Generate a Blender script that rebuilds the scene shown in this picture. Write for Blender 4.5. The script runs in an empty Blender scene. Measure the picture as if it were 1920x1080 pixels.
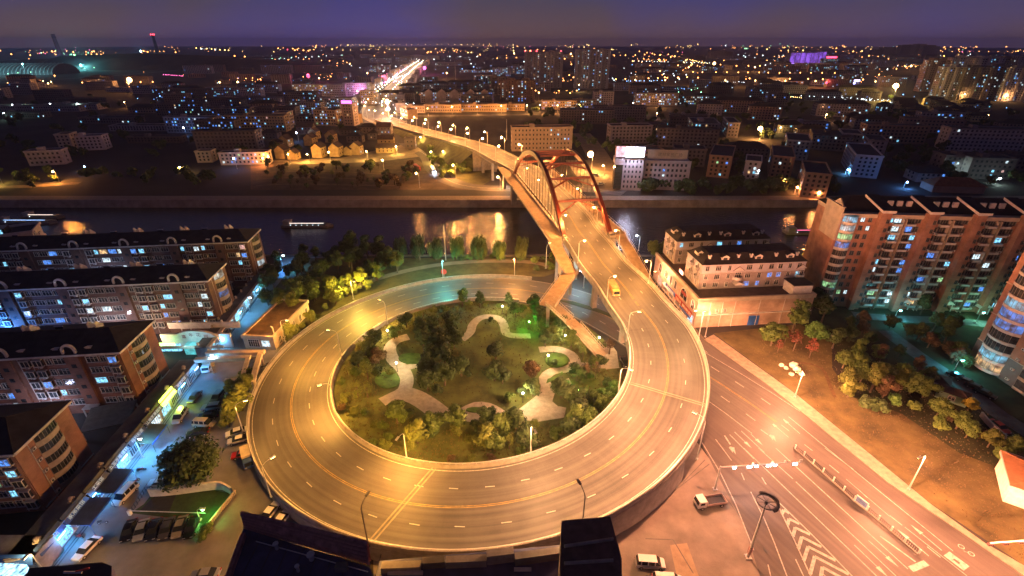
import bpy, math, random
from math import sin, cos, pi, radians, sqrt, hypot, atan2
from mathutils import Vector, Matrix
R = random.Random(11)
SC = bpy.context.scene
COL = SC.collection
# ---------------------------------------------------------------- camera
CAM_H = 80.0
PITCH = radians(26.8)
FPX = 910.0
cam_data = bpy.data.cameras.new('camera')
cam = bpy.data.objects.new('camera', cam_data)
COL.objects.link(cam)
cam_data.sensor_width = 36
cam_data.lens = 36 * FPX / 1920
cam_data.clip_end = 40000
cam_data.clip_start = 0.5
cam.location = (0, 0, CAM_H)
cam.rotation_euler = (radians(90) - PITCH, 0, 0)
SC.camera = cam
# ---------------------------------------------------------------- night sky
world = bpy.data.worlds.new('World')
SC.world = world
world.use_nodes = True
wn = world.node_tree
for n in list(wn.nodes):
    wn.nodes.remove(n)
def wnode(t, **k):
    n = wn.nodes.new(t)
    for a, b in k.items():
        setattr(n, a, b)
    return n
w_out = wnode('ShaderNodeOutputWorld')
w_bg = wnode('ShaderNodeBackground')
w_tc = wnode('ShaderNodeTexCoord')
w_sep = wnode('ShaderNodeSeparateXYZ')
w_ramp = wnode('ShaderNodeValToRGB')
w_noise = wnode('ShaderNodeTexNoise')
w_noise.inputs['Scale'].default_value = 2.4
w_noise.inputs['Detail'].default_value = 2.5
w_mix = wnode('ShaderNodeMixRGB')
w_map = wnode('ShaderNodeMapping')
w_map.inputs['Location'].default_value = (0.35, 1.3, 0.0)
w_map.inputs['Scale'].default_value = (1.0, 1.0, 2.2)
wn.links.new(w_tc.outputs['Generated'], w_sep.inputs[0])
wn.links.new(w_tc.outputs['Generated'], w_map.inputs[0])
wn.links.new(w_map.outputs[0], w_noise.inputs['Vector'])
wn.links.new(w_sep.outputs['Z'], w_ramp.inputs[0])
cr = w_ramp.color_ramp
cr.elements[0].position = 0.0
cr.elements[0].color = (0.066, 0.047, 0.160, 1)
cr.elements[1].position = 0.6
cr.elements[1].color = (0.015, 0.014, 0.042, 1)
e = cr.elements.new(0.03); e.color = (0.055, 0.047, 0.165, 1)
e = cr.elements.new(0.09); e.color = (0.031, 0.034, 0.140, 1)
w_grey = wnode('ShaderNodeValToRGB')
g = w_grey.color_ramp
g.elements[0].position = 0.0; g.elements[0].color = (0.110, 0.062, 0.062, 1)
g.elements[1].position = 0.6; g.elements[1].color = (0.016, 0.015, 0.022, 1)
e = g.elements.new(0.07); e.color = (0.052, 0.046, 0.078, 1)
wn.links.new(w_sep.outputs['Z'], w_grey.inputs[0])
w_sel = wnode('ShaderNodeMapRange')
w_sel.inputs[1].default_value = 0.40
w_sel.inputs[2].default_value = 0.62
def wmath(op, a, b_=None):
    n = wn.nodes.new('ShaderNodeMath'); n.operation = op
    for i, x in enumerate((a, b_)):
        if x is None: continue
        if isinstance(x, (int, float)): n.inputs[i].default_value = x
        else: wn.links.new(x, n.inputs[i])
    return n.outputs[0]
w_az = wmath('ARCTAN2', w_sep.outputs[0], w_sep.outputs[1])          # bands of low cloud all round the horizon
w_band = wmath('COSINE', wmath('MULTIPLY', wmath('SUBTRACT', w_az, radians(11)), 7.0))
wn.links.new(wmath('ADD', wmath('MULTIPLY', w_band, .085), w_noise.outputs['Fac']), w_sel.inputs[0])
wn.links.new(w_sel.outputs[0], w_mix.inputs[0])
wn.links.new(w_ramp.outputs[0], w_mix.inputs[1])
wn.links.new(w_grey.outputs[0], w_mix.inputs[2])
wn.links.new(w_mix.outputs[0], w_bg.inputs[0])
w_bg.inputs[1].default_value = 1.25
wn.links.new(w_bg.outputs[0], w_out.inputs[0])
# ---------------------------------------------------------------- exposure, sampling
SC.view_settings.view_transform = 'Standard'
SC.view_settings.look = 'None'
SC.view_settings.exposure = 0.0
SC.view_settings.gamma = 1.0
SC.cycles.use_denoising = True
SC.cycles.use_light_tree = True
SC.cycles.max_bounces = 4
SC.cycles.diffuse_bounces = 2
SC.cycles.glossy_bounces = 3
SC.cycles.volume_bounces = 0
SC.cycles.sample_clamp_indirect = 4
SC.cycles.sample_clamp_direct = 0
LAMP = 2.6
HAZE_DENSITY = 0.00008
HAZE_COLOR = (0.72, 0.70, 1.0)
# ---------------------------------------------------------------- helpers
def at(u, v, z=0.0):
    """world point at height z seen along photo direction (u, v)"""
    a = (u - 960) / FPX; b = (v - 540) / FPX
    d = Vector((a, cos(PITCH) - b * sin(PITCH), -(sin(PITCH) + b * cos(PITCH))))
    t = (z - CAM_H) / d.z
    return Vector((d.x * t, d.y * t, z))
def tag(o, label=None, cat=None, group=None, kind=None):
    if label: o['label'] = label
    if cat: o['category'] = cat
    if group: o['group'] = group
    if kind: o['kind'] = kind
    return o
def empty(name, loc=(0, 0, 0), rz=0.0, **k):
    o = bpy.data.objects.new(name, None)
    COL.objects.link(o)
    o.empty_display_size = 0.5
    o.location = loc; o.rotation_euler = (0, 0, rz)
    tag(o, **k)
    return o
def inst(name, mesh, parent=None, loc=(0, 0, 0), rz=0.0, sc=None, rot=None):
    o = bpy.data.objects.new(name, mesh)
    COL.objects.link(o)
    o.parent = parent
    o.location = loc
    o.rotation_euler = rot if rot else (0, 0, rz)
    if sc is not None:
        o.scale = sc if hasattr(sc, '__len__') else (sc, sc, sc)
    return o
def copy_tree(o, parent=None):
    c = o.copy(); COL.objects.link(c); c.parent = parent
    for ch in CH.get(o.name, ()):
        copy_tree(ch, c)
    return c
CH = {}
def register(o):
    """remember the children of a prototype so that copies are quick"""
    def walk(p):
        CH[p.name] = [q for q in p.children]
        for q in CH[p.name]:
            walk(q)
    bpy.context.view_layer.update()
    walk(o)
class MB:
    def __init__(s):
        s.v = []; s.f = []; s.m = []
    def quad(s, a, b, c, d, m=0):
        i = len(s.v); s.v += [tuple(a), tuple(b), tuple(c), tuple(d)]; s.f.append((i, i+1, i+2, i+3)); s.m.append(m)
    def tri(s, a, b, c, m=0):
        i = len(s.v); s.v += [tuple(a), tuple(b), tuple(c)]; s.f.append((i, i+1, i+2)); s.m.append(m)
    def box(s, x0, x1, y0, y1, z0, z1, m=0, rz=0, org=(0, 0), mt=None):
        if mt is None: mt = m
        P = []
        c_, s_ = cos(rz), sin(rz)
        for z in (z0, z1):
            for x, y in ((x0, y0), (x1, y0), (x1, y1), (x0, y1)):
                P.append((org[0] + x*c_ - y*s_, org[1] + x*s_ + y*c_, z))
        i = len(s.v); s.v += P
        for q, mm in (((0,3,2,1), m), ((4,5,6,7), mt), ((0,1,5,4), m), ((1,2,6,5), m), ((2,3,7,6), m), ((3,0,4,7), m)):
            s.f.append(tuple(i + k for k in q)); s.m.append(mm)
        return s
    def prism(s, poly, z0, z1, m=0, mt=None):
        n = len(poly); i = len(s.v)
        if mt is None: mt = m
        s.v += [(p[0], p[1], z0) for p in poly] + [(p[0], p[1], z1) for p in poly]
        for k in range(n):
            s.f.append((i+k, i+(k+1) % n, i+n+(k+1) % n, i+n+k)); s.m.append(m)
        s.f.append(tuple(range(i+n, i+2*n))); s.m.append(mt)
        s.f.append(tuple(range(i+n-1, i-1, -1))); s.m.append(m)
        return s
    def tube(s, pts, r, n=6, m=0, cap=True):
        pts = [Vector(p) for p in pts]
        rr = r if hasattr(r, '__len__') else [r] * len(pts)
        base = len(s.v)
        for k, p in enumerate(pts):
            d = (pts[min(k+1, len(pts)-1)] - pts[max(k-1, 0)]).normalized()
            up = Vector((0, 0, 1)) if abs(d.z) < .95 else Vector((1, 0, 0))
            a = d.cross(up).normalized(); b = a.cross(d).normalized()
            for j in range(n):
                t = 2*pi*(j+.5)/n
                s.v.append(tuple(p + a*cos(t)*rr[k] + b*sin(t)*rr[k]))
        for k in range(len(pts)-1):
            for j in range(n):
                s.f.append((base+k*n+j, base+k*n+(j+1) % n, base+(k+1)*n+(j+1) % n, base+(k+1)*n+j)); s.m.append(m)
        if cap:
            s.f.append(tuple(base+j for j in range(n-1, -1, -1))); s.m.append(m)
            e_ = base+(len(pts)-1)*n
            s.f.append(tuple(e_+j for j in range(n))); s.m.append(m)
        return s
    def ball(s, c, r, m=0, n=8, k=5, sz=1.0):
        i = len(s.v)
        for a in range(k+1):
            ph = pi*a/k
            for b in range(n):
                th = 2*pi*b/n
                s.v.append((c[0]+r*sin(ph)*cos(th), c[1]+r*sin(ph)*sin(th), c[2]+r*sz*cos(ph)))
        for a in range(k):
            for b in range(n):
                s.f.append((i+a*n+b, i+(a+1)*n+b, i+(a+1)*n+(b+1) % n, i+a*n+(b+1) % n)); s.m.append(m)
        return s
    def mesh(s, name, mats, smooth=False):
        me = bpy.data.meshes.new(name)
        me.from_pydata(s.v, [], s.f)
        for mt in (mats if isinstance(mats, (list, tuple)) else [mats]):
            me.materials.append(mt)
        if me.polygons:
            me.polygons.foreach_set('material_index', s.m)
            if smooth:
                me.polygons.foreach_set('use_smooth', [True]*len(me.polygons))
        me.update()
        return me
    def build(s, name, mats, parent=None, loc=(0, 0, 0), rz=0.0, smooth=False, **k):
        o = inst(name, s.mesh(name, mats, smooth), parent, loc, rz)
        tag(o, **k)
        return o
# ---------------------------------------------------------------- materials
MT = {}
def mat(name, rgb, rough=.8, var=.25, scale=1.0, bump=0.0, bscale=None, metal=0.0, rgb2=None, detail=4, spec=None, objvar=0.0):
    if name in MT: return MT[name]
    m = bpy.data.materials.new(name); m.use_nodes = True
    nt = m.node_tree; b = nt.nodes['Principled BSDF']
    b.inputs['Roughness'].default_value = rough
    b.inputs['Metallic'].default_value = metal
    if spec is not None: b.inputs['Specular IOR Level'].default_value = spec
    tc = nt.nodes.new('ShaderNodeTexCoord')
    if var > 0 or rgb2:
        nz = nt.nodes.new('ShaderNodeTexNoise'); nz.inputs['Scale'].default_value = scale; nz.inputs['Detail'].default_value = detail
        nz.inputs['Roughness'].default_value = .6
        nt.links.new(tc.outputs['Object'], nz.inputs['Vector'])
        r = nt.nodes.new('ShaderNodeValToRGB')
        c2 = rgb2 if rgb2 else tuple(min(1, c*(1+var)) for c in rgb)
        c1 = rgb if rgb2 else tuple(c*(1-var) for c in rgb)
        r.color_ramp.elements[0].position = .33; r.color_ramp.elements[0].color = (*c1, 1)
        r.color_ramp.elements[1].position = .67; r.color_ramp.elements[1].color = (*c2, 1)
        nt.links.new(nz.outputs['Fac'], r.inputs[0])
        src = r.outputs[0]
        if objvar > 0:
            oi = nt.nodes.new('ShaderNodeObjectInfo'); mr = nt.nodes.new('ShaderNodeMapRange')
            mr.inputs[3].default_value = 1-objvar; mr.inputs[4].default_value = 1+objvar
            nt.links.new(oi.outputs['Random'], mr.inputs[0])
            hs = nt.nodes.new('ShaderNodeHueSaturation'); nt.links.new(mr.outputs[0], hs.inputs['Value'])
            nt.links.new(src, hs.inputs['Color']); src = hs.outputs[0]
        nt.links.new(src, b.inputs['Base Color'])
    else:
        b.inputs['Base Color'].default_value = (*rgb, 1)
    if bump > 0:
        n2 = nt.nodes.new('ShaderNodeTexNoise'); n2.inputs['Scale'].default_value = bscale or scale*6; n2.inputs['Detail'].default_value = 4
        nt.links.new(tc.outputs['Object'], n2.inputs['Vector'])
        bp = nt.nodes.new('ShaderNodeBump'); bp.inputs['Strength'].default_value = bump; bp.inputs['Distance'].default_value = .1
        nt.links.new(n2.outputs['Fac'], bp.inputs['Height']); nt.links.new(bp.outputs[0], b.inputs['Normal'])
    MT[name] = m
    return m
def glow(name, rgb, strength, var=0.0, scale=1.5, sample=False):
    if name in MT: return MT[name]
    m = bpy.data.materials.new(name); m.use_nodes = True
    nt = m.node_tree; b = nt.nodes['Principled BSDF']
    b.inputs['Base Color'].default_value = (.1, .1, .1, 1)
    b.inputs['Roughness'].default_value = .4
    b.inputs['Emission Color'].default_value = (*rgb, 1)
    b.inputs['Emission Strength'].default_value = strength
    if var > 0:
        tc = nt.nodes.new('ShaderNodeTexCoord'); nz = nt.nodes.new('ShaderNodeTexNoise'); nz.inputs['Scale'].default_value = scale
        oi = nt.nodes.new('ShaderNodeObjectInfo'); ad = nt.nodes.new('ShaderNodeVectorMath'); ad.operation = 'ADD'
        cx = nt.nodes.new('ShaderNodeVectorMath'); cx.operation = 'SCALE'; cx.inputs['Scale'].default_value = 1.0
        sc_ = nt.nodes.new('ShaderNodeMath'); sc_.operation = 'MULTIPLY'; sc_.inputs[1].default_value = 40
        nt.links.new(oi.outputs['Random'], sc_.inputs[0])
        nt.links.new(tc.outputs['Object'], cx.inputs[0])
        nt.links.new(cx.outputs[0], ad.inputs[0]); nt.links.new(sc_.outputs[0], ad.inputs[1])
        nt.links.new(ad.outputs[0], nz.inputs['Vector'])
        mr = nt.nodes.new('ShaderNodeMapRange'); mr.inputs[1].default_value = .35; mr.inputs[2].default_value = .65
        mr.inputs[3].default_value = strength*(1-var); mr.inputs[4].default_value = strength*(1+var)
        nt.links.new(nz.outputs['Fac'], mr.inputs[0])
        nt.links.new(mr.outputs[0], b.inputs['Emission Strength'])
    if not sample:
        m.cycles.emission_sampling = 'NONE'
    MT[name] = m
    return m
def brickmat(name, c1, c2, mortar, scale=1.0, bw=.5, rh=.17):
    """walls with a brick or tile bond; object coordinates on both wall directions"""
    m = bpy.data.materials.new(name); m.use_nodes = True
    nt = m.node_tree; b = nt.nodes['Principled BSDF']; b.inputs['Roughness'].default_value = .85
    tc = nt.nodes.new('ShaderNodeTexCoord'); sp = nt.nodes.new('ShaderNodeSeparateXYZ'); cb = nt.nodes.new('ShaderNodeCombineXYZ'); ad = nt.nodes.new('ShaderNodeMath')
    nt.links.new(tc.outputs['Object'], sp.inputs[0])
    nt.links.new(sp.outputs[0], ad.inputs[0]); nt.links.new(sp.outputs[1], ad.inputs[1])
    nt.links.new(ad.outputs[0], cb.inputs[0]); nt.links.new(sp.outputs[2], cb.inputs[1])
    br = nt.nodes.new('ShaderNodeTexBrick'); br.inputs['Scale'].default_value = scale
    br.inputs['Color1'].default_value = (*c1, 1); br.inputs['Color2'].default_value = (*c2, 1); br.inputs['Mortar'].default_value = (*mortar, 1)
    br.inputs['Brick Width'].default_value = bw; br.inputs['Row Height'].default_value = rh; br.inputs['Mortar Size'].default_value = .012
    nt.links.new(cb.outputs[0], br.inputs['Vector'])
    nz = nt.nodes.new('ShaderNodeTexNoise'); nz.inputs['Scale'].default_value = .35; nz.inputs['Detail'].default_value = 5
    nt.links.new(tc.outputs['Object'], nz.inputs['Vector'])
    mr = nt.nodes.new('ShaderNodeMapRange'); mr.inputs[1].default_value = .3; mr.inputs[2].default_value = .7; mr.inputs[3].default_value = .65; mr.inputs[4].default_value = 1.2
    nt.links.new(nz.outputs['Fac'], mr.inputs[0])
    hs = nt.nodes.new('ShaderNodeHueSaturation'); nt.links.new(mr.outputs[0], hs.inputs['Value']); nt.links.new(br.outputs[0], hs.inputs['Color'])
    nt.links.new(hs.outputs[0], b.inputs['Base Color'])
    MT[name] = m
    return m
ASPH = mat('asphalt', (.085, .078, .072), .75, .10, .35, .15, 9)

def streak(name, c1, c2, attr=True, rot=0.0):
    m = bpy.data.materials.new(name); m.use_nodes = True; nt = m.node_tree; b = nt.nodes['Principled BSDF']; b.inputs['Roughness'].default_value = .62
    tc = nt.nodes.new('ShaderNodeTexCoord')
    if attr:
        src = nt.nodes.new('ShaderNodeUVMap').outputs[0]
    else:
        src = tc.outputs['Object']
    mp0 = nt.nodes.new('ShaderNodeMapping'); mp0.inputs['Rotation'].default_value = (0, 0, rot); nt.links.new(src, mp0.inputs[0])
    mp = nt.nodes.new('ShaderNodeMapping'); mp.inputs['Scale'].default_value = (1.3, .012, 1); nt.links.new(mp0.outputs[0], mp.inputs[0])
    n1 = nt.nodes.new('ShaderNodeTexNoise'); n1.inputs['Scale'].default_value = 1; n1.inputs['Detail'].default_value = 3; nt.links.new(mp.outputs[0], n1.inputs['Vector'])
    n2 = nt.nodes.new('ShaderNodeTexNoise'); n2.inputs['Scale'].default_value = .22; n2.inputs['Detail'].default_value = 7; nt.links.new(tc.outputs['Object'], n2.inputs['Vector'])
    n3 = nt.nodes.new('ShaderNodeTexNoise'); n3.inputs['Scale'].default_value = 7; n3.inputs['Detail'].default_value = 3; nt.links.new(tc.outputs['Object'], n3.inputs['Vector'])
    def M(op, a, c):
        n = nt.nodes.new('ShaderNodeMath'); n.operation = op
        for i, x in enumerate((a, c)):
            if isinstance(x, (int, float)): n.inputs[i].default_value = x
            else: nt.links.new(x, n.inputs[i])
        return n.outputs[0]
    f = M('ADD', M('MULTIPLY', n1.outputs['Fac'], .62), M('ADD', M('MULTIPLY', n2.outputs['Fac'], .25), M('MULTIPLY', n3.outputs['Fac'], .13)))
    r = nt.nodes.new('ShaderNodeValToRGB'); r.color_ramp.elements[0].position = .38; r.color_ramp.elements[0].color = (*c1, 1); r.color_ramp.elements[1].position = .62; r.color_ramp.elements[1].color = (*c2, 1)
    nt.links.new(f, r.inputs[0]); nt.links.new(r.outputs[0], b.inputs['Base Color'])
    rr_ = nt.nodes.new('ShaderNodeMapRange'); rr_.inputs[1].default_value = .35; rr_.inputs[2].default_value = .65; rr_.inputs[3].default_value = .48; rr_.inputs[4].default_value = .75; nt.links.new(n1.outputs['Fac'], rr_.inputs[0]); nt.links.new(rr_.outputs[0], b.inputs['Roughness'])
    MT[name] = m; return m
ASPH2 = streak('avenue_asphalt', (.068, .058, .054), (.125, .108, .100), False, radians(-25))
DECK = streak('deck_asphalt', (.058, .054, .050), (.125, .116, .106))
CONC = mat('concrete', (.30, .27, .23), .85, .2, .6, .2, 5)
CONC_D = mat('dark_concrete', (.13, .12, .11), .9, .3, .4, .2, 4)
PAVE = mat('pavement_stone', (.27, .22, .17), .85, .22, .8, .3, 4)
PLAZA = mat('plaza_concrete', (.22, .19, .16), .85, .3, .16, .2, 3, detail=7)
ROADP = mat('worn_road_paint', (.42, .40, .36), .7, .35, 1.8, detail=6)
WHITE = mat('white_paint', (.72, .70, .66), .6, .18, 1.3)
YELLOW = mat('yellow_paint', (.36, .24, .07), .7, .35, 1.2)
STEEL = mat('galvanised_steel', (.55, .54, .52), .45, .1, 2, metal=.4)
DSTEEL = mat('dark_steel', (.05, .05, .055), .5, .1, 2, metal=.3)
REDST = mat('red_bridge_paint', (.17, .028, .014), .45, .2, .7, .1, 3)
SOIL = mat('dark_ground', (.030, .028, .026), .95, .5, .02, .3, .3, detail=8)
GRASS = mat('lawn', (.045, .060, .018), .95, .45, .25, .8, 5, detail=8)
DRYGR = mat('dry_grass', (.098, .078, .028), .95, .5, .16, .9, 4, detail=9)
PARKG = mat('park_lawn', (.085, .105, .024), .95, .5, .16, .8, 5, detail=8)
TRUNK = mat('bark', (.10, .075, .05), .9, .3, 3)
ROOFD = mat('dark_roof', (.028, .024, .026), .8, .35, .5, .4, 3)
ROOFT = mat('brown_roof', (.07, .045, .04), .85, .3, .5, .4, 3)
TRIM = mat('white_trim', (.62, .58, .54), .7, .15, 1)
CREAM = mat('cream_render', (.48, .40, .31), .8, .18, .5, .1, 4)
GREYW = mat('grey_render', (.31, .28, .29), .85, .22, .3, .1, 3, objvar=.35)
DARKW = mat('dark_render', (.14, .12, .12), .85, .22, .3, .1, 3, objvar=.4)
BRICK = brickmat('red_brick', (.29, .115, .07), (.23, .09, .055), (.20, .12, .09))
BRICKB = brickmat('brown_brick', (.18, .105, .085), (.145, .085, .07), (.15, .09, .07))
ORANGE = brickmat('orange_tiles', (.40, .215, .150), (.36, .190, .13), (.32, .14, .08), 1, .9, .3)
GLASS = mat('dark_glass', (.020, .023, .028), .12, 0)
PANEG = mat('window_glass', (.045, .05, .055), .15, .6, .8)
BLUEP = mat('blue_sheet', (.03, .12, .45), .5, .2, 1)
LIT = [glow('lit_cyan', (.24, .70, 1.0), 1.25, .75, 1.8), glow('lit_blue', (.10, .32, 1.0), 1.0, .75, 1.8),
       glow('lit_white', (.72, .92, 1.0), 1.1, .7, 1.8), glow('lit_green', (.50, 1.0, .45), .7, .7, 1.8),
       glow('lit_warm', (1.0, .62, .28), .9, .7, 1.8), glow('lit_pink', (1.0, .55, .50), .7, .7, 1.8)]
SOD = (1.0, .40, .10)
SODG = glow('sodium_lamp', (1.0, .58, .20), 60)
WHTG = glow('white_lamp', (.75, .9, 1.0), 40)
GRNG = glow('green_lamp', (.25, 1.0, .25), 22)
TEALG = glow('teal_lamp', (.25, .95, 1.0), 30)
BLUEG = glow('blue_lamp', (.22, .45, 1.0), 30)
LD = {}
def light(parent, loc, rgb, power, rad=.25, spot=None, rot=(0, 0, 0), blend=.6, bat=False):
    k = (tuple(rgb), power, rad, spot, bat)
    d = LD.get(k)
    if d is None:
        d = LD[k] = bpy.data.lights.new('lamp_light', 'SPOT' if spot else 'POINT')
        d.color = rgb; d.energy = power * LAMP; d.shadow_soft_size = rad
        if spot:
            d.spot_size = radians(spot); d.spot_blend = blend
        if bat:      # a street luminaire throws more light sideways than straight down
            d.use_nodes = True; nt = d.node_tree; em = [n for n in nt.nodes if n.type == 'EMISSION'][0]
            tc = nt.nodes.new('ShaderNodeTexCoord'); sp = nt.nodes.new('ShaderNodeSeparateXYZ'); nt.links.new(tc.outputs['Normal'], sp.inputs[0])
            def mth(op, a, b_=None):
                n = nt.nodes.new('ShaderNodeMath'); n.operation = op
                for i, x in enumerate((a, b_)):
                    if x is None: continue
                    if isinstance(x, (int, float)): n.inputs[i].default_value = x
                    else: nt.links.new(x, n.inputs[i])
                return n.outputs[0]
            z = sp.outputs[2]; c2 = mth('ADD', mth('MULTIPLY', z, z), .03)
            s_ = mth('MULTIPLY', mth('MINIMUM', mth('DIVIDE', .42, c2), 2.6), mth('MINIMUM', mth('MULTIPLY', mth('ABSOLUTE', z), 3.2), 1.0))
            nt.links.new(s_, em.inputs['Strength'])
    o = bpy.data.objects.new('lamp_light', d)
    COL.objects.link(o); o.parent = parent; o.location = loc; o.rotation_euler = rot
    return o
# ================================================================ GROUND, WATER
b = MB()
b.quad((-9000, 271, -.02), (9000, 271, -.02), (9000, 14000, -.02), (-9000, 14000, -.02))
b.build('ground', SOIL, kind='structure')
b = MB()
b.quad((-900, -400, -.02), (900, -400, -.02), (900, 189, -.02), (-900, 189, -.02))
b.build('near_bank_ground', SOIL, kind='structure')
# river
m = bpy.data.materials.new('river_water'); m.use_nodes = True
nt = m.node_tree; pb = nt.nodes['Principled BSDF']
pb.inputs['Base Color'].default_value = (.022, .018, .018, 1); pb.inputs['Roughness'].default_value = .2
tc = nt.nodes.new('ShaderNodeTexCoord'); mp = nt.nodes.new('ShaderNodeMapping'); mp.inputs['Scale'].default_value = (.30, 1.1, 1)
nz = nt.nodes.new('ShaderNodeTexNoise'); nz.inputs['Scale'].default_value = 1.0; nz.inputs['Detail'].default_value = 4
bp = nt.nodes.new('ShaderNodeBump'); bp.inputs['Strength'].default_value = .75; bp.inputs['Distance'].default_value = .3
nt.links.new(tc.outputs['Object'], mp.inputs[0]); nt.links.new(mp.outputs[0], nz.inputs['Vector'])
nt.links.new(nz.outputs['Fac'], bp.inputs['Height']); nt.links.new(bp.outputs[0], pb.inputs['Normal'])
b = MB(); b.quad((-2500, 150, -4.0), (2500, 150, -4.0), (2500, 300, -4.0), (-2500, 300, -4.0))
b.build('river', m, kind='structure')
# embankments (with a stone face, a coping and posts)
b = MB()
b.quad((-900, 189, -6), (900, 189, -6), (900, 189, 0), (-900, 189, 0))
b.box(-900, 900, 187.6, 189.2, -.6, .25)
b.build('near_embankment', CONC_D, kind='structure')
EMB = mat('embankment_stone', (.30, .24, .20), .9, .25, .25, .2, 2)
b = MB()
b.quad((-2500, 267.5, -6), (2500, 267.5, -6), (2500, 269.5, .1), (-2500, 269.5, .1))
b.box(-2500, 2500, 269.5, 271.4, -1, .12)
b.build('far_embankment', EMB, kind='structure')
b = MB(); b.quad((-420, 271.4, .03), (420, 271.4, .03), (420, 278, .03), (-420, 278, .03))
b.build('riverside_path', PAVE, kind='structure')
# ================================================================ PATHS OF THE ROADS
RC = (-8.45, 109.75)
def hz(th):
    return max(0.03, 14.686 - 5.733*th + .716*th*th - .031*th**3)
def ringpt(a, r):
    return Vector((RC[0]+r*cos(a), RC[1]+r*sin(a), 0))
ring_c = []
A0 = 6.0; A1 = -314.0
k_ = 160
for i in range(k_+1):
    a = A0 + (A1-A0)*i/k_
    th = radians(60-a)
    z = hz(th)
    p = ringpt(radians(a), 48.4)
    ring_c.append((p.x, p.y, z, 8.9, 8.9))
# bridge part of the centre line (from the ring upward and over the river, then down into the town)
up_px = [(1222, 607, 10.6), (1194, 569, 11.5), (1167, 533, 12.5), (1133, 497, 13.5), (1107, 460, 14.3), (1083, 430, 14.9)]
_e = ringpt(radians(A0), 48.4); up = [Vector((_e.x, _e.y, hz(radians(60-A0))))] + [at(*p) for p in up_px[1:]]
for t in (.18, .4, .6, .8, 1.0):
    q = Vector((27.0, 178.5, 0)).lerp(Vector((9.3, 271, 0)), t); q.z = 15.2 + .8*sin(pi*min(1, t*.9)); up.append(q)
for p in ((947, 300, 15.2), (905, 279, 13.5), (860, 265.5, 11), (830, 257, 8.5), (773, 242, 4.5), (735, 231, 1.6), (706, 219, .25), (702, 208, .1), (712, 193, .1), (735, 169, .1), (757, 146, .1), (775, 128, .1)):
    up.append(at(*p))
def smooth_path(P, step=4.0, before=None):
    """Catmull-Rom through the points, then roughly even samples"""
    out = []
    for i in range(len(P)-1):
        p0 = P[i-1] if i else (before or P[0]); p1 = P[i]; p2 = P[i+1]; p3 = P[min(i+2, len(P)-1)]
        n = max(2, int((p2-p1).length/step))
        for k in range(n):
            t = k/n
            out.append(.5*((2*p1)+(p2-p0)*t+(2*p0-5*p1+4*p2-p3)*t*t+(3*p1-p0-3*p2+p3)*t**3))
    out.append(P[-1])
    return out
_b = ringpt(radians(A0-12), 48.4); ups = smooth_path(up, 3.0, Vector((_b.x, _b.y, up[0].z-1.1)))
def hw(p):
    if p.y < 116: return 8.9      # half width of the carriageway along the climb and bridge
    if p.y < 112: return 8.9
    if p.y < 150: return 8.9 - (p.y-112)/38*1.2
    if p.y < 300: return 7.7
    return 8.2
pre = [Vector(q) for q in ((62.5, 88, .03), (59, 95, .03), (54.5, 103, .03), (49, 112, .03), (42.5, 122, .03), (36, 131.5, .03), (30.5, 138.5, .03))]
main = pre + [Vector(c[:3]) for c in reversed(ring_c)] + ups[1:]      # from the ground end round the ring and over the bridge
NR = len(ring_c) + len(pre)
i_slab = next(i for i in range(len(pre), NR) if main[i].z > .5)
i_w = next(i for i in range(len(pre), NR) if main[i].z > 6.5)
def widths(i):
    return 8.9 if i < NR else hw(main[i])
def frame(P, i):
    d = P[min(i+1, len(P)-1)] - P[max(i-1, 0)]; d.z = 0; d.normalize()
    return d, Vector((d.y, -d.x, 0))      # direction, right hand normal
def ribbon(P, offs, b, m=0, i0=0, i1=None, dz=0.0):
    """offs: list of (lateral function or number, dz); closed cross-section swept along P"""
    i1 = len(P)-1 if i1 is None else i1
    n = len(offs); base = len(b.v)
    for i in range(i0, i1+1):
        d, r = frame(P, i)
        for o, z in offs:
            o_ = o(i) if callable(o) else o
            q = P[i] + r*o_
            b.v.append((q.x, q.y, P[i].z+z+dz))
    for i in range(i1-i0):
        for k in range(n):
            k2 = (k+1) % n
            if n == 2 and k == 1: break
            b.f.append((base+i*n+k, base+(i+1)*n+k, base+(i+1)*n+k2, base+i*n+k2)); b.m.append(m)
# walking direction: clockwise end -> ring (anticlockwise on the map) -> bridge. Right hand = outer side of the ring
ARC = [0.0]
for i in range(1, len(main)):
    ARC.append(ARC[-1] + (main[i]-main[i-1]).length)
def pos(s, lat, dz=0.0):
    import bisect
    i = max(0, min(len(main)-2, bisect.bisect_right(ARC, s)-1))
    t = (s-ARC[i])/(ARC[i+1]-ARC[i])
    d0, r0 = frame(main, i); d1, r1 = frame(main, i+1)
    p = main[i].lerp(main[i+1], t) + r0.lerp(r1, t)*lat
    return Vector((p.x, p.y, p.z+dz)), d0
S_RING = ARC[NR-1]
i_br0 = next(i for i in range(NR, len(main)) if main[i].y > 160)
i_br1 = next(i for i in range(NR, len(main)) if main[i].y > 290)
i_gnd = next(i for i in range(i_br1, len(main)) if main[i].z < .5)
# ---------------------------------------------------------------- ramp
ramp = empty('spiral_ramp', (RC[0], RC[1], 0), label='elevated spiral road ramp curling round the park down from the arch bridge', cat='ramp')
off = Vector((-RC[0], -RC[1], 0))
def local(P): return [p+off for p in P]
mainL = local(main)
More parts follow.
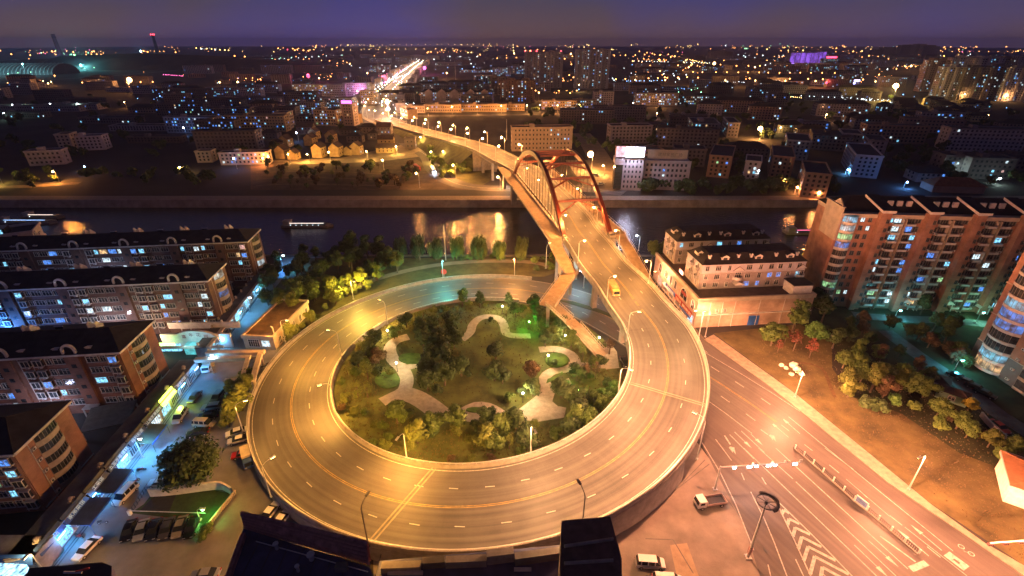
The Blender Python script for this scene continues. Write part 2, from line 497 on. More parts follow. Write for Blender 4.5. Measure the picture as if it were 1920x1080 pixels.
# road surface is a sheet, the slab below it is a solid
b = MB(); ribbon(mainL, [(lambda i: -widths(i), .03), (lambda i: widths(i), .03)], b, 0, 0, i_gnd)
cwy = b.build('carriageway', DECK, ramp)
uvl = cwy.data.uv_layers.new(name='UVMap')
for lp in cwy.data.loops:
    vi = lp.vertex_index; uvl.data[lp.index].uv = (widths(vi//2)*(1 if vi % 2 else -1), ARC[vi//2])
b = MB(); ribbon(mainL, [(lambda i: -widths(i)-.7, -.03), (lambda i: widths(i)+.7, -.03), (lambda i: widths(i)+.7, -1.2), (lambda i: widths(i)*.6, -1.9), (lambda i: -widths(i)*.6, -1.9), (lambda i: -widths(i)-.7, -1.2)], b, 0, i_slab, i_gnd-8)
b.build('deck_slab', CONC, ramp)
# parapets
def parapet(side, i0, i1, h=.95):
    b = MB()
    s = side
    ribbon(mainL, [(lambda i: s*widths(i), 0), (lambda i: s*(widths(i)+.18), h), (lambda i: s*(widths(i)+.55), h), (lambda i: s*(widths(i)+.62), -.6)], b, 0, i0, i1)
    # joints and drains: little dark scuppers and a top rail
    ribbon(mainL, [(lambda i: s*(widths(i)+.28), h+.22), (lambda i: s*(widths(i)+.44), h+.22), (lambda i: s*(widths(i)+.44), h+.34), (lambda i: s*(widths(i)+.28), h+.34)], b, 1, i0, i1)
    for i in range(i0, i1, 1):
        d, r = frame(mainL, i); q = mainL[i]+r*s*(widths(i)+.36)
        b.box(-.06, .06, -.06, .06, q.z+h, q.z+h+.25, 1, atan2(d.y, d.x), (q.x, q.y))
    b.build('parapet', [CONC, STEEL], ramp)
parapet(-1, len(pre)+14, i_gnd-4)
parapet(1, len(pre)+14, i_gnd-4)
# kerb walk on the outer edge of the deck (pale strip seen inside the wall)
# longitudinal markings
def line(lat, w, m, i0, i1, b):
    ribbon(mainL, [(lambda i: lat(i)-w/2, .045), (lambda i: lat(i)+w/2, .045)], b, m, i0, i1)
b = MB()
line(lambda i: -.17, .12, 1, 0, i_gnd, b); line(lambda i: .17, .12, 1, 0, i_gnd, b)
line(lambda i: -widths(i)+.55, .15, 0, 0, i_gnd, b); line(lambda i: widths(i)-.55, .15, 0, 0, i_gnd, b)
b.build('lane_line', [ROADP, YELLOW], ramp)
# dashes: each a piece of its own
dash = MB(); dash.box(-1.35, 1.35, -.09, .09, 0, .006); dash_me = dash.mesh('lane_dash', ROADP)
s = 4.0
while s < ARC[i_br1]+40:
    for lat in (-4.1, 4.1):
        p, d = pos(s + (2.2 if lat > 0 else 0), lat*(1 if s < S_RING else .95), .045)
        inst('lane_dash', dash_me, ramp, p+off, atan2(d.y, d.x))
    s += 7.6
# expansion joints: pale bands across the deck
for u, v, z in ((812, 878, 4.2), (1180, 707, 9.3)):
    b = MB()
    q = at(u, v, z); a = atan2(q.y-RC[1], q.x-RC[0]); 
    a2 = a + (radians(-5.5) if u < 1000 else radians(-1.0))
    th = (radians(60)-a) % (2*pi); zz = hz(th)+.03
    P = [(ringpt(a, 39.6), ringpt(a, 39.6)), (ringpt((a+a2)/2, 48.5), 0), (ringpt(a2, 57.3), 0)]
    A_ = ringpt(a, 39.6)+off; B_ = ringpt(a2, 57.3)+off; dd = (B_-A_).normalized(); nn = Vector((dd.y, -dd.x, 0))
    for o0, o1 in ((-.55, -.22), (.22, .55)):
        b.quad((A_.x+nn.x*o0, A_.y+nn.y*o0, zz+.03), (A_.x+nn.x*o1, A_.y+nn.y*o1, zz+.03), (B_.x+nn.x*o1, B_.y+nn.y*o1, zz+.03), (B_.x+nn.x*o0, B_.y+nn.y*o0, zz+.03), 0)
    b.build('expansion_joint', [mat('joint_concrete', (.26, .22, .16), .8, .2, 1)], ramp)
# piers
s = 150.0
while s < ARC[i_gnd]-150:
    p, d = pos(s, 0)
    if p.z > 3.2 and not (186 < p.y < 272) and p.y < 345:
        b = MB()
        a = atan2(d.y, d.x)
        for l in (-4.5, 4.5):
            q = Vector((0, l, 0)); 
            b.box(-.7, .7, l-.8, l+.8, -p.z, -2.6)
        b.box(-.8, .8, -6.5, 6.5, -2.6, -1.7)
        b.build('pier', CONC, ramp, p+off, a)
    s += 22
i_em = next(i for i in range(i_br1, len(main)) if main[i].y > 340)
b = MB(); n0 = i_em
for i in range(i_em, i_gnd):
    for s_ in (-1, 1):
        Q = []
        for j in (i, i+1):
            d, r = frame(mainL, j); z_ = mainL[j].z; w_ = widths(j)+.8
            Q += [mainL[j]+r*s_*w_+Vector((0, 0, -.7)), mainL[j]+r*s_*(w_+max(.3, z_*1.3))+Vector((0, 0, -z_-.05))]
        b.quad(Q[0], Q[1], Q[3], Q[2])
d, r = frame(mainL, i_em); q = mainL[i_em]; b.box(-.5, .5, -9.5, 9.5, -.05, q.z-1, 1, atan2(d.y, d.x), (q.x, q.y))
b.build('embankment', [mat('slope_grass', (.06, .065, .022), .95, .45, .2, .7, 3, detail=8), CONC], ramp)
# wall of the low part of the ramp (solid, pale face towards the car park)
b = MB()
ribbon(mainL, [(lambda i: widths(i)+.66, -.7), (lambda i: widths(i)+.9, -8)], b, 0, len(pre)+18, i_w)
ribbon(mainL, [(lambda i: -widths(i)-.66, -.7), (lambda i: -widths(i)-.9, -8)], b, 0, len(pre)+18, i_w)
b.build('ramp_wall', CONC, ramp)
# ================================================================ FAR HIGH STREET beyond the bridge foot (ground level)
b = MB()
street = smooth_path([at(735, 231, 0), at(706, 219, 0), at(702, 208, 0), at(712, 193, 0), at(735, 169, 0), at(757, 146, 0), at(775, 130, 0), at(790, 118, 0)], 12)
ribbon(street, [(-13, .03), (13, .03)], b)
b.build('high_street', mat('high_street_asphalt', (.12, .10, .09), .7, .2, .1), kind='structure')
b = MB()
ribbon(street, [(-18, .12), (-13.2, .12), (-13.2, 0), (-18, 0)], b); ribbon(street, [(13.2, .12), (18, .12), (18, 0), (13.2, 0)], b)
b.build('high_street_pavement', PAVE, kind='structure')
# cross street on the far bank, in front of the low orange buildings
def road(name, pts, hwid, m, z=.02, marks=None, step=6, w0=None):
    P = smooth_path([at(u, v, 0) for u, v in pts], step)
    b = MB(); ribbon(P, [(-hwid, z), (hwid, z)], b); b.build(name, m, kind='structure')
    if marks:
        b = MB()
        for o in marks: ribbon(P, [(o-.08, z+.006), (o+.08, z+.006)], b)
        b.build(name+'_marking', WHITE, kind='structure')
    return P
road('cross_street', [(690, 212), (780, 217), (900, 216), (1060, 213), (1180, 205), (1290, 196)], 7, ASPH, .015)
road('underpass_road', [(760, 268), (800, 292), (815, 318), (850, 342), (905, 352), (1000, 353), (1090, 352), (1170, 362)], 6.5, ASPH, .02, (0,), 4)
road('village_lane', [(480, 303), (560, 301), (640, 303), (720, 297), (775, 284), (812, 262), (800, 252), (780, 250)], 4.0, mat('lane_concrete', (.25, .20, .14), .85, .2, .2), .03)
road('bridge_foot_street', [(1090, 352), (1130, 352), (1140, 330), (1125, 300), (1110, 275), (1090, 250)], 9, mat('lane_concrete', (.25, .20, .14)), .025)
road('left_bank_road', [(-60, 352), (60, 349), (150, 343)], 3.5, mat('lane_concrete', (.25, .20, .14)), .02)
road('far_left_highway', [(-100, 162), (120, 148), (250, 139), (400, 126)], 9, ASPH, .05, (0,), 40)
# ================================================================ AVENUE AND FORECOURT ON THE RIGHT
def poly(name, pts, z, m, kind='structure', world_pts=False, parent=None):
    P = [(p if world_pts else at(p[0], p[1], z)) for p in pts]
    P = [Vector((p[0], p[1], z)) for p in P]
    me = bpy.data.meshes.new(name); me.from_pydata([tuple(p) for p in P], [], [tuple(range(len(P)))])
    me.materials.append(m)
    import bmesh as _b
    bm = _b.new(); bm.from_mesh(me); _b.ops.triangulate(bm, faces=bm.faces[:]); _b.ops.recalc_face_normals(bm, faces=bm.faces[:])
    for f in bm.faces:
        if f.normal.z < 0: f.normal_flip()
    bm.to_mesh(me); bm.free()
    return tag(inst(name, me, parent), kind=kind)
def slab(name, pts, z0, z1, m, **k):
    b = MB(); P = [at(p[0], p[1], z1) for p in pts]
    ar = sum(P[i].x*P[(i+1) % len(P)].y-P[(i+1) % len(P)].x*P[i].y for i in range(len(P)))
    if ar < 0: P = P[::-1]
    b.prism(P, z0, z1); return b.build(name, m, **k)
poly('forecourt', [(1150, 1000), (1200, 940), (1262, 885), (1300, 820), (1345, 880), (1395, 985), (1440, 1080), (1470, 1250), (700, 1250), (700, 1010), (900, 1040)], .004, PLAZA)
poly('avenue', [(1262, 590), (1320, 637), (1440, 722), (1573, 830), (1667, 907), (1820, 1010), (1990, 1130), (1990, 1300), (1470, 1300), (1425, 1080), (1395, 985), (1340, 880), (1312, 825), (1285, 760), (1240, 700), (1190, 660)], .012, ASPH2)
poly('side_street', [(1110, 470), (1190, 470), (1236, 548), (1290, 598), (1322, 636), (1290, 640), (1200, 600), (1130, 540)], .008, mat('worn_asphalt', (.13, .10, .075), .85, .3, .3))
slab('avenue_pavement', [(1320, 636), (1440, 721), (1573, 829), (1667, 906), (1820, 1009), (2000, 1135), (2050, 1130), (1920, 1060), (1847, 1018), (1747, 946), (1613, 836), (1493, 739), (1400, 672), (1338, 627)], -.05, .14, PAVE, kind='structure')
poly('grass_field', [(1338, 625), (1493, 738), (1613, 835), (1747, 945), (1920, 1060), (2300, 1200), (2300, 900), (1950, 905), (1800, 850), (1690, 775), (1600, 745), (1560, 690), (1560, 640), (1500, 608), (1400, 618)], .02, DRYGR)
poly('estate_lawn', [(1500, 606), (1560, 640), (1600, 745), (1690, 775), (1800, 850), (1950, 905), (2300, 900), (2100, 560), (1560, 545)], .014, mat('dark_lawn', (.030, .038, .014), .95, .5, .2, .8, 4, detail=8))
poly('park_lawn', [ringpt(radians(i*6), 38.8) for i in range(60)], .02, PARKG, world_pts=True)
# median between the two carriageways below the ramp
slab('median_lawn', [(1045, 562), (1075, 565), (1120, 578), (1158, 594), (1160, 599), (1115, 583), (1070, 570)], -.05, .16, GRASS, kind='structure')
# verge and path between the ring and the river
poly('river_verge', [(560, 620), (640, 576), (720, 545), (800, 524), (900, 516), (1020, 519), (1060, 505), (1062, 484), (560, 484), (500, 560)], .01, mat('verge_grass', (.075, .070, .022), .95, .45, .2, .8, 4, detail=8))
road('verge_path', [(620, 560), (700, 525), (800, 500), (900, 490), (1000, 492), (1045, 505)], 1.6, mat('lane_concrete', (.25, .20, .14)), .03, step=3)
mk = MB()
def mline(pts, w=.16, m=0, z=.03, b=None):
    b = b or mk
    P = [at(u, v, z) for u, v in pts]
    for i in range(len(P)-1):
        d = (P[i+1]-P[i]).normalized(); n = Vector((d.y, -d.x, 0))*w/2
        b.quad(P[i]-n, P[i]+n, P[i+1]+n, P[i+1]-n, m)
def c3(*p): return [(1280+x/3, 720+y/3) for x, y in p]
def c4(*p): return [(1280+x/4.5, 840+y/4.5) for x, y in p]
mline([(1321, 657), (1402, 720), (1493, 793), (1650, 922), (1787, 1033)])
mline(c3((110, 330), (210, 495), (300, 680), (400, 935)), .2)
mline(c4((575, 370), (690, 600), (770, 790), (880, 1080), (960, 1300)), .2)
mline(c4((515, 0), (1440, 890), (1750, 1190)), .18)
mline(c4((785, 0), (1440, 600), (1900, 1020)), .18)
mline(c4((955, 285), (1440, 740), (1800, 1080)), .16)
mline(c4((640, 0), (930, 260)), .16)
mline(c3((265, 285), (400, 420)), .16); mline(c3((330, 265), (460, 385)), .16)
mline(c3((1110, 855), (1310, 1000)), .3); mline(c3((560, 190), (575, 205)), .3)
mline(c4((1200, 0), (1440, 180)), .14)
for a in (((185, 310), (275, 430)), ((330, 500), (347, 540)), ((445, 525), (470, 565)), ((480, 1015), (495, 1080)), ((635, 985), (680, 1080))):
    mline(c3(*a), .18)
mline(c3((780, 1060), (900, 1170)), .2)
mline(c3((1282, 1042), (1372, 1006)), 1.0)
mline(c3((920, 535), (1165, 745)), .1); mline(c3((1250, 805), (1600, 1080)), .12)
# chevron area
mline(c4((778, 428), (930, 750), (1080, 1080), (1180, 1300)), .22)
mline(c4((782, 430), (1100, 740), (1430, 1080), (1640, 1300)), .22)
for L_, T_, R_ in (((838, 555), (852, 522), (900, 552)), ((885, 650), (897, 597), (985, 640)), ((930, 745), (950, 672), (1075, 730)), ((975, 850), (1005, 750), (1170, 835)), ((1020, 950), (1060, 832), (1290, 950)), ((1075, 1065), (1115, 915), (1400, 1065)), ((1150, 1180), (1180, 1005), (1440, 1150)), ((1210, 1300), (1250, 1100), (1500, 1240))):
    mline(c4(L_, T_), .55); mline(c4(T_, R_), .55)
def arrow(tip, tail, w=.16, hd=.42, hl=2.0):
    T = at(*tip, .03); A = at(*tail, .03); d = (T-A).normalized(); n = Vector((d.y, -d.x, 0))
    mk.quad(A-n*w/2, A+n*w/2, T-d*hl+n*w/2, T-d*hl-n*w/2); mk.tri(T, T-d*hl-n*hd, T-d*hl+n*hd)
for a in (((555, 188), (660, 280)), ((488, 208), (596, 300)), ((1282, 790), (1458, 936)), ((1205, 815), (1385, 968)), ((390, 362), (292, 270)), ((452, 346), (350, 250)), ((1160, 1090), (965, 905)), ((1215, 1030), (1045, 880))):
    p = c3(*a); arrow(p[0], p[1])
# turn arrows
for a in (((236, 290), (268, 340)), ((410, 235), (480, 285))):
    mline(c3(*a), .3)
for c in ((275, 365), (500, 297)):
    p = c3(c)[0]; q = at(*p, .031); d = Vector((.42, -.9, 0)).normalized(); n = Vector((d.y, -d.x, 0))
    mk.quad(q-n*.5-d*.6, q+n*.2-d*.6, q+n*.6+d*.9, q-n*.1+d*.3); mk.tri(q-n*.9-d*.1, q+d*1.6+n*.4, q-d*.7-n*.1)
# bicycle mark, lozenge and cover
bx = at(*c3((1595, 935))[0], .03)
dv = Vector((.42, -.9, 0)).normalized(); nv = Vector((dv.y, -dv.x, 0))
for s_ in (-1, 1):
    c = bx+dv*.75*s_
    for k in range(12):
        a0, a1 = 2*pi*k/12, 2*pi*(k+1)/12
        mk.quad(c+(dv*cos(a0)+nv*sin(a0))*.36, c+(dv*cos(a0)+nv*sin(a0))*.5, c+(dv*cos(a1)+nv*sin(a1))*.5, c+(dv*cos(a1)+nv*sin(a1))*.36)
mk.quad(bx-dv*.7, bx-dv*.7+nv*.1, bx+dv*.2+nv*.6, bx+dv*.1+nv*.6); mk.quad(bx+dv*.7, bx+dv*.7+nv*.1, bx-dv*.1+nv*.6, bx-dv*.2+nv*.6)
c = at(*c3((1540, 995))[0], .03)
mk.quad(c-dv*1.5-nv*.9, c-dv*1.5-nv*.2, c+dv*1.5-nv*.2, c+dv*1.5-nv*.9); mk.quad(c-dv*1.5+nv*.3, c-dv*1.5+nv*.9, c+dv*1.5+nv*.9, c+dv*1.5+nv*.3); mk.quad(c-dv*1.5-nv*.3, c-dv*1.5+nv*.4, c-dv*.4+nv*.4, c-dv*.4-nv*.3); mk.quad(c+dv*.5-nv*.3, c+dv*.5+nv*.4, c+dv*1.5+nv*.4, c+dv*1.5-nv*.3)
mk.build('avenue_marking', ROADP, kind='structure')
DASH2 = MB(); DASH2.box(-1, 1, -.09, .09, 0, .006); DASH2 = DASH2.mesh('lane_dash', WHITE)
av = empty('lane_dashes', at(1500, 800, 0), kind='structure') if False else None
dm = MB()
for a in (((335, 40), (370, 70)), ((440, 130), (480, 165)), ((555, 230), (600, 265)), ((685, 340), (730, 375)), ((825, 455), (880, 500)), ((985, 590), (1040, 640)), ((1165, 740), (1235, 795)), ((1375, 915), (1450, 975)), ((145, 958-1080), (180, 990-1080)), ((235, 1038-1080), (270, 1066-1080))):
    mline(c3(*a), .18, 0, .03, dm)
dm.build('avenue_lane_dash', ROADP, kind='structure')
# wear, joints and patches of the forecourt
b = MB()
for pts in (((1040+240, 905), (1322, 862)), ((1210, 1010), (1262, 1012), (1300, 1075)), ((1355, 925), (1440, 1040)), ((1180, 985), (1330, 870))):
    mline(list(pts), .18, 0, .012, b)
b.build('forecourt_crack', CONC_D, kind='structure')
poly('forecourt_patch', [(1256, 1022), (1288, 1018), (1312, 1085), (1270, 1085)], .01, mat('pale_patch', (.33, .25, .17), .9, .2, .5))
# ---------------------------------------------------------------- fence along the middle of the avenue
fence = empty('median_barrier', at(1490, 842, 0), label='low dark railing with white posts on a kerb down the middle of the avenue', cat='barrier')
fo = -fence.location
mp_ = c3((630, 365), (680, 405), (732, 450), (787, 497), (845, 548), (903, 600), (963, 655), (1035, 712), (1098, 765), (1170, 827), (1245, 890), (1325, 957))
b = MB()
Pk = [at(u, v, 0) for u, v in mp_]
for i in range(len(Pk)-1):
    d = Pk[i+1]-Pk[i]; a = atan2(d.y, d.x)
    b.box(0, d.length, -.3, .15, 0, .16, 0, a, (Pk[i].x+fo.x, Pk[i].y+fo.y))
b.build('kerb', CONC, fence)
for i in range(len(Pk)):
    pb = MB(); pb.box(-.11, .11, -.11, .11, .16, 1.15).box(-.14, .14, -.14, .14, 1.15, 1.22)
    if i == 0: post_me = pb.mesh('post', WHITE)
    inst('post', post_me, fence, Pk[i]+fo, radians(-60))
    if i < len(Pk)-1 and i not in (6,):
        d = Pk[i+1]-Pk[i]; a = atan2(d.y, d.x); rb = MB()
        rb.box(.2, d.length-.2, -.04, .04, .95, 1.03); rb.box(.2, d.length-.2, -.03, .03, .35, .42)
        n = int(d.length/.35)
        for k in range(n): rb.box(.3+k*.35, .36+k*.35, -.02, .02, .16, .98)
        rb.build('railing', DSTEEL, fence, Pk[i]+fo, a)
d = Pk[7]-Pk[6]; a = atan2(d.y, d.x)
sb = MB(); sb.box(.2, d.length-.2, -.06, .06, .35, 1.6)
sg = sb.build('sign_panel', [mat('panel_blue', (.18, .26, .50), .4, .3, 1.5)], fence, Pk[6]+fo, a)
fb = MB(); fb.box(.1, .25, -.1, .1, .2, 1.75).box(d.length-.25, d.length-.1, -.1, .1, .2, 1.75).box(.1, d.length-.1, -.1, .1, 1.6, 1.72)
fb.build('sign_frame', WHITE, sg)
# ================================================================ STREET LAMPS
def lamp_mesh(h, arm, m=STEEL, r=.11):
    b = MB()
    b.tube([(0, 0, 0), (0, 0, h*.5), (0, 0, h-.9)], [r*1.3, r, r*.75], 8)
    b.tube([(0, 0, h-.95), (.15*arm, 0, h-.35), (.5*arm, 0, h-.05), (arm, 0, h+.1)], [r*.75, r*.6, r*.5, r*.45], 6)
    b.box(-.22, .22, -.22, .22, 0, .35)
    return b
def head_mesh(m):
    b = MB()
    b.box(-.1, .95, -.2, .2, -.02, .14).box(.05, .85, -.14, .14, -.10, -.02, 1)
    return b
POLE_ME = {}
def street_lamp(base, face, h=10.0, arm=1.8, col=SOD, power=9000, kind='sodium', label='', group=None, lit=True, dark=False, spot=None, globe=0, name='street_lamp'):
    key = (round(h, 1), round(arm, 1), dark)
    if key not in POLE_ME:
        POLE_ME[key] = lamp_mesh(h, arm).mesh('pole', DSTEEL if dark else STEEL)
    hk = ('h', kind if lit else 'off', dark)
    if hk not in POLE_ME:
        g_ = {'sodium': SODG, 'white': WHTG, 'green': GRNG, 'teal': TEALG, 'blue': BLUEG}[kind] if lit else GLASS
        POLE_ME[hk] = head_mesh(0).mesh('lamp_head', [DSTEEL if dark else STEEL, g_])
    rz = atan2(face.y, face.x)
    o = empty(name, base, rz, label=label, cat='street lamp', group=group)
    inst('pole', POLE_ME[key], o)
    inst('lamp_head', POLE_ME[hk], o, (arm, 0, h+.1))
    if globe:
        gk = ('globe', kind, globe)
        if gk not in POLE_ME:
            b = MB(); b.ball((0, 0, 0), globe, 0, 10, 6); POLE_ME[gk] = b.mesh('lamp_globe', {'sodium': SODG, 'white': WHTG, 'green': GRNG, 'teal': TEALG, 'blue': BLUEG}[kind])
        inst('lamp_globe', POLE_ME[gk], o, (arm+.45, 0, h-.1))
        light(o, (arm+.45, 0, h-.2-globe), col, power, globe, spot)
    elif lit and power:
        light(o, (arm+.45, 0, h-.12), col, power, .22, spot, bat=spot is None)
    return o
# ================================================================ ARCH BRIDGE
FL = Vector((19.6, 169.5, 0)); RL = Vector((0.9, 268.5, 0))
ax = (RL-FL).normalized(); nr = Vector((ax.y, -ax.x, 0)); SPAN = (RL-FL).length
FR = FL+nr*18.2
br = empty('arch_bridge', FL+nr*9.1, 0, label='red steel tied arch road bridge over the dark river with two ribs and K bracing', cat='bridge')
bo = -br.location
ZB = 14.2; RISE = 21.5
def rib(s, side):
    p = (FL if side < 0 else FR) + ax*SPAN*s
    return Vector((p.x, p.y, ZB + RISE*4*s*(1-s)))+bo
for side in (-1, 1):
    b = MB(); n = 36
    w, h = .68, .95
    for k in range(n+1):
        s = k/n; p = rib(s, side); q = rib(min(1, s+.01), side)-rib(max(0, s-.01), side); q.normalize()
        up_ = q.cross(nr).normalized()
        if up_.z < 0: up_ = -up_
        for (i_, j_) in ((-1, -1), (1, -1), (1, 1), (-1, 1)):
            b.v.append(tuple(p + nr*w*i_ + up_*h*j_))
    for k in range(n):
        for j in range(4):
            b.f.append((k*4+j, k*4+(j+1) % 4, (k+1)*4+(j+1) % 4, (k+1)*4+j)); b.m.append(0)
    r_ = b.build('arch_rib', REDST, br)
    # flange plates
    for s0 in (0, 1):
        p = rib(s0, side); pb = MB()
        pb.box(-1.4, 1.4, -2.2, 2.2, -16, .6-0)
        pb.box(-1.1, 1.1, -1.6, 1.6, .6, 1.8)
        pb.build('rib_foot', CONC, br, (p.x, p.y, ZB-.4), atan2(-ax.x, ax.y))
    # hangers
    for k in range(1, 20):
        s = k/20
        p = rib(s, side); zd = 15.3
        if p.z < zd+1.2: continue
        hb = MB(); hb.tube([(0, 0, 0), (0, 0, p.z-zd-.6)], .11, 5); hb.box(-.25, .25, -.25, .25, 0, .4)
        hb.build('hanger', mat('dark_red_steel', (.04, .015, .012), .5, .1), br, (p.x, p.y, zd-.1))
beams = (.145, .26, .37, .475, .525, .63, .74, .855)
for i, s in enumerate(beams):
    a, c = rib(s, -1), rib(s, 1); d = c-a
    bb = MB(); bb.tube([a, c], .62, 4); bb.build('cross_beam', REDST, br)
    s2 = s-.055 if s < .5 else s+.055
    if s not in (.475, .525):
        mid = (a+c)/2
        for sd in (-1, 1):
            kb = MB(); kb.tube([mid, rib(s2, sd)], .34, 4); kb.build('diagonal_brace', REDST, br)
kb = MB()
for sd in (-1, 1): kb.tube([(rib(.475, -1)+rib(.475, 1))/2, rib(.525, sd)], .3, 4)
kb.build('diagonal_brace', REDST, br)
# tie beams, side walks and rails
for side in (-1, 1):
    b = MB(); p0 = rib(0, side); p1 = rib(1, side)
    b.box(-.5, .5, 0, SPAN, -1.6, 1.0); b.build('tie_beam', CREAM, br, (p0.x, p0.y, 15.2), atan2(-ax.x, ax.y))
WALKM = mat('walkway_tiles', (.42, .30, .19), .8, .2, .7, .2, 4)
def walkway(name, P, w, parent, rail=True, thick=.5, m=WALKM):
    b = MB(); ribbon(P, [(-w/2, 0), (w/2, 0), (w/2, -thick), (-w/2, -thick)], b); b.f = [f for f in b.f]; b.build(name, m, parent)
    if rail:
        for s_ in (-1, 1):
            r_ = MB(); ribbon(P, [(s_*w/2, 1.05), (s_*(w/2-.08), 1.05), (s_*(w/2-.08), 1.15), (s_*w/2, 1.15)], r_)
            ribbon(P, [(s_*w/2, .0), (s_*(w/2-.15), .0), (s_*(w/2-.15), .22), (s_*w/2, .22)], r_)
            for i in range(len(P)):
                d, r = frame(P, i); q = P[i]+r*s_*(w/2-.04)
                r_.box(-.05, .05, -.05, .05, q.z, q.z+1.1, 0, 0, (q.x, q.y))
            r_.build('railing', CREAM, parent)
o1 = FL-nr*3.6
pw = [Vector((o1.x, o1.y, 15.3))+ax*t for t in (118, 100, 75, 50, 25, 8, 0)]
P = smooth_path([q+bo for q in pw], 2.5)
walkway('footway', P, 5.4, br)
o2 = FR+nr*3.4
P = smooth_path([Vector((o2.x, o2.y, 15.3))+ax*t+bo for t in (112, 75, 50, 25, 0)], 2.5)
walkway('footway', P, 5.0, br)
# footbridge with stairs
fbr = empty('footbridge', (22, 150, 0), label='lit footbridge bending off the arch bridge and stepping down into the park', cat='footbridge')
fo_ = Vector((-22, -150, 0))
P = smooth_path([q+fo_ for q in (pw[-1], at(1042, 458, 14.2), at(1058, 490, 11.8), at(1071, 512, 10.2))], 2)
walkway('walkway', P, 4.6, fbr)
c0, c1 = at(1073, 506, 10.2), at(1026, 572, 8.6)
P = smooth_path([c0+fo_, c1+fo_], 2.2); walkway('walkway', P, 5.0, fbr)
st = [at(1030, 566, 8.6), at(1068, 600, 5.2), at(1080, 612, 5.2), at(1130, 668, .1)]
for a, c in ((0, 1), (2, 3)):
    A_, C_ = st[a]+fo_, st[c]+fo_; n = int((A_.z-C_.z)/.17)
    d = (C_-A_); rz = atan2(d.y, d.x); L = hypot(d.x, d.y); b = MB()
    for k in range(n):
        b.box(L*k/n, L*(k+1)/n, -1.9, 1.9, A_.z-(k+1)*(A_.z-C_.z)/n-.35, A_.z-(k+1)*(A_.z-C_.z)/n, 0, rz, (A_.x, A_.y))
    b.build('stair_flight', WALKM, fbr)
    for s_ in (-2.0, 2.0):
        r_ = MB(); nn = Vector((d.y, -d.x, 0)).normalized()*s_
        r_.tube([A_+nn+Vector((0, 0, 1.05)), C_+nn+Vector((0, 0, 1.05))], .09, 4); r_.tube([A_+nn+Vector((0, 0, .1)), C_+nn+Vector((0, 0, .1))], .16, 4)
        for k in range(0, 12): q = A_.lerp(C_, k/11)+nn; r_.box(-.05, .05, -.05, .05, q.z, q.z+1.05, 0, 0, (q.x, q.y))
        r_.build('railing', CREAM, fbr)
A_, C_ = st[1]+fo_, st[2]+fo_; d = C_-A_; b = MB(); b.box(-.3, d.length+.3, -1.9, 1.9, 4.8, 5.2, 0, atan2(d.y, d.x), (A_.x, A_.y)); b.build('landing', WALKM, fbr)
for u, v, z in ((1045, 470, 12.9), (1071, 507, 9.5), (1042, 548, 8.3), (1028, 570, 8), (1074, 606, 4.7)):
    q = at(u, v, z)+fo_; b = MB(); b.box(-.5, .5, -.5, .5, 0, q.z); b.build('pier', CONC, fbr, (q.x, q.y, 0))
# walkway on the east side, running down to the shops
ebr = empty('side_walkway', (50, 150, 0), label='lit sloping walkway beside the bridge approach next to the white shop block', cat='walkway')
eo = Vector((-50, -150, 0))
P = smooth_path([Vector((o2.x, o2.y, 15.3))+eo, at(1166, 448, 14)+eo, at(1180, 470, 12.5)+eo, at(1197, 500, 10)+eo, at(1213, 527, 7.5)+eo, at(1238, 556, 4)+eo, at(1262, 585, .6)+eo], 2)
walkway('walkway', P, 4.4, ebr)
for i in range(4, len(P)-4, 5):
    b = MB(); b.box(-.45, .45, -.45, .45, 0, P[i].z-.4); b.build('pier', CONC, ebr, (P[i].x, P[i].y, 0))
# ================================================================ STREET LAMPS OF THE RING
GI = 'street lamps on the inner edge of the ring'; GO = 'street lamps on the outer edge of the ring'; GB = 'street lamps along the bridge'
PW = 8500
ORD_ = ['first', 'second', 'third', 'fourth', 'fifth', 'sixth', 'seventh', 'eighth', 'ninth', 'tenth', 'eleventh', 'twelfth', 'thirteenth', 'fourteenth', 'fifteenth', 'sixteenth', 'seventeenth', 'eighteenth', 'nineteenth', 'twentieth', 'twenty-first']
def ring_lamp(a, r, h, label, group, inward, **k):
    th = (radians(60)-radians(a)) % (2*pi); z = hz(th)
    p = ringpt(radians(a), r); p.z = z if z > .4 else 0
    d = (Vector((*RC, 0))-Vector((p.x, p.y, 0))).normalized() * (1 if inward else -1)
    return street_lamp(p, d, h, label=label, group=group, **k)
for a, h, lb, k in ((-109.7, 8, 'pale lamp post on the inner parapet at the near left of the park', {}), (-71.7, 8.4, 'pale lamp post on the inner parapet at the near right of the park', {}),
                    (-150.5, 8, 'lamp post on the inner parapet at the left end of the park', {}), (177.4, 10, 'lamp post on the inner edge beside the yellow-lit trees left of the park', {}),
                    (143.4, 8, 'lamp post on the inner edge above the hedge at the upper left of the park', {}), (-32, 8, 'lamp post on the inner parapet at the right end of the park', {}),
                    (-1.7, 9, 'lamp post on the inner parapet where the ramp climbs to the bridge', {}), (60, 8, 'lamp post on the park side of the road under the footbridge', {})):
    k.setdefault('col', (1, .47, .19) if -75 < a < 10 else ((1, .43, .075) if (a < -100 or a > 120) else SOD)); ring_lamp(a, 38.9, h, lb, GI, False, power=PW, spot=156 if (a > 120 or a < -100) else None, **k)
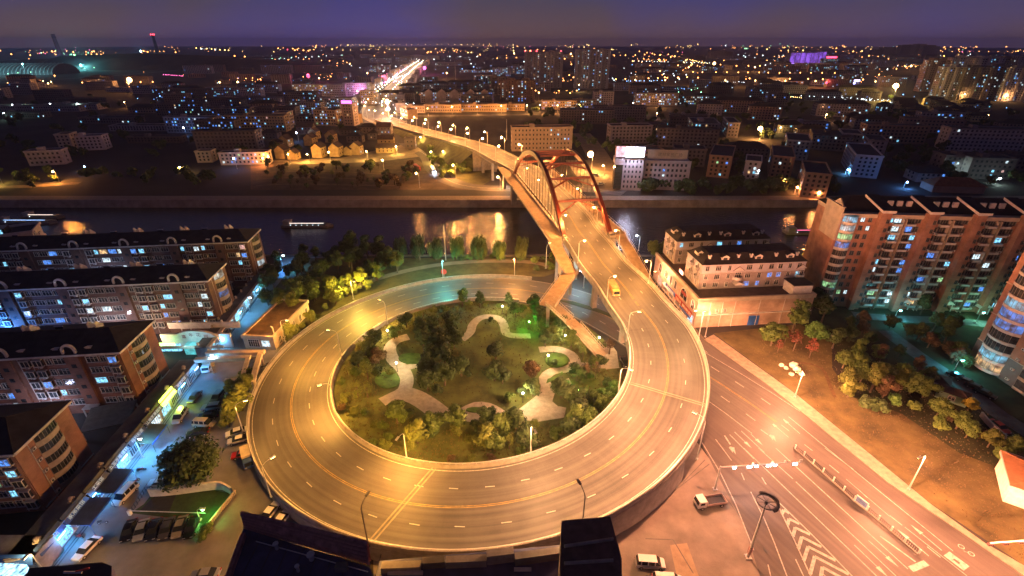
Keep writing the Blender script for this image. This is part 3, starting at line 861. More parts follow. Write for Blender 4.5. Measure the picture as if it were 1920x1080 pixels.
for a, r, h, lb, k in ((-106, 58, 10.2, 'dark curved lamp post on the outer parapet near the brick roof', {'dark': True}), (-69.4, 58, 9.6, 'dark curved lamp post on the outer parapet behind the dark stair tower', {'dark': True}),
                    (-153, 58.6, 8, 'lamp post beside the outer parapet above the two white sedans', {'power': 2200}), (-41.3, 59.8, 10.5, 'lamp post standing on the forecourt outside the right bend of the ramp', {'col': (1, .36, .17), 'power': 30000}),
                    (80.9, 59.6, 8, 'pale lamp post on the far verge right of the red disc sign', {}), (107.4, 59.4, 8.2, 'bluish lamp post on the far verge behind the red disc sign', {'kind': 'teal', 'col': (.12, .85, .75), 'power': 5200}),
                    (139.7, 61.5, 7.6, 'lamp post among yellow-lit bushes at the upper left bend', {'col': (1, .62, .10)}), (170, 59, 8.5, 'lamp post on the outer edge at the left bend above the flat-roofed shop', {'power': 4500}),
                    (0, 58.3, 8.5, 'lamp post on the outer parapet opposite the white shop block', {}), (-130, 58.6, 8.5, 'lamp post on the outer parapet above the blue-fronted van', {'power': 2600})):
    k = dict(k); k.setdefault('col', (1, .47, .19) if -75 < a < 10 else ((1, .43, .075) if (a < -100 or a > 120) else SOD)); pw_ = k.pop('power', PW)
    ring_lamp(a, r, h, lb, GO, True, power=pw_, **k)
# lamps along the approach and the bridge, both sides
s = S_RING + 14; n_ = 0
while s < ARC[i_br1]:
    for side in (-1, 1):
        p, d = pos(s + (7 if side > 0 else 0), side*8.3)
        r_ = Vector((d.y, -d.x, 0))
        nm = ('near', 'second', 'third', 'fourth', 'fifth', 'sixth', 'seventh', 'eighth', 'ninth')[min(n_, 8)]
        street_lamp(p, r_*-side, 8.0, 1.3, power=5200, globe=.28, label='%s orange lamp post from the ring on the %s side of the bridge' % (nm, 'river-left' if side < 0 else 'right-hand'), group=GB)
    s += 24; n_ += 1
s = ARC[i_br1]+8; n_ = 0
while s < ARC[i_gnd]+10:
    for side in (-1, 1):
        p, d = pos(s, side*8.6)
        r_ = Vector((d.y, -d.x, 0))
        street_lamp(p, r_*-side, 10, 1.6, power=11000, globe=.55, label='%s orange lamp post from the arch on the %s of the descending far road' % (ORD_[n_], 'left' if side < 0 else 'right'), group='lamp posts on the %s of the far descending road' % ('left' if side < 0 else 'right'))
    s += 33; n_ += 1
# avenue and side street lamps
GA = 'lamp posts along the avenue pavement'
DVA = Vector((-.91, -.42, 0))
AC = (1.0, .36, .17)
street_lamp(at(1703, 918, .14), DVA, 9.7, 2.0, col=AC, power=20000, label='pale lamp post on the avenue pavement beside the wide dry grass', group=GA)
street_lamp(at(1490, 745, .14), DVA, 8.6, 2.0, col=AC, power=20000, label='pale lamp post on the avenue pavement beside the white boulders', group=GA)
street_lamp(at(1322, 632, .14), DVA, 9.6, 2.0, col=AC, power=6000, label='pale lamp post at the front corner of the white shop block', group=GA)
street_lamp(at(1232, 545, .1), DVA, 8, 1.8, col=AC, power=4500, label='lamp post in front of the arched shop windows of the white block', group=GA)
street_lamp(at(1960, 1110, .14), DVA, 9.6, 2.0, col=AC, power=20000, label='lamp post on the avenue pavement beyond the right edge of the crossing lights', group=GA)
street_lamp(at(1505, 498, 0), Vector((-1, 0, 0)), 7, 1.2, col=(1, .75, .08), power=5000, label='lamp post inside the bright yellow tree behind the white block', group=GA)
# lamp under the bridge and road lamps on the far bank
for (u, v, h, lb, k) in ((1094, 540, 7, 'cold white lamp post below the ramp beside the dark carriageway', dict(kind='white', col=(.5, .9, 1), power=2500)), (1197, 470, 7, 'blue-white lamp post on the walkway east of the bridge', dict(kind='white', col=(.5, .75, 1), power=1500)),
                    (967, 352, 6, 'white lamp under the far end of the bridge', dict(kind='white', col=(.6, .85, 1), power=2500)), (938, 356, 8, 'orange lamp at the water edge left of the bridge foot', dict(power=15000)), (855, 335, 9, 'pale lamp post on the slope below the far road', dict(power=16000)), (813, 305, 8, 'lamp post in front of the green bushes by the red bus', dict(power=6000, col=(1, .6, .1))),
                    (787, 352, 9, 'dim lamp post at the riverside below the pink-lit road', dict(power=2500)), (500, 312, 6, 'orange lamp by the row of lit windows above the bank', dict(power=9000, col=(1, .30, .06))), (582, 304, 6, 'orange lamp in front of the gabled village houses', dict(power=8000, col=(1, .42, .08))),
                    (345, 327, 5, 'small yellow lamp alone on the dark left bank', dict(power=3000, col=(1, .6, .1))), (112, 342, 7, 'orange lamp at the far left riverside road', dict(power=9000, col=(1, .35, .06))), (5, 345, 5, 'yellow lamp at the left edge of the riverside road', dict(power=3000, col=(1, .6, .1))),
                    (1109, 322, 12, 'very bright orange lamp by the river right of the arch', dict(power=26000)), (1133, 330, 7, 'small orange lamp on the street beside the billboard building', dict(power=7000)), (1424, 262, 10, 'bright orange lamp among dark apartment blocks across the river', dict(power=30000)),
                    (1472, 352, 5, 'orange lamp at the foot of the brick end wall across the river', dict(power=7000, col=(1, .35, .08))), (1672, 190, 22, 'very bright yellow floodlight in front of the hillside villas', dict(power=150000, col=(1, .62, .15), kind='sodium')),
                    (165, 320, 3, 'small blue lamp on the dark left bank', dict(kind='blue', col=(.2, .4, 1), power=600)), (694, 600, .1, '', None)):
    if k is None: continue
    k.setdefault('globe', 1.9 if k.get('power', 0) > 20000 and v > 200 else (3.4 if k.get('power', 0) > 90000 else (.28 if v > 380 else .5)))
    street_lamp(at(u, v, 0), Vector((-1, 0, 0)), h, 1.0, label=lb, group='lamp posts on the far bank', **k)
# ================================================================ SIGNAL GANTRY, HIGH-MAST LAMP, CROSSING LIGHTS
gp = at(1340, 918, 0)
gy = empty('signal_gantry', gp, 0, label='mast arm with a row of blazing white lamps reaching over the avenue', cat='traffic light')
end = at(1501, 866, 6.3)-gp
b = MB(); b.tube([(0, 0, 0), (0, 0, 6.4)], [.22, .16], 8); b.box(-.4, .4, -.4, .4, 0, .3); b.build('mast', STEEL, gy)
b = MB(); b.tube([(0, 0, 6.2), (end.x, end.y, 6.3)], [.14, .09], 6); b.box(-.25, .25, -.1, .1, 6.1, 6.9, 0, 0, (end.x, end.y)); b.build('mast_arm', STEEL, gy)
for k, t in enumerate((.17, .36, .445, .60, .68, .93)):
    q = Vector((end.x*t, end.y*t, 0)); hb = MB(); w = .36 if k % 2 == 0 else .5
    hb.box(-w, w, -.12, .12, 5.75, 6.15); hb.box(-w+.06, w-.06, -.2, -.12, 5.8, 6.1, 1); hb.box(-.05, .05, -.1, .1, 6.1, 6.5)
    hl = hb.build('white_lamp', [DSTEEL, WHTG], gy, (q.x, q.y, 0), atan2(end.y, end.x))
    if k < 5: light(hl, (0, -.3, 5.7), (.75, .85, 1), 70, .2)
for k, t in enumerate((.40, .64, .80)):
    q = Vector((end.x*t, end.y*t, 0)); hb = MB(); hb.box(-.12, .12, -.15, .15, 6.35, 6.85); hb.build('camera', WHITE, gy, (q.x, q.y, 0), atan2(end.y, end.x))
pp = at(1402, 1045, 0)
rp = empty('high_mast_lamp', pp, 0, label='tall steel high-mast lamp with a ring of unlit floodlights over the chevrons', cat='sign pole')  # high mast with a ring of unlit floodlights
tip = at(1440, 940, 13.8)-pp
b = MB(); b.box(-.5, .5, -.5, .5, 0, .25); b.tube([(0, 0, 0), (0, 0, 7), (0, 0, 13.6)], [.26, .2, .13], 8); b.build('pole', STEEL, rp)
b = MB()
for k in range(20):
    a0, a1 = 2*pi*k/20, 2*pi*(k+1)/20
    b.tube([(1.5*cos(a0), 1.5*sin(a0), 13.9), (1.5*cos(a1), 1.5*sin(a1), 13.9)], .1, 4, cap=False)
for k in range(4):
    a0 = pi*k/4; b.tube([(-1.5*cos(a0), -1.5*sin(a0), 13.9), (1.5*cos(a0), 1.5*sin(a0), 13.9)], .05, 4)
b.tube([(0, 0, 13.5), (0, 0, 14.1)], .25, 8)
b.build('ring_frame', DSTEEL, rp)
for k in range(9):
    a0 = radians(-70+k*20); fb = MB(); fb.box(-.16, .16, -.28, .28, -.18, .22); fb.box(-.12, .12, -.23, .23, -.24, -.18, 1); fb.build('floodlight', [DSTEEL, GLASS], rp, (1.75*cos(a0), 1.75*sin(a0), 13.9), a0)
b = MB()
for k in range(5): b.box(-.26, .26, -.26, .26, 1.2+k*.35, 1.3+k*.35)
b.build('warning_band', mat('maroon_paint', (.20, .04, .04)), rp)
cl = empty('crossing_signal', at(1935, 1050, 0), 0, label='horizontal arm with three dark red traffic signal heads over the grass corner', cat='traffic light')
A_ = at(1857, 1018, 5.6)-cl.location; b = MB(); b.tube([(0, 0, 0), (0, 0, 5.7)], .16, 8); b.tube([(0, 0, 5.6), (A_.x, A_.y, 5.6)], .1, 6); b.build('mast', WHITE, cl)
for t in (.98, .72, .45):
    hb = MB(); hb.box(-.45, .45, -.18, .18, -.5, -.1).tube([(-.28, -.18, -.3), (-.28, -.24, -.3)], .13, 8, 1).tube([(0, -.18, -.3), (0, -.24, -.3)], .13, 8, 1).tube([(.28, -.18, -.3), (.28, -.24, -.3)], .13, 8, 1)
    hb.build('signal_head', [mat('maroon_paint', (.20, .04, .04), .5, .1), GLASS], cl, (A_.x*t, A_.y*t, 5.5))
rs = empty('round_red_sign', at(833, 520, 0), 0, label='round red disc sign on a post by the far side of the ring', cat='sign')
b = MB(); b.tube([(0, 0, 0), (0, 0, 2.9)], .06, 6); b.build('post', STEEL, rs)
b = MB(); b.tube([(0, -.1, 2.4), (0, -.16, 2.4)], 1.1, 20); b.build('disc', mat('sign_red', (.65, .05, .03), .5, .05), rs)
# ================================================================ BUILDING PIECES
WM = {}
DIM = {m.name: glow(m.name+'_behind_glass', tuple(m.node_tree.nodes['Principled BSDF'].inputs['Emission Color'].default_value)[:3], .45, .95, .7) for m in LIT}
DKFR = mat('grey_window_frame', (.20, .19, .18), .5, .1, 2)
def win_mesh(w, h, style, fm):
    """frame facing -Y, origin at the centre of the opening on the wall face"""
    k = ('w', round(w, 2), round(h, 2), style, fm.name)
    if k in WM: return WM[k]
    b = MB(); t = .09; y0, y1 = (-.16, 0) if style != 'bay' else (-.75, 0)
    if style == 'bay':
        b.box(-w/2-.12, w/2+.12, y0-.06, 0, h/2, h/2+.16); b.box(-w/2-.12, w/2+.12, y0-.06, 0, -h/2-.22, -h/2)
        for s in (-1, 1):
            b.box(s*w/2-.06, s*w/2+.06, y0, y0+.12, -h/2, h/2); b.box(s*w/2-.05, s*w/2+.05, -.1, 0, -h/2, h/2)
            b.box(s*w/2-.02, s*w/2+.02, y0+.12, -.1, -h/2, h/2, 1)
        b.box(-.04, .04, y0, y0+.08, -h/2, h/2)
    else:
        b.box(-w/2-t, w/2+t, y0, y1, h/2, h/2+t); b.box(-w/2-t*1.8, w/2+t*1.8, y0-.1, y1, -h/2-t, -h/2)
        b.box(-w/2-t, -w/2, y0, y1, -h/2, h/2); b.box(w/2, w/2+t, y0, y1, -h/2, h/2)
        n = max(1, int(w/.8))
        for i in range(1, n+1 if n > 1 else 2):
            x = -w/2+w*i/(n+1)
            b.box(x-.03, x+.03, -.10, -.02, -h/2, h/2)
        b.box(-w/2, w/2, -.10, -.02, h*.18, h*.18+.05)
    WM[k] = b.mesh('window', [fm, PANEG]); return WM[k]
def pane_mesh(w, h, style, m):
    k = ('p', round(w, 2), round(h, 2), style, m.name)
    if k in WM: return WM[k]
    y = -.015 if style != 'bay' else -.68
    b = MB(); b.quad((-w/2, y, -h/2), (w/2, y, -h/2), (w/2, y, h/2), (-w/2, y, h/2))
    WM[k] = b.mesh('pane', m); return WM[k]
def pick(p, weights=(5, 5, 4, 1, 1, .6)):
    if R.random() < p: return R.choices(LIT, weights)[0]
    return PANEG
def window(par, x, y, z, rz, w, h, style='plain', m=None, fm=TRIM):
    f = inst('window', win_mesh(w, h, style, fm), par, (x, y, z), rz)
    inst('pane', pane_mesh(w, h, style, m or PANEG), f)
    return f
def ac_unit(par, x, y, z, rz):
    if 'ac' not in WM:
        b = MB(); b.box(-.42, .42, -.42, -.08, -.3, .3); b.tube([(-.08, -.42, 0), (-.08, -.45, 0)], .22, 8, 1); b.box(-.45, .45, -.4, 0, -.36, -.31, 1)
        WM['ac'] = b.mesh('air_conditioner', [TRIM, DSTEEL])
    inst('air_conditioner', WM['ac'], par, (x, y, z), rz)
def balcony(par, x, y, z, rz, w, d, h=2.9, m=None, para=TRIM, lit=None, flat=False, ph=1.0):
    """curved balcony facing -Y with a solid parapet and glazing above it"""
    k = ('b', round(w, 2), round(d, 2), para.name, flat, ph)
    n = 8
    arc = [(-w/2 + w*i/n, -d*(sin(pi*i/n)**.6 if not flat else (1 if 0 < i < n else 0))) for i in range(n+1)]
    if flat: arc = [(-w/2, 0), (-w/2, -d), (w/2, -d), (w/2, 0)]
    if k not in WM:
        b = MB(); b.prism([(p[0], p[1]) for p in arc][::1] if False else arc, -.12, .06)
        for i in range(len(arc)-1):
            p, q = arc[i], arc[i+1]; v = Vector((q[0]-p[0], q[1]-p[1], 0)); a = atan2(v.y, v.x)
            b.box(0, v.length, 0, .12, -.12, ph, 0, a, p); b.box(0, v.length, -.08, .16, ph, ph+.09, 0, a, p)
        WM[k] = b.mesh('balcony', para)
    o = inst('balcony', WM[k], par, (x, y, z), rz)
    if lit is not None:
        if lit is not PANEG: lit = DIM[lit.name]
        kk = ('g',) + k[1:] + (lit.name, h)
        if kk not in WM:
            b = MB()
            for i in range(len(arc)-1):
                p, q = Vector((arc[i][0]*.97, arc[i][1]*.94, 0)), Vector((arc[i+1][0]*.97, arc[i+1][1]*.94, 0))
                b.quad((p.x, p.y, ph+.1), (q.x, q.y, ph+.1), (q.x, q.y, h-.14), (p.x, p.y, h-.14), 0)
                b.box(-.04, .04, -.05, .03, ph+.09, h-.12, 1, 0, (p.x, p.y))
            WM[kk] = b.mesh('glazing', [lit, DKFR])
        inst('glazing', WM[kk], o)
    return o
def hip_roof(par, x0, x1, y0, y1, z, rise, m, ov=.6, hip=None, name='roof', trim=True):
    x0 -= ov; x1 += ov; y0 -= ov; y1 += ov; hip = (y1-y0)/2 if hip is None else hip
    ym = (y0+y1)/2; b = MB()
    A, B_, C_, D = (x0, y0, z), (x1, y0, z), (x1, y1, z), (x0, y1, z); E_, F_ = (x0+hip, ym, z+rise), (x1-hip, ym, z+rise)
    b.quad(A, B_, F_, E_); b.tri(B_, C_, F_); b.quad(C_, D, E_, F_); b.tri(D, A, E_)
    b.tube([(E_[0], ym, z+rise), (F_[0], ym, z+rise)], .14, 4)
    for P_, Q_ in ((B_, F_), (C_, F_), (A, E_), (D, E_)): b.tube([P_, Q_], .12, 4)
    r = b.build(name, m, par)
    if trim:
        b = MB(); b.box(x0, x1, y0-.1, y0+.2, z-.45, z+.02); b.box(x0, x1, y1-.2, y1+.1, z-.45, z+.02); b.box(x0-.1, x0+.2, y0+.2, y1-.2, z-.45, z+.02); b.box(x1-.2, x1+.1, y0+.2, y1-.2, z-.45, z+.02); b.box(x0+.2, x1-.2, y0+.2, y1-.2, z-.4, z-.1)
        b.build('eaves', TRIM, par)
    return r
def arch_top(par, x, y, z, r=1.5):
    b = MB(); n = 10
    for i in range(n):
        a0, a1 = pi*i/n, pi*(i+1)/n
        for ri, ro in ((r-.45, r),):
            P = [(x+q*cos(a), y+yy, z+1.0+q*sin(a)*1.1) for a in (a0, a1) for q in (ri, ro) for yy in (0, .5)]
            i0 = len(b.v); b.v += P
            for f in ((0, 2, 6, 4), (1, 5, 7, 3), (2, 3, 7, 6), (0, 4, 5, 1)): b.f.append(tuple(i0+k for k in f)); b.m.append(0)
    for s in (-1, 1): b.box(x+s*(r-.22)-.23, x+s*(r-.22)+.23, y, y+.5, z-.6, z+1.0)
    b.build('roof_arch', TRIM, par)
def fins(par, x, y, z):
    b = MB()
    for s in (-.8, .8):
        i = len(b.v); P = [(0, 0), (0, 2.6), (.5, 3.0), (2.4, 1.2), (2.4, 0)]
        for xx in (x+s-.15, x+s+.15): b.v += [(xx, y+p[0], z+p[1]) for p in P]
        n = 5
        b.f.append(tuple(range(i, i+n))); b.m.append(0); b.f.append(tuple(range(i+2*n-1, i+n-1, -1))); b.m.append(0)
        for k in range(n): b.f.append((i+k, i+n+k, i+n+(k+1) % n, i+(k+1) % n)); b.m.append(0)
    b.build('roof_fin', TRIM, par)
def left_block(name, px, L, W, h, brick, arches, litp, label, nfl=5, first=2.2, wts=(5, 5, 4, 1, 1, .6), endstyle='curve'):
    F_ = at(px[0], px[1], h); F_.z = 0
    o = empty(name, F_, radians(6.2), label=label, cat='apartment block', group='brick apartment blocks on the left')
    b = MB(); b.box(-L, 0, 0, W, 0, h-.4); b.build('wall', brick, o)
    hip_roof(o, -L, 0, 0, W, h, 2.6, ROOFD, hip=W*.42)
    fh = (h-1.2-first+1.0)/nfl
    zs = [first+fh*(k+.45) for k in range(nfl)]
    x = -1.6; i = 0
    ar = [-a for a in arches]
    cols = []
    for a in ar:
        arch_top(o, a, -.35, h-.1)
        sb = MB(); sb.box(a-1.5, a+1.5, -.5, 0, .6, h-.5); 
        for k in range(nfl): sb.box(a-.5, a+.5, -.56, -.5, first+fh*k-.5, first+fh*k+.5, 1)
        sb.build('stair_bay', [brick, PANEG], o)
        pb = MB(); pb.box(a-1.5, a+1.5, -2.2, -.5, 2.6, 2.85).box(a-1.45, a-1.2, -2.1, -1.9, 0, 2.6).box(a+1.2, a+1.45, -2.1, -1.9, 0, 2.6); pb.build('porch', TRIM, o)
        fins(o, a+1.5, W*.5, h+1.2)
    for a in ar:
        for dx in (-3.6, 3.4):
            b = MB(); b.box(-.55, .55, 0, 1.0, 0, .5); b.box(-.7, .7, -.1, .0, .4, .62); b.tri((-.7, -.1, .62), (.7, -.1, .62), (0, -.1, .95)); b.build('roof_vent', TRIM, o, (a+dx, .9, h+.35))
        b = MB(); b.box(-.9, .9, 0, .06, 0, 1.0); b.tube([(-.9, .1, 1.1), (.9, .1, 1.1)], .2, 6, 1); b.build('solar_heater', [GLASS, TRIM], o, (a-7, W*.62, h+1.6))
    def free(x, w): return all(abs(x-a) > w/2+1.55 for a in ar)
    pat = (('bay', 1.7), ('plain', 1.1), ('plain', 2.4), ('plain', 2.4), ('plain', 1.1), ('bay', 1.7)); j = 0
    while x > -L+1.2:
        st, w = pat[j % len(pat)]
        if not free(x, w): x -= .5; continue
        for z in zs:
            m = pick(litp, wts)
            window(o, x, 0, z, 0, w, 1.5, st, m)
            if st == 'bay' and R.random() < .8: ac_unit(o, x+R.choice((-.1, .2)), 0, z-1.2, 0)
        if st == 'bay':
            tb = MB(); tb.box(x-w/2-.5, x+w/2+.5, -.12, 0, .5, h-.6); tb.build('pilaster', brick, o)
            tb = MB(); tb.tube([(x-w/2-.75, -.1, .3), (x-w/2-.75, -.1, h-.6)], .06, 5); tb.build('drainpipe', TRIM, o)
        x -= w/2 + .55 + pat[(j+1) % len(pat)][1]/2 + (.35 if st == 'bay' else 0); j += 1
    # east end wall
    for z in zs:
        if endstyle == 'curve':
            balcony(o, .02, W*.56, z-1.35, pi/2, W*.46, 1.3, fh, lit=pick(.3, wts), para=CREAM)
        else:
            balcony(o, .02, W*.52, z-1.35, pi/2, W*.42, .9, fh, lit=PANEG, para=CREAM)
            ac_unit(o, 0, W*.24, z-.7, pi/2)
    tb = MB(); tb.tube([(.1, W*.2, .3), (.1, W*.2, h-.6)], .07, 5); tb.build('drainpipe', TRIM, o)
    tb = MB(); tb.box(.0, .12, -.1, W+.1, first-.4, first-.15); tb.build('string_course', TRIM, o)
    return o
left_block('apartment_block', (222, 658), 40, 13.3, 17, BRICK, (10.2, 24.4), .17, 'brick apartment block with dark hip roof, in the middle row left of the blue street', endstyle='wave')
left_block('apartment_block', (387, 525), 75, 12.2, 17.5, BRICKB, (9.0, 24.0, 39.5, 55), .27, 'long brick apartment block with lit windows beside the arched shop gate', wts=(6, 5, 5, .5, .6, .8))
left_block('apartment_block', (462, 452), 90, 12.0, 17.8, BRICKB, (9.5, 24.5, 40, 56, 72), .22, 'farthest brick apartment block by the river with four white roof arches')
left_block('apartment_block', (23, 848), 14, 13.4, 15, ORANGE, (11.5,), .25, 'nearest brick apartment block with wavy balconies at the lower left', endstyle='wave', nfl=5, first=1.2)
# white block at the far left edge
o = empty('white_apartment_block', at(60, 470, 16)*Vector((1, 1, 0)) if False else Vector((at(60, 436, 18).x, at(60, 436, 18).y, 0)), radians(30), label='white apartment block with a turquoise-lit top room at the left edge by the river', cat='apartment block')
b = MB(); b.box(-22, 0, 0, 11, 0, 18); b.build('wall', TRIM, o)
b = MB(); b.box(-22.4, .4, -.4, 0, 18, 18.9).box(-22.4, .4, 11, 11.4, 18, 18.9).box(0, .4, 0, 11, 18, 18.9); b.build('parapet', TRIM, o)
b = MB(); b.box(-22, 0, 0, 11, 18, 18.1); b.build('roof', ROOFD, o)
for z in (3, 6, 9, 12, 15.2):
    for x in (-2, -5, -8, -11.5, -15): window(o, x, 0, z, 0, 1.5, 1.5, 'plain', pick(.3))
b = MB(); b.box(-14, -7, .5, 6, 18.1, 20.6); tr = b.build('roof_room', GLASS, o); window(o, -10.5, .5, 19.4, 0, 5.5, 1.8, 'plain', LIT[0])
# ================================================================ TOWER BLOCK ON THE RIGHT
hE = 32.5
Fe = at(1652, 403, hE); Fe.z = 0
AE = radians(-4.9); uE = Vector((cos(AE), sin(AE), 0)); 
E_ = empty('tower_block', Fe - uE*11.5, AE, label='twelve storey orange brick tower block with white sloping caps above projecting ribs', cat='apartment block')
LE = 95; WE = 15
b = MB(); b.box(0, LE, 0, WE, 0, hE-1.0); b.build('wall', ORANGE, E_)
b = MB(); b.box(-.2, LE, -.25, WE, hE-1.0, hE+.2); b.build('parapet', CREAM, E_)
hip_roof(E_, 0, LE, 2.2, WE, hE+.25, 3.4, ROOFD, ov=.3, trim=False)
FHE = (hE-1.6)/11
zs = [1.3+FHE*k for k in range(11)]
# left end: beige gable fin and the curved corner balconies
b = MB(); b.box(-.5, 0, -.6, WE*.62, 0, 24).box(-.5, 0, -.6, WE*.62, 24, hE+2.2, 1)
b.prism([(-.75, -.9), (.15, -.9), (.15, WE*.62+.3), (-.75, WE*.62+.3)], hE+2.2, hE+2.5, 1)
b.build('end_wall', [ORANGE, CREAM], E_)
b = MB(); b.tri((-.4, 0, hE+2.5), (-.4, 5.5, hE+2.5), (-.4, 2.6, hE+4.3)); b.tri((0, 0, hE+2.5), (0, 2.6, hE+4.3), (0, 5.5, hE+2.5)); b.quad((-.4, 0, hE+2.5), (-.4, 2.6, hE+4.3), (0, 2.6, hE+4.3), (0, 0, hE+2.5)); b.quad((-.4, 2.6, hE+4.3), (-.4, 5.5, hE+2.5), (0, 5.5, hE+2.5), (0, 2.6, hE+4.3)); b.build('gable', CREAM, E_)
litseq = [LIT[0], None, LIT[3], None, None, None, None, LIT[1], LIT[3], LIT[2], LIT[0]]
for k, z in enumerate(zs):
    balcony(E_, 2.9, -.02, z, 0, 4.6, 1.7, FHE, lit=litseq[k] if litseq[k] else PANEG, para=TRIM, ph=.75)
    for x, w in ((6.6, 1.2), (8.8, 1.0)): window(E_, x, 0, z+1.5, 0, w, 1.4, 'plain', pick(.35 if k in (0, 1, 8, 9) else .03), DKFR)
RIBX = [10.6+13.6*i for i in range(7)]
for ri, x0 in enumerate(RIBX):
    b = MB(); b.box(x0, x0+1.7, -2.0, 0, 0, hE+1.2).box(x0+1.7, x0+3.3, -1.4, 0, 0, hE+1.0); b.build('rib', ORANGE, E_)
    # white sloping cap
    b = MB()
    for xa, xb, yf in ((x0-.25, x0+3.6, -2.3),):
        P = [(xa, yf, hE+1.2), (xb, yf, hE+1.2), (xb, yf, hE+2.0), (xa, yf, hE+2.0)]
        Q = [(xa-1.6, 6.0, hE+4.0), (xb-1.6, 6.0, hE+4.0), (xb-1.6, 6.0, hE+4.8), (xa-1.6, 6.0, hE+4.8)]
        i = len(b.v); b.v += P+Q
        for f in ((0, 1, 2, 3), (7, 6, 5, 4), (0, 4, 5, 1), (1, 5, 6, 2), (2, 6, 7, 3), (3, 7, 4, 0)): b.f.append(tuple(i+k for k in f)); b.m.append(0 if f != (2, 6, 7, 3) else 1)
    b.build('roof_cap', [TRIM, ROOFD], E_)
    for xx in (x0+4.8, x0+7.6, x0+10.4):
        b = MB(); b.box(xx, xx+1.6, 4.5, 5.1, hE+.5, hE+3.2); b.build('chimney', TRIM, E_)
    for k, z in enumerate(zs): window(E_, x0+2.55, -1.4, z+1.5, 0, .85, 1.1, 'plain', PANEG, DKFR)
    cols = ((4.3, 1.3, 'w'), (6.3, 2.1, 'b'), (8.15, .9, 'r'), (10.1, 2.3, 'b'), (12.3, 1.5, 'w'))
    for dx, w, ty in cols:
        X = x0+dx
        if X > LE-2 or x0 > LE-14: continue
        if ty == 'r':
            b = MB(); b.box(X-.5, X-.42, -1.0, 0, 0, hE-1).box(X+.42, X+.5, -1.0, 0, 0, hE-1); b.build('shaft_wall', CREAM, E_); 
            for z in zs[::2]: window(E_, X, 0, z+1.6, 0, .6, 1.0, 'plain', PANEG, DKFR)
            continue
        for k, z in enumerate(zs):
            p = .22 if ri < 2 else .13
            m = pick(p, (6, 3, 5, 1.5, .8, .8))
            if ty == 'b':
                balcony(E_, X, -.02, z, 0, w+.5, 1.1, FHE, para=TRIM, flat=True, ph=.55)
                window(E_, X, 0, z+1.6, 0, w, 1.7, 'plain', m, DKFR)
            else:
                window(E_, X, 0, z+1.6, 0, w, 1.5, 'plain', m, DKFR)
                if k % 2: ac_unit(E_, X, 0, z+.5, 0)
    if x0 < LE-14:
        b = MB(); b.box(x0+3.3, x0+13.5, -.1, 0, zs[10]+FHE-.1, zs[10]+FHE+.15).box(x0+3.3, x0+13.5, -.08, 0, 9.8, 9.95); b.build('string_course', CREAM, E_)
# entrance canopies
for i, (u, v) in enumerate(((1622, 572), (1688, 577), (1767, 580), (1836, 586))):
    q = at(u, v, 0); c = empty('entrance_porch', q, AE, label='small white gabled porch, number %s from the left at the foot of the tower block' % ('one', 'two', 'three', 'four')[i], cat='porch', group='white gabled porches below the tower block')
    b = MB()
    for sx in (-1.5, 1.5):
        for sy in (-1.2, 1.2): b.box(sx-.12, sx+.12, sy-.12, sy+.12, 0, 2.6)
    b.build('column', WHITE, c)
    b = MB(); P = [(-2, 2.6), (2, 2.6), (0, 4.0)]
    for yy in (-1.6, 1.6): b.tri(*[(x, yy, z) for x, z in (P if yy < 0 else P[::-1])])
    b.quad((-2.2, -1.7, 2.5), (0, -1.7, 4.1), (0, 1.7, 4.1), (-2.2, 1.7, 2.5)); b.quad((0, -1.7, 4.1), (2.2, -1.7, 2.5), (2.2, 1.7, 2.5), (0, 1.7, 4.1)); b.build('gable_roof', WHITE, c)
# ================================================================ NEAR TOWER AT THE RIGHT EDGE (faces west)
T_ = empty('corner_tower', (129.6, 114, 0), radians(-88), label='orange tower with grey base and stacked curved white balconies at the right edge', cat='apartment block')
# local: x runs south along the west face, y runs east
b = MB(); b.box(0, 30, 0, 16, 6.6, 38, 0).box(-.1, 30.1, -.1, 16.1, 0, 6.6, 1); b.build('wall', [ORANGE, mat('dark_stone', (.10, .10, .10), .6, .2, .5)], T_)
b = MB(); b.box(-.3, 30.3, -.3, 16.3, 38, 38.6); b.build('parapet', CREAM, T_)
b = MB()
for z in (6.6, 15, 24): b.box(-.16, 30.2, -.16, 0, z, z+.25).box(-.16, 0, 0, 16, z, z+.25)
b.build('string_course', CREAM, T_)
for k in range(12):
    m = {0: LIT[4], 1: LIT[0], 4: LIT[1], 5: LIT[1], 6: LIT[0]}.get(k, PANEG)
    balcony(T_, 5.3, -.02, .6+3.05*k, 0, 7.6, 2.2, 3.05, lit=m, para=TRIM, ph=.6)
    window(T_, 5.3, 0, .6+3.05*k+1.6, 0, 3.4, 1.7, 'plain', m if m is not PANEG else PANEG)
    balcony(T_, 17, -.02, .6+3.05*k, 0, 6.5, 1.2, 3.05, lit=pick(.4, (5, 2, 2, 3, 1, 1)), para=CREAM, ph=.6, flat=True)
    ac_unit(T_, 11.2, 0, 1.4+3.05*k, 0)
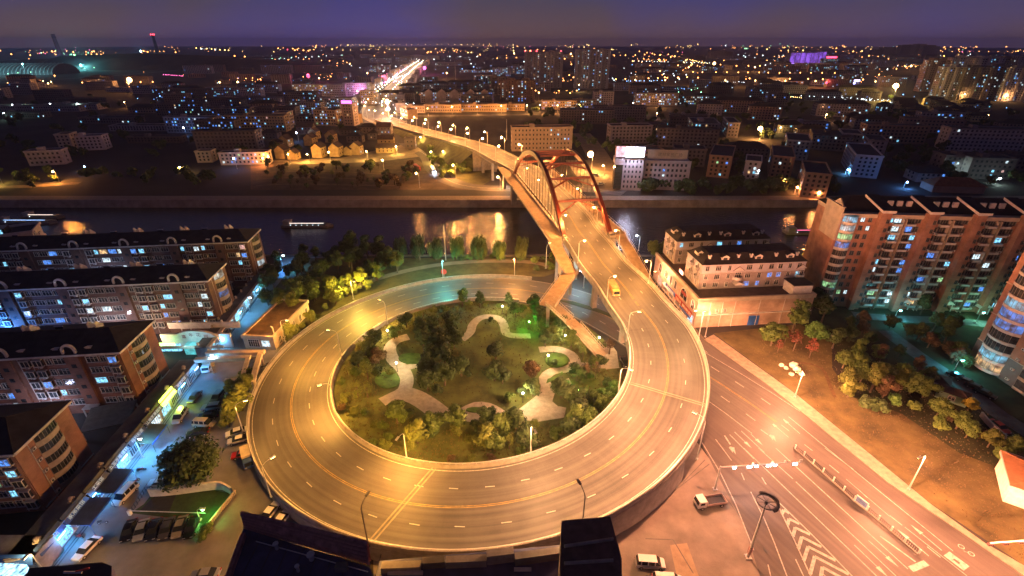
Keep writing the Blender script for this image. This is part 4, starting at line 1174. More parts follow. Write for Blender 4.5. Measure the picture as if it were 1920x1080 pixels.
# ================================================================ WHITE SHOP BLOCK (podium and two houses above it)
zp = 9.4; AW = radians(5.1)
Pf = at(1310, 565, zp); Pf.z = 0
W_ = empty('shop_podium', Pf, AW, label='pale two storey shop podium with arched windows and red and blue signs facing the ramp', cat='shop building')
LW, DW = 37.5, 37
b = MB(); b.box(0, LW, 0, DW, 0, zp-.3); b.build('wall', mat('peach_render', (.44, .31, .23), .85, .25, .3, .1, 3), W_)
b = MB(); b.box(-.3, LW+.3, -.3, .5, zp-.3, zp+.9).box(-.3, .5, .5, DW, zp-.3, zp+.9).box(LW-.5, LW+.3, .5, DW, zp-.3, zp+.9); b.build('parapet', CREAM, W_)
b = MB(); b.box(.5, LW-.5, .5, DW, zp-.3, zp+.05); b.build('terrace', ROOFT, W_)
b = MB(); b.box(0, LW, -.35, 0, 4.3, 4.6).box(0, LW, -.5, 0, 4.6, 4.7); b.build('string_course', TRIM, W_)
for x in (4, 8, 12, 20, 28, 33):
    b = MB(); b.tube([(x, -.12, 0), (x, -.12, zp-.4)], .09, 5); b.build('drainpipe', TRIM, W_)
b = MB(); b.box(17.5, 21, -.1, 0, 0, 3.4); b.build('roller_door', BLUEP, W_)
for x in (6.5, 9): window(W_, x, 0, 5.7, 0, .8, 1.2, 'plain', PANEG)
# arched windows on the west side
def arched(par, x, y, z, rz, w, h, m=None):
    k = ('arch', w, h, (m or PANEG).name)
    if k not in WM:
        b = MB(); n = 8; r = w/2; pts = [(-r, 0), (r, 0), (r, h-r)] + [(r*cos(pi*i/n), h-r+r*sin(pi*i/n)) for i in range(1, n)] + [(-r, h-r)]
        i = len(b.v); b.v += [(p[0], -.03, p[1]) for p in pts]; b.f.append(tuple(range(i, i+len(pts)))); b.m.append(1)
        for j in range(2, len(pts)-1):
            p, q = pts[j], pts[j+1]; c = (0, h-r)
            o_ = lambda t: (t[0]*1.18, c[1]+(t[1]-c[1])*1.18)
            po, qo = o_(p), o_(q)
            b.quad((p[0], -.15, p[1]), (q[0], -.15, q[1]), (qo[0], -.15, qo[1]), (po[0], -.15, po[1]))
            b.quad((p[0], -.15, p[1]), (p[0], 0, p[1]), (q[0], 0, q[1]), (q[0], -.15, q[1]))
        b.box(-r*1.18, -r, -.15, 0, 0, h-r); b.box(r, r*1.18, -.15, 0, 0, h-r); b.box(-.04, .04, -.1, -.03, 0, h-r*.1)
        WM[k] = b.mesh('arched_window', [TRIM, m or PANEG])
    inst('arched_window', WM[k], par, (x, y, z), rz)
for y, w in ((3.0, 2.0), (17, 1.5), (21, 1.5), (25.5, 2.4), (31, 2.4)): arched(W_, 0, y, 5.2, -pi/2, w, 3.0)
arched(W_, 0, 10, 4.9, -pi/2, 5.0, 3.6)
for y in (3, 8, 13.5, 19, 24.5, 30): 
    window(W_, 0, y, 1.9, -pi/2, 3.4, 2.6, 'plain', pick(.25, (1, 0, 2, 0, 3, 1)))
b = MB(); b.box(-1.5, 0, 15, 25, 3.6, 3.75); b.build('canopy', TRIM, W_)
def banner(par, y0, y1, z0, z1, m, txt, tm, size):
    b = MB(); b.box(-1.1, -.9, y0, y1, z0, z1); s = b.build('shop_sign', m, par)
    if txt: text(txt, s, (-1.13, (y0+y1)/2, (z0+z1)/2-size*.38), (pi/2, 0, -pi/2), size, tm)
def text(t, par, loc, rot, size, m, ext=.02, name='lettering'):
    c = bpy.data.curves.new(name, 'FONT'); c.body = t; c.size = size; c.align_x = 'CENTER'; c.extrude = ext; c.resolution_u = 2
    o = bpy.data.objects.new(name, c); COL.objects.link(o)
    dg = bpy.context.evaluated_depsgraph_get(); me = bpy.data.meshes.new_from_object(o.evaluated_get(dg)); me.name = name
    bpy.data.objects.remove(o); me.materials.clear(); me.materials.append(m)
    r = inst(name, me, par, loc, rot=rot); return r
REDS = mat('sign_dark_red', (.40, .04, .03), .5, .25, 1.5); BLUS = mat('sign_blue', (.06, .12, .38), .5, .3, 1.5); CRLET = mat('sign_letter', (.8, .7, .5), .5, 0)
banner(W_, 1.0, 8.0, 3.3, 4.9, REDS, '海鲜火锅大酒店', CRLET, 1.0)
banner(W_, 8.3, 13.8, 3.3, 4.9, REDS, '名烟名酒', CRLET, 1.05)
banner(W_, 14.2, 22.5, 3.4, 4.7, BLUS, '汽车美容装潢', WHITE, 1.0)
banner(W_, 1.5, 9.5, 2.3, 2.9, BLUS, None, None, 1)
b = MB(); b.box(-.2, 0, 8.2, 11.8, 6.5, 7.5); b.build('red_sign', REDS, W_)
b = MB(); b.box(30.6, 36.8, 1.0, 6.0, zp, zp+3.4).box(30.3, 37.1, .7, 6.3, zp+3.4, zp+3.6, 1); b.build('terrace_room', [TRIM, ROOFD], W_)
def dormer(par, x, y, z, w=2.4):
    b = MB(); b.box(-w/2, w/2, 0, 2.5, 0, 1.0); b.box(-w*.28, w*.28, -.03, 0, .15, .85, 2)
    i = len(b.v); b.v += [(-w/2-.2, -.25, 1.0), (w/2+.2, -.25, 1.0), (0, -.25, 1.75), (-w/2-.2, 2.6, 1.0), (w/2+.2, 2.6, 1.0), (0, 2.6, 1.75)]
    for f, m_ in (((0, 1, 2), 0), ((0, 2, 5, 3), 1), ((1, 4, 5, 2), 1)): b.f.append(tuple(i+k for k in f)); b.m.append(m_)
    b.build('dormer', [TRIM, ROOFD, PANEG], par, (x, y, z))
def chim(par, x, y, z):
    b = MB(); b.box(-.35, .35, -.25, .25, 0, 1.1); b.box(-.55, -.3, -.28, .28, .9, 1.35); b.box(.3, .55, -.28, .28, .9, 1.35); b.build('chimney', TRIM, par, (x, y, z))
def white_house(px, L, W, label, front_low):
    q = at(px[0], px[1], 18.0); q.z = zp+.05
    o = empty('white_house_block', q, AW, label=label, cat='apartment block')
    h = 18.0-zp
    up_m = mat('white_render', (.50, .47, .50), .8, .1, .4); lo_m = mat('beige_render', (.34, .29, .27), .8, .15, .4)
    b = MB(); b.box(0, L, 0, W, 0, h-2.9, 1).box(0, L, 0, W, h-2.9, h, 0); b.build('wall', [up_m, lo_m], o)
    b = MB(); b.box(-.15, L+.15, -.15, W+.15, h-3.05, h-2.9); b.build('string_course', TRIM, o)
    # mansard with flat top
    b = MB(); A = [(-.4, -.4), (L+.4, -.4), (L+.4, W+.4), (-.4, W+.4)]; B2 = [(3, 3), (L-3, 3), (L-3, W-2), (3, W-2)]
    for k in range(4): b.quad((*A[k], h+.02), (*A[(k+1) % 4], h+.02), (*B2[(k+1) % 4], h+2.6), (*B2[k], h+2.6))
    b.quad(*[(*p, h+2.6) for p in B2]); b.build('roof', ROOFD, o)
    xs = [2.0, 6.0, 10.4, 17.5, 21.2, 25, 28.6, 32]
    for x in (7.5, 18.5, 29): 
        if x < L-2: dormer(o, x, .9, h+.9)
    for x in (2.6, 12, 16.2, 24.5, 31.5):
        if x < L-1: chim(o, x, 1.6, h+1.2)
    dormer(o, 1.2, 5, h+1.0, 1.6)
    for fl, z in enumerate((1.5, 4.3, 7.2)):
        for i, x in enumerate((1.7, 5.3, 9.0, 15.5, 19.3, 22.8, 25.8, 29.0, 32.2)):
            if x > L-1: continue
            w = (1.1, 1.7, .9, 1.8, 1.1, 1.5, 1.4, 1.0, 1.4)[i]
            lit = (fl == 0 and i in (3, 4, 7)) or (fl == 1 and i in (5, 6, 8))
            window(o, x, 0, z, 0, w, 1.5, 'plain', R.choice(LIT[:2]) if (lit and front_low) or (not front_low and fl == 2 and i in (0, 3, 5)) else PANEG)
        for y in (2.5, 6.5):
            window(o, 0, y, z, -pi/2, 1.2, 1.6, 'plain', PANEG)
            if fl: balcony(o, -.02, y, z-1.2, -pi/2, 2.0, .9, 2.8, para=DKFR, ph=.9)
    for x in (12.2, 33.2):
        if x > L: continue
        balcony(o, x, -.02, 3.2, 0, 3.0, 1.2, 2.8, para=TRIM, ph=.9); window(o, x, 0, 4.6, 0, 1.9, 1.8)
        b = MB(); b.tri((x-1.9, -.2, 6.2), (x+1.9, -.2, 6.2), (x, -.2, 7.6)); b.tube([(x-1.9, -.2, 6.2), (x, -.2, 7.6), (x+1.9, -.2, 6.2)], .1, 4, 1); b.build('pediment', [TRIM, BRICKB], o)
        b = MB(); b.box(x-1.5, x+1.5, -2.2, 0, 2.0, 2.2); b.tri((x-1.7, -2.2, 2.2), (x+1.7, -2.2, 2.2), (x, -2.2, 3.0)); b.quad((x-1.7, -2.2, 2.2), (x, -2.2, 3.0), (x, 0, 3.0), (x-1.7, 0, 2.2)); b.quad((x, -2.2, 3.0), (x+1.7, -2.2, 2.2), (x+1.7, 0, 2.2), (x, 0, 3.0)); b.build('porch', TRIM, o)
    return o
white_house((1318, 497), 34.3, 11.2, 'white block with dark mansard roof standing in front on the shop podium', True)
white_house((1270, 453), 34, 10.8, 'beige and white block with dark mansard roof behind on the podium by the river', False)
for (u, v, t) in ((1292, 516, ''),):
    b = MB(); b.box(-.1, .1, -1.6, 1.6, 0, 1.3); s_ = b.build('roof_sign', glow('red_sign_light', (1, .25, .18), 1.4), None, at(1277, 513, 11.3), AW, label='small red lit sign standing between the two white houses', cat='sign')
# ================================================================ SHOPS ALONG THE BLUE STREET
def strip(name, A, B_, wid, h, label, sign_m, words, side=-1):
    """single storey row, A and B front roof corners (south, north); body lies to the west"""
    d = (B_-A); L = d.length; rz = atan2(d.y, d.x)
    o = empty(name, (A.x, A.y, 0), rz, label=label, cat='shops')
    b = MB(); b.box(0, L, .4, wid, 0, h-.4); b.build('wall', mat('shop_wall', (.30, .28, .26), .8, .3, .5), o)
    b = MB(); b.box(0, L, .0, wid+.2, h-.4, h-.2); b.build('roof', CONC_D, o)
    return o, L
A_ = Vector((-78.9, 51.3, 0)); B_ = Vector((-84.3, 107.6, 0))
sh, L = strip('shop_row', A_, B_, 4.5, 4.5, 'row of small shops with a slanted dark sign band along the blue-lit street', None, None)
# slanted sign band in separate boards
words = ['小吃店', '家常菜馆', '土菜馆', '五金水暖建材', '福利彩票', '江南水果超市', '便民超市', '快捷宾馆']
x = 1.0; dark_s = mat('sign_dark', (.02, .03, .045), .5, .2, 1); navy = mat('sign_navy', (.02, .06, .18), .5, .2, 1)
LETW = glow('sign_letter_light', (.8, .9, .85), .5)
for i, w in enumerate(words):
    wd = 5.6 if len(w) < 5 else 6.6
    b = MB(); b.quad((x, -.35, 3.2), (x+wd, -.35, 3.2), (x+wd, .45, 4.9), (x, .45, 4.9)); b.quad((x, .45, 4.9), (x+wd, .45, 4.9), (x+wd, .5, 3.2), (x, .5, 3.2)); b.tri((x, -.35, 3.2), (x, .45, 4.9), (x, .5, 3.2)); b.tri((x+wd, -.35, 3.2), (x+wd, .5, 3.2), (x+wd, .45, 4.9))
    if i == 6: m = glow('yellow_green_sign', (.75, 1.0, .10), 5.0, sample=True)
    else: m = navy if i < 2 else dark_s
    s_ = b.build('shop_sign', m, sh)
    if i != 6: text(w, s_, (x+wd/2, -.22, 3.5), (radians(65), 0, 0), 1.0, LETW)
    else: light(sh, (x+wd/2, -1.4, 3.6), (.6, 1, .08), 420, .5)
    x += wd+.35
for i in range(13):
    xx = 2+i*4.2; lit_ = i in (0, 1, 5, 8, 9)
    window(sh, xx, .4, 1.7, 0, 3.2, 2.5, 'plain', (LIT[0] if i % 2 else LIT[2]) if lit_ else PANEG, STEEL)
for x0, x1, m in ((7, 13, mat('navy_awning', (.03, .05, .14), .7, .2, 1)), (14, 20, mat('black_awning', (.03, .035, .05), .7, .2, 1)), (27, 33, mat('olive_awning', (.06, .06, .03), .7, .2, 1))):
    b = MB(); b.quad((x0, -3.6, 2.6), (x1, -3.6, 2.6), (x1, -.3, 3.15), (x0, -.3, 3.15)); b.box(x0, x1, -3.75, -3.6, 2.3, 2.62, 1); b.box(x0, x0+.1, -3.6, -.3, 2.6, 2.7)
    for xx in (x0+.1, x1-.1): b.tube([(xx, -3.6, 0), (xx, -3.6, 2.5)], .05, 4)
    b.build('awning', [m, BLUEP], sh)
for k in range(6):
    q = sh.matrix_basis @ Vector((4+k*9.5, 2.6, 4.3))
for k in range(7):
    b = MB(); b.ball((0, 0, .75), .42, 0, 8, 5); b.box(-.3, .3, -.3, .3, 0, .4); b.box(-.7, -.3, -.2, .2, .3, .6); b.box(.3, .7, -.2, .2, .3, .6)
    b.build('roof_ornament', CREAM, sh, (3+k*8.2, 1.4, 4.3))
A2 = Vector((-84.7, 113.2, 0)); B2 = Vector((-91.8, 169.8, 0))
s2, L2 = strip('shop_row', A2, B2, 3.5, 4.5, 'low row of shops with an orange edge beam running toward the river', None, None)
b = MB(); b.box(0, L2, -.5, .5, 4.0, 4.5); b.build('edge_beam', CREAM, s2)
for i in range(12):
    window(s2, 3+i*4.5, .4, 2.0, 0, 3.0, 2.4, 'plain', LIT[0] if i in (0, 3, 4, 6, 9) else PANEG, CREAM)
    b = MB(); b.ball((0, 0, .6), .35, 0, 8, 5); b.box(-.25, .25, -.25, .25, 0, .35); b.build('roof_ornament', CREAM, s2, (1.5+i*4.7, 3.2, 4.3))
# shop row at the lower left corner with the blue band
c0 = at(60, 1045, 4.5); c0.z = 0
lo = empty('corner_shop', c0, radians(180), label='corner shop with a blue fascia at the lower left end of the row', cat='shops')
b = MB(); b.box(0, 22, -4.2, -.3, 0, 4.3); b.build('wall', mat('shop_wall', (.30, .28, .26)), lo)
b = MB(); b.quad((0, .5, 3.2), (0, -.2, 4.9), (22, -.2, 4.9), (22, .5, 3.2)); b.quad((0, -.3, 3.2), (0, -.2, 4.9), (22, -.2, 4.9), (22, -.3, 3.2)); sg = b.build('shop_sign', mat('fascia_blue', (.03, .10, .34), .5, .2, 1), lo)
text('concbeo 名品', sg, (5.5, .36, 3.5), (radians(65), 0, pi), 1.15, LETW)
for i in range(4): window(lo, 2+i*4.5, -.3, 1.6, pi, 3.4, 2.4, 'plain', LIT[(2, 1, 0, 4)[i]], STEEL)
# flat roofed shop building
f0 = Vector((-78.0, 119.0, 0))
fs = empty('flat_roof_shop', f0, radians(-4.5), label='flat brown-roofed single storey shop building beside the ring', cat='shop building')
b = MB(); b.box(0, 9.2, 0, 22, 0, 4.2); b.build('wall', CREAM, fs)
b = MB(); b.box(.3, 8.9, .3, 21.7, 4.2, 4.3); b.build('roof', mat('rusty_roof', (.12, .075, .04), .9, .5, .3, detail=7), fs)
b = MB(); b.box(-.3, 9.5, -.3, .3, 3.7, 4.75).box(-.3, 9.5, 21.7, 22.3, 3.7, 4.75).box(-.3, .3, .3, 21.7, 3.7, 4.75).box(8.9, 9.5, .3, 21.7, 3.7, 4.75); b.build('parapet', CREAM, fs)
for i in range(5): arched(fs, 9.2, 3+i*4.2, .6, pi/2, 1.3, 2.4)
window(fs, 3, 0, 2.1, 0, 3.2, 2.4, 'plain', PANEG); window(fs, 6.6, 0, 2.1, 0, 2.4, 2.0, 'plain', LIT[2])
b = MB(); b.tube([(8.5, 2, 4.3), (8.5, 2, 6), (8.3, 2, 6.6), (7.9, 2, 6.8)], .15, 6); b.build('vent_pipe', TRIM, fs)
# arched gate building with four characters
g0 = at(296, 640, 5.5); g0.z = 0
gt = empty('market_gate', g0, radians(1), label='turquoise-lit market gate with four characters on a pale arch', cat='gate')
b = MB(); b.box(-3, 17, 5.0, 5.6, 0, 4.6).box(-3, 18, 9.2, 9.8, 4.0, 6.0); b.build('wall', TRIM, gt)
b = MB(); n = 12; pts = [(1.5, 2.6)]+[(8+6.5*cos(pi-pi*i/n), 3.6+2.9*sin(pi*i/n)) for i in range(n+1)]+[(14.5, 2.6)]
i = len(b.v); b.v += [(p[0], 3.6, p[1]) for p in pts]+[(p[0], 4.4, p[1]) for p in pts]; N_ = len(pts)
b.f.append(tuple(range(i, i+N_))); b.m.append(0)
for k in range(N_): b.f.append((i+k, i+N_+k, i+N_+(k+1) % N_, i+(k+1) % N_)); b.m.append(0)
ga = b.build('sign_arch', TRIM, gt)
for k, ch in enumerate('嘉年花园'):
    text(ch, ga, (4.9+k*2.1, 3.55, 4.25+.55*(1 if k in (1, 2) else 0)), (pi/2, 0, 0), 1.25, mat('maroon_paint', (.2, .04, .04)))
b = MB(); b.box(-3, 17.5, 0, .5, 2.9, 3.6); b.build('front_beam', CREAM, gt)
b = MB(); b.box(5.5, 10.5, 1.2, 3.6, .1, 3.0); b.build('glass_lobby', glow('turquoise_glass', (.15, .8, .85), .6, .5, .8), gt)
b = MB(); b.box(-2.5, 3.5, 2.6, 3.2, .4, 2.6); b.build('shop_front', LIT[0], gt)
b = MB(); b.box(-2.6, 2.4, 2.3, 2.6, 2.5, 3.3); b.build('lit_sign', glow('green_yellow_light', (.6, 1, .2), 4), gt)
light(gt, (8, -1.2, 5.4), (.35, .85, 1), 350, .3); light(gt, (0, 1.5, 3.8), (.4, 1, .3), 110, .3)
for xx in (0, 4, 8.5, 13): 
    b = MB(); b.ball((0, 0, .5), .32); b.box(-.2, .2, -.2, .2, 0, .3); b.build('roof_ornament', TRIM, gt, (xx, 9.5, 6.0))
# frame of beams around the stair by the ring
pf = empty('beam_frame', at(372, 668, 5), 0, label='orange-lit flat beam frame round a stair between the street and the ring', cat='pergola')
po = -Vector((pf.location.x, pf.location.y, 0)); pf.location.z = 0
def beam(u0, v0, u1, v1, w, z, name='beam', t=.9, m=CREAM):
    a, c = at(u0, v0, z)+po, at(u1, v1, z)+po; d = c-a; b = MB(); b.box(-w/2, d.length+w/2, -w/2, w/2, z-t, z, 0, atan2(d.y, d.x), (a.x, a.y)); b.build(name, m, pf)
beam(392, 659, 490, 658, 1.5, 5); beam(370, 672, 464, 668, 1.4, 5.02); beam(487, 662, 474, 706, 1.2, 5.01); beam(464, 670, 456, 698, 1.0, 4.99); beam(425, 712, 474, 708, 1.2, 5.0)
A_, C_ = at(475, 668, 4.6)+po, at(464, 702, 1.2)+po; d = C_-A_; b = MB(); n = 14
for k in range(n): L_ = hypot(d.x, d.y); b.box(L_*k/n, L_*(k+1)/n, -1.2, 1.2, 0, A_.z+(C_.z-A_.z)*k/n, 0, atan2(d.y, d.x), (A_.x, A_.y))
b.build('stair', CONC, pf)
for u, v in ((392, 660), (487, 660), (474, 704), (428, 710), (464, 668)):
    q = at(u, v, 4.5)+po; b = MB(); b.box(q.x-.25, q.x+.25, q.y-.25, q.y+.25, 0, 4.2); b.build('post', CREAM, pf)
# ================================================================ DARK ROOFS IN THE FOREGROUND
NAVY = mat('navy_roof', (.045, .05, .12), .7, .35, .35, .3, 2, detail=7)
RUST = mat('rusty_tiles', (.34, .15, .13), .9, .45, .9, .5, 5, detail=6)
def fg(name, label, roof_px, z, depth=23, wall_m=DARKW, roof_m=NAVY):
    P = [at(u, v, z) for u, v in roof_px]; c = Vector((P[0].x, P[0].y, 0))
    o = empty(name, c, 0, label=label, cat='building')
    Q = [(p.x-c.x, p.y-c.y) for p in P]
    ar = sum(Q[i][0]*Q[(i+1) % len(Q)][1]-Q[(i+1) % len(Q)][0]*Q[i][1] for i in range(len(Q)))
    if ar < 0: Q = Q[::-1]
    b = MB(); b.prism(Q, 0, z-.02, 0); b.build('wall', wall_m, o)
    b = MB(); b.prism(Q, z, z+.1); b.build('roof', roof_m, o)
    return o, c
o, c = fg('brick_roofed_building', 'near building with a rust-red tiled parapet and dark navy roof at the bottom left', [(457, 992), (694, 1064), (706, 1100), (700, 1300), (330, 1300), (425, 1082)], 23)
# leaning tiled parapet made of rows of tiles
a0, a1 = at(450, 964, 25.4)-c, at(688, 1021, 25.4)-c; b0, b1 = at(459, 992, 23)-c, at(694, 1060, 23)-c
pa = MB(); pa.quad(a0, a1, b1, b0); pa.quad(a0+Vector((0, .5, 0)), b0+Vector((0, .5, 0)), b1+Vector((0, .5, 0)), a1+Vector((0, .5, 0))); pa.quad(a0, a0+Vector((0, .5, 0)), a1+Vector((0, .5, 0)), a1)
pa.build('parapet', RUST, o)
tm = MB(); tm.box(-.37, .37, -.02, .04, -.22, .22); tile = tm.mesh('tile', RUST)
nrm = (a1-a0).cross(b0-a0).normalized()
for r_ in range(5):
    for k in range(22):
        t = (k+.5+(r_ % 2)*.35)/22.5; w_ = (r_+.5)/5
        if t > .99: continue
        q = a0.lerp(b0, w_).lerp(a1.lerp(b1, w_), t) + Vector((0, -.03-R.random()*.03, 0))
        s_ = inst('tile', tile, o, q, rot=(radians(-12)+R.uniform(-.05, .05), R.uniform(-.03, .03), atan2((a1-a0).y, (a1-a0).x)))
beamL = MB(); e0, e1 = at(456, 1000, 23.8)-c, at(426, 1082, 23.8)-c; d = e1-e0
beamL.box(0, d.length, -.25, .25, 22.5, 23.9, 0, atan2(d.y, d.x), (e0.x, e0.y)); beamL.build('side_parapet', RUST, o)
for k in range(9):
    sm_ = MB(); sm_.box(-.04, .04, -12, 0, 0, .05); sm_.build('roof_seam', DSTEEL, o, (e0.x+2.2+k*2.0, e0.y-.4-k*.25, 23.1))
for u_, v_, w_ in ((520, 1030, .5), (585, 1050, .7), (560, 1072, .4)):
    q = at(u_, v_, 23)-c; b = MB(); b.tube([(0, 0, 0), (0, 0, .9)], .22*w_*2, 8); b.tube([(0, 0, .9), (0, 0, 1.05)], .36*w_*2, 8); b.build('roof_vent', STEEL, o, (q.x, q.y, 23.1))
q0, q1 = at(480, 1015, 23.3)-c, at(690, 1072, 23.3)-c; b = MB(); b.tube([(q0.x, q0.y, 23.3), (q1.x, q1.y, 23.3)], .07, 5); b.build('roof_pipe', STEEL, o)
b = MB(); q = at(640, 1068, 23)-c; b.box(q.x-.6, q.x+.8, q.y-.4, q.y+.4, 23.1, 23.9); b.build('roof_hatch', CONC_D, o)
o, c = fg('low_roofed_building', 'near building with a broken row of pale parapet blocks along its dark roof', [(712, 1052), (1060, 1022), (1066, 1060), (1080, 1300), (690, 1300), (700, 1090)], 9.5)
for i, (u0, v0, u1, v1, zt) in enumerate(((716, 1052, 790, 1049, 10.7), (792, 1043, 834, 1040, 10.9), (836, 1041, 912, 1038, 11.0), (912, 1030, 962, 1024, 11.6), (964, 1035, 1058, 1022, 11.2))):
    p0, p1 = at(u0, v0, zt)-c, at(u1, v1, zt)-c; d = p1-p0; b = MB(); b.box(0, d.length, -1.2, -.1, 8.5, zt, 0, atan2(d.y, d.x), (p0.x, p0.y)); b.build('parapet_block', [CONC, CONC_D, CONC][i % 3], o)
b = MB()
for u, v, w_, h_ in ((980, 1068, 1.3, .3), (760, 1075, 2.6, .4)):
    q = at(u, v, 9.7)-c; b = MB(); b.box(q.x-w_, q.x+w_, q.y-.25, q.y+.25, 9.6, 9.6+h_); b.build('roof_duct', TRIM, o)
o, c = fg('dark_stair_tower', 'dark square stair tower sticking up over the ring parapet at the bottom', [(1053, 977), (1144, 969), (1166, 1050), (1162, 1300), (1050, 1300), (1050, 1045)], 25.5, roof_m=mat('black_tiles', (.055, .034, .045), .8, .4, .8, .4, 4), wall_m=mat('plum_wall', (.08, .05, .055), .9, .3, 1))
for v0, v1 in ((1010, 1024), (1050, 1056)):
    p0, p1 = at(1058, v1, 25.8)-c, at(1150, v0, 25.8)-c; d = p1-p0; b = MB(); b.box(0, d.length, -.12, .12, 25.6, 25.95, 0, atan2(d.y, d.x), (p0.x, p0.y)); b.build('roof_coping', CONC, o)
o, c = fg('black_roof_building', 'black flat roof edge with a red and grey pipe in the lower left corner', [(55, 1066), (192, 1055), (210, 1062), (204, 1200), (0, 1200)], 16, roof_m=ROOFD)
p0 = at(140, 1074, 16.4)-c; b = MB(); b.tube([(p0.x-1.4, p0.y, 16.5), (p0.x+1, p0.y, 16.5)], .16, 6); b.tube([(p0.x+.2, p0.y, 16.6), (p0.x+1.8, p0.y+.4, 16.8)], .12, 6, 1); b.build('roof_pipe', [TRIM, mat('red_paint', (.5, .06, .04))], o)
gl = empty('glass_canopy', at(10, 1068, 6), 0, label='brightly lit blue-white glass canopy at the bottom left corner', cat='canopy')
b = MB(); P = [at(u, v, 6)-gl.location for u, v in ((0, 1056), (50, 1058), (55, 1066), (40, 1082), (-20, 1082))]
ar = sum(P[i].x*P[(i+1) % 5].y-P[(i+1) % 5].x*P[i].y for i in range(5))
b.prism(P if ar > 0 else P[::-1], -.2, .0); b.build('glass_roof', glow('canopy_light', (.35, .7, 1), 2.2, .8, 1.2), gl)
street_lamp(at(80, 1068, 1), Vector((0, -1, 0)), 4.5, .5, kind='sodium', col=(1, .6, .2), power=700, label='small orange lamp by the corner shop at the lower left', group='small lamps of the blue street')
# carport with a white frame, kiosk buildings on the right
cp = empty('carport', at(158, 828, 0), radians(22), label='grey corrugated carport roof behind the shop row', cat='carport')
b = MB(); b.quad((0, 0, 2.7), (9, 0, 2.7), (9, 8, 3.3), (0, 8, 3.3)); b.box(0, 9, -.15, 0, 2.4, 2.75).box(8.9, 9.1, 0, 8, 2.6, 3.2); b.build('roof', mat('grey_sheet', (.16, .17, .15), .7, .2, 1), cp)
for x, y in ((.2, .2), (8.8, .2), (8.8, 7.6)): b = MB(); b.box(x-.15, x+.15, y-.15, y+.15, 0, 2.7); b.build('post', TRIM, cp)
def kiosk(u, v, w, d, h, rz, m, label, roofm=ROOFT):
    o = empty('kiosk', at(u, v, 0), rz, label=label, cat='kiosk')
    b = MB(); b.box(-w/2, w/2, -d/2, d/2, 0, h); b.build('wall', m, o); hip_roof(o, -w/2, w/2, -d/2, d/2, h, .9, roofm, ov=.3, trim=False); window(o, 0, -d/2, h*.55, 0, 1.2, 1.0)
kiosk(1745, 722, 6.5, 5, 2.6, radians(-40), GREYW, 'grey kiosk with a sloping roof at the edge of the trees')
kiosk(1782, 748, 6, 3.6, 2.4, radians(-45), mat('green_sheet', (.18, .30, .22), .7, .2, 1), 'pale green cabin with a brown roof at the edge of the trees')
ww = empty('low_white_wall', at(1842, 782, 0), 0, label='low curved white wall beside the dark parking lane on the right', cat='wall')
P = smooth_path([at(u, v, 0)-at(1842, 782, 0) for u, v in ((1838, 780), (1850, 795), (1880, 822), (1905, 838), (1935, 840))], 1.5)
b = MB(); ribbon(P, [(-.2, 0), (-.2, 1.3), (.2, 1.3), (.2, 0)], b); b.build('wall', TRIM, ww)
hs = empty('corner_house', at(1935, 930, 0), radians(-35), label='white walled house corner with an orange roof edge at the right border', cat='house')
b = MB(); b.box(-5, 5, -5, 5, 0, 4.5); b.build('wall', TRIM, hs); hip_roof(hs, -5, 5, -5, 5, 4.5, 2, mat('orange_roof', (.35, .15, .07), .8, .2, .7), ov=.5)
# ================================================================ LEFT STREET SURFACES
STM = mat('street_concrete', (.19, .18, .17), .75, .25, .2, .2, 3, detail=7)
poly('street', [(-83.4, 40, 0), (-62, 40, 0), (-20, 46, 0), (-40, 62, 0), (-60, 85, 0), (-66, 100, 0), (-66, 125, 0), (-68, 145, 0), (-70, 188, 0), (-96, 188, 0), (-91, 165, 0), (-84.2, 108, 0)], .004, STM, world_pts=True)
b = MB()
for o_ in (0, .55):
    P = [at(u, v, .012) for u, v in ((98, 1064), (230, 893), (290, 815), (372, 700))]
    for i in range(3):
        d = (P[i+1]-P[i]).normalized(); n = Vector((d.y, -d.x, 0)); b.quad(P[i]+n*o_, P[i]+n*(o_+.25), P[i+1]+n*(o_+.25), P[i+1]+n*o_)
b.build('street_gutter', mat('wet_gutter', (.03, .03, .035), .4, .3, 1), kind='structure')
poly('sunken_lawn', [(285, 925), (330, 922), (400, 918), (437, 926), (432, 938), (392, 985), (350, 975), (245, 962), (270, 945)], .02, mat('deep_lawn', (.035, .06, .015), .95, .5, .4, .8, 5, detail=8))
slab('garage_entry', [(290, 930), (330, 928), (318, 957), (262, 957)], -.02, .06, mat('dark_ramp', (.02, .02, .02), .9, .3, 1), kind='structure')
cw = empty('curved_white_wall', at(360, 920, 0), 0, label='curved white retaining wall under the big round tree by the parked cars', cat='wall')
P = smooth_path([at(u, v, 0)-cw.location for u, v in ((283, 930), (310, 929), (350, 924), (395, 918), (418, 917), (437, 928))], 1.2)
b = MB(); ribbon(P, [(-.2, 0), (-.2, 2.0), (.2, 2.0), (.2, 0)], b); b.build('wall', TRIM, cw)
bl = empty('stone_balustrade', at(418, 952, 0), 0, label='yellow-lit low stone balustrade on the right side of the sunken lawn', cat='balustrade')
A_, C_ = at(443, 925, 0)-bl.location, at(394, 985, 0)-bl.location; d = C_-A_; a = atan2(d.y, d.x)
b = MB(); b.box(0, d.length, -.15, .15, .75, .95, 0, a, (A_.x, A_.y)); b.build('rail', CREAM, bl)
pm = MB(); pm.tube([(0, 0, 0), (0, 0, .3), (0, 0, .75)], [.12, .2, .12], 6); pm = pm.mesh('baluster', CREAM)
for k in range(18): q = A_.lerp(C_, (k+.5)/18); inst('baluster', pm, bl, q)
hdg = empty('low_hedge', at(385, 1000, 0), 0, label='small clipped oval shrub bed beside the last parked black car', cat='hedge')
bf = empty('iron_fence', at(280, 940, 0), 0, label='dark iron fence between the street and the sunken lawn', cat='fence')
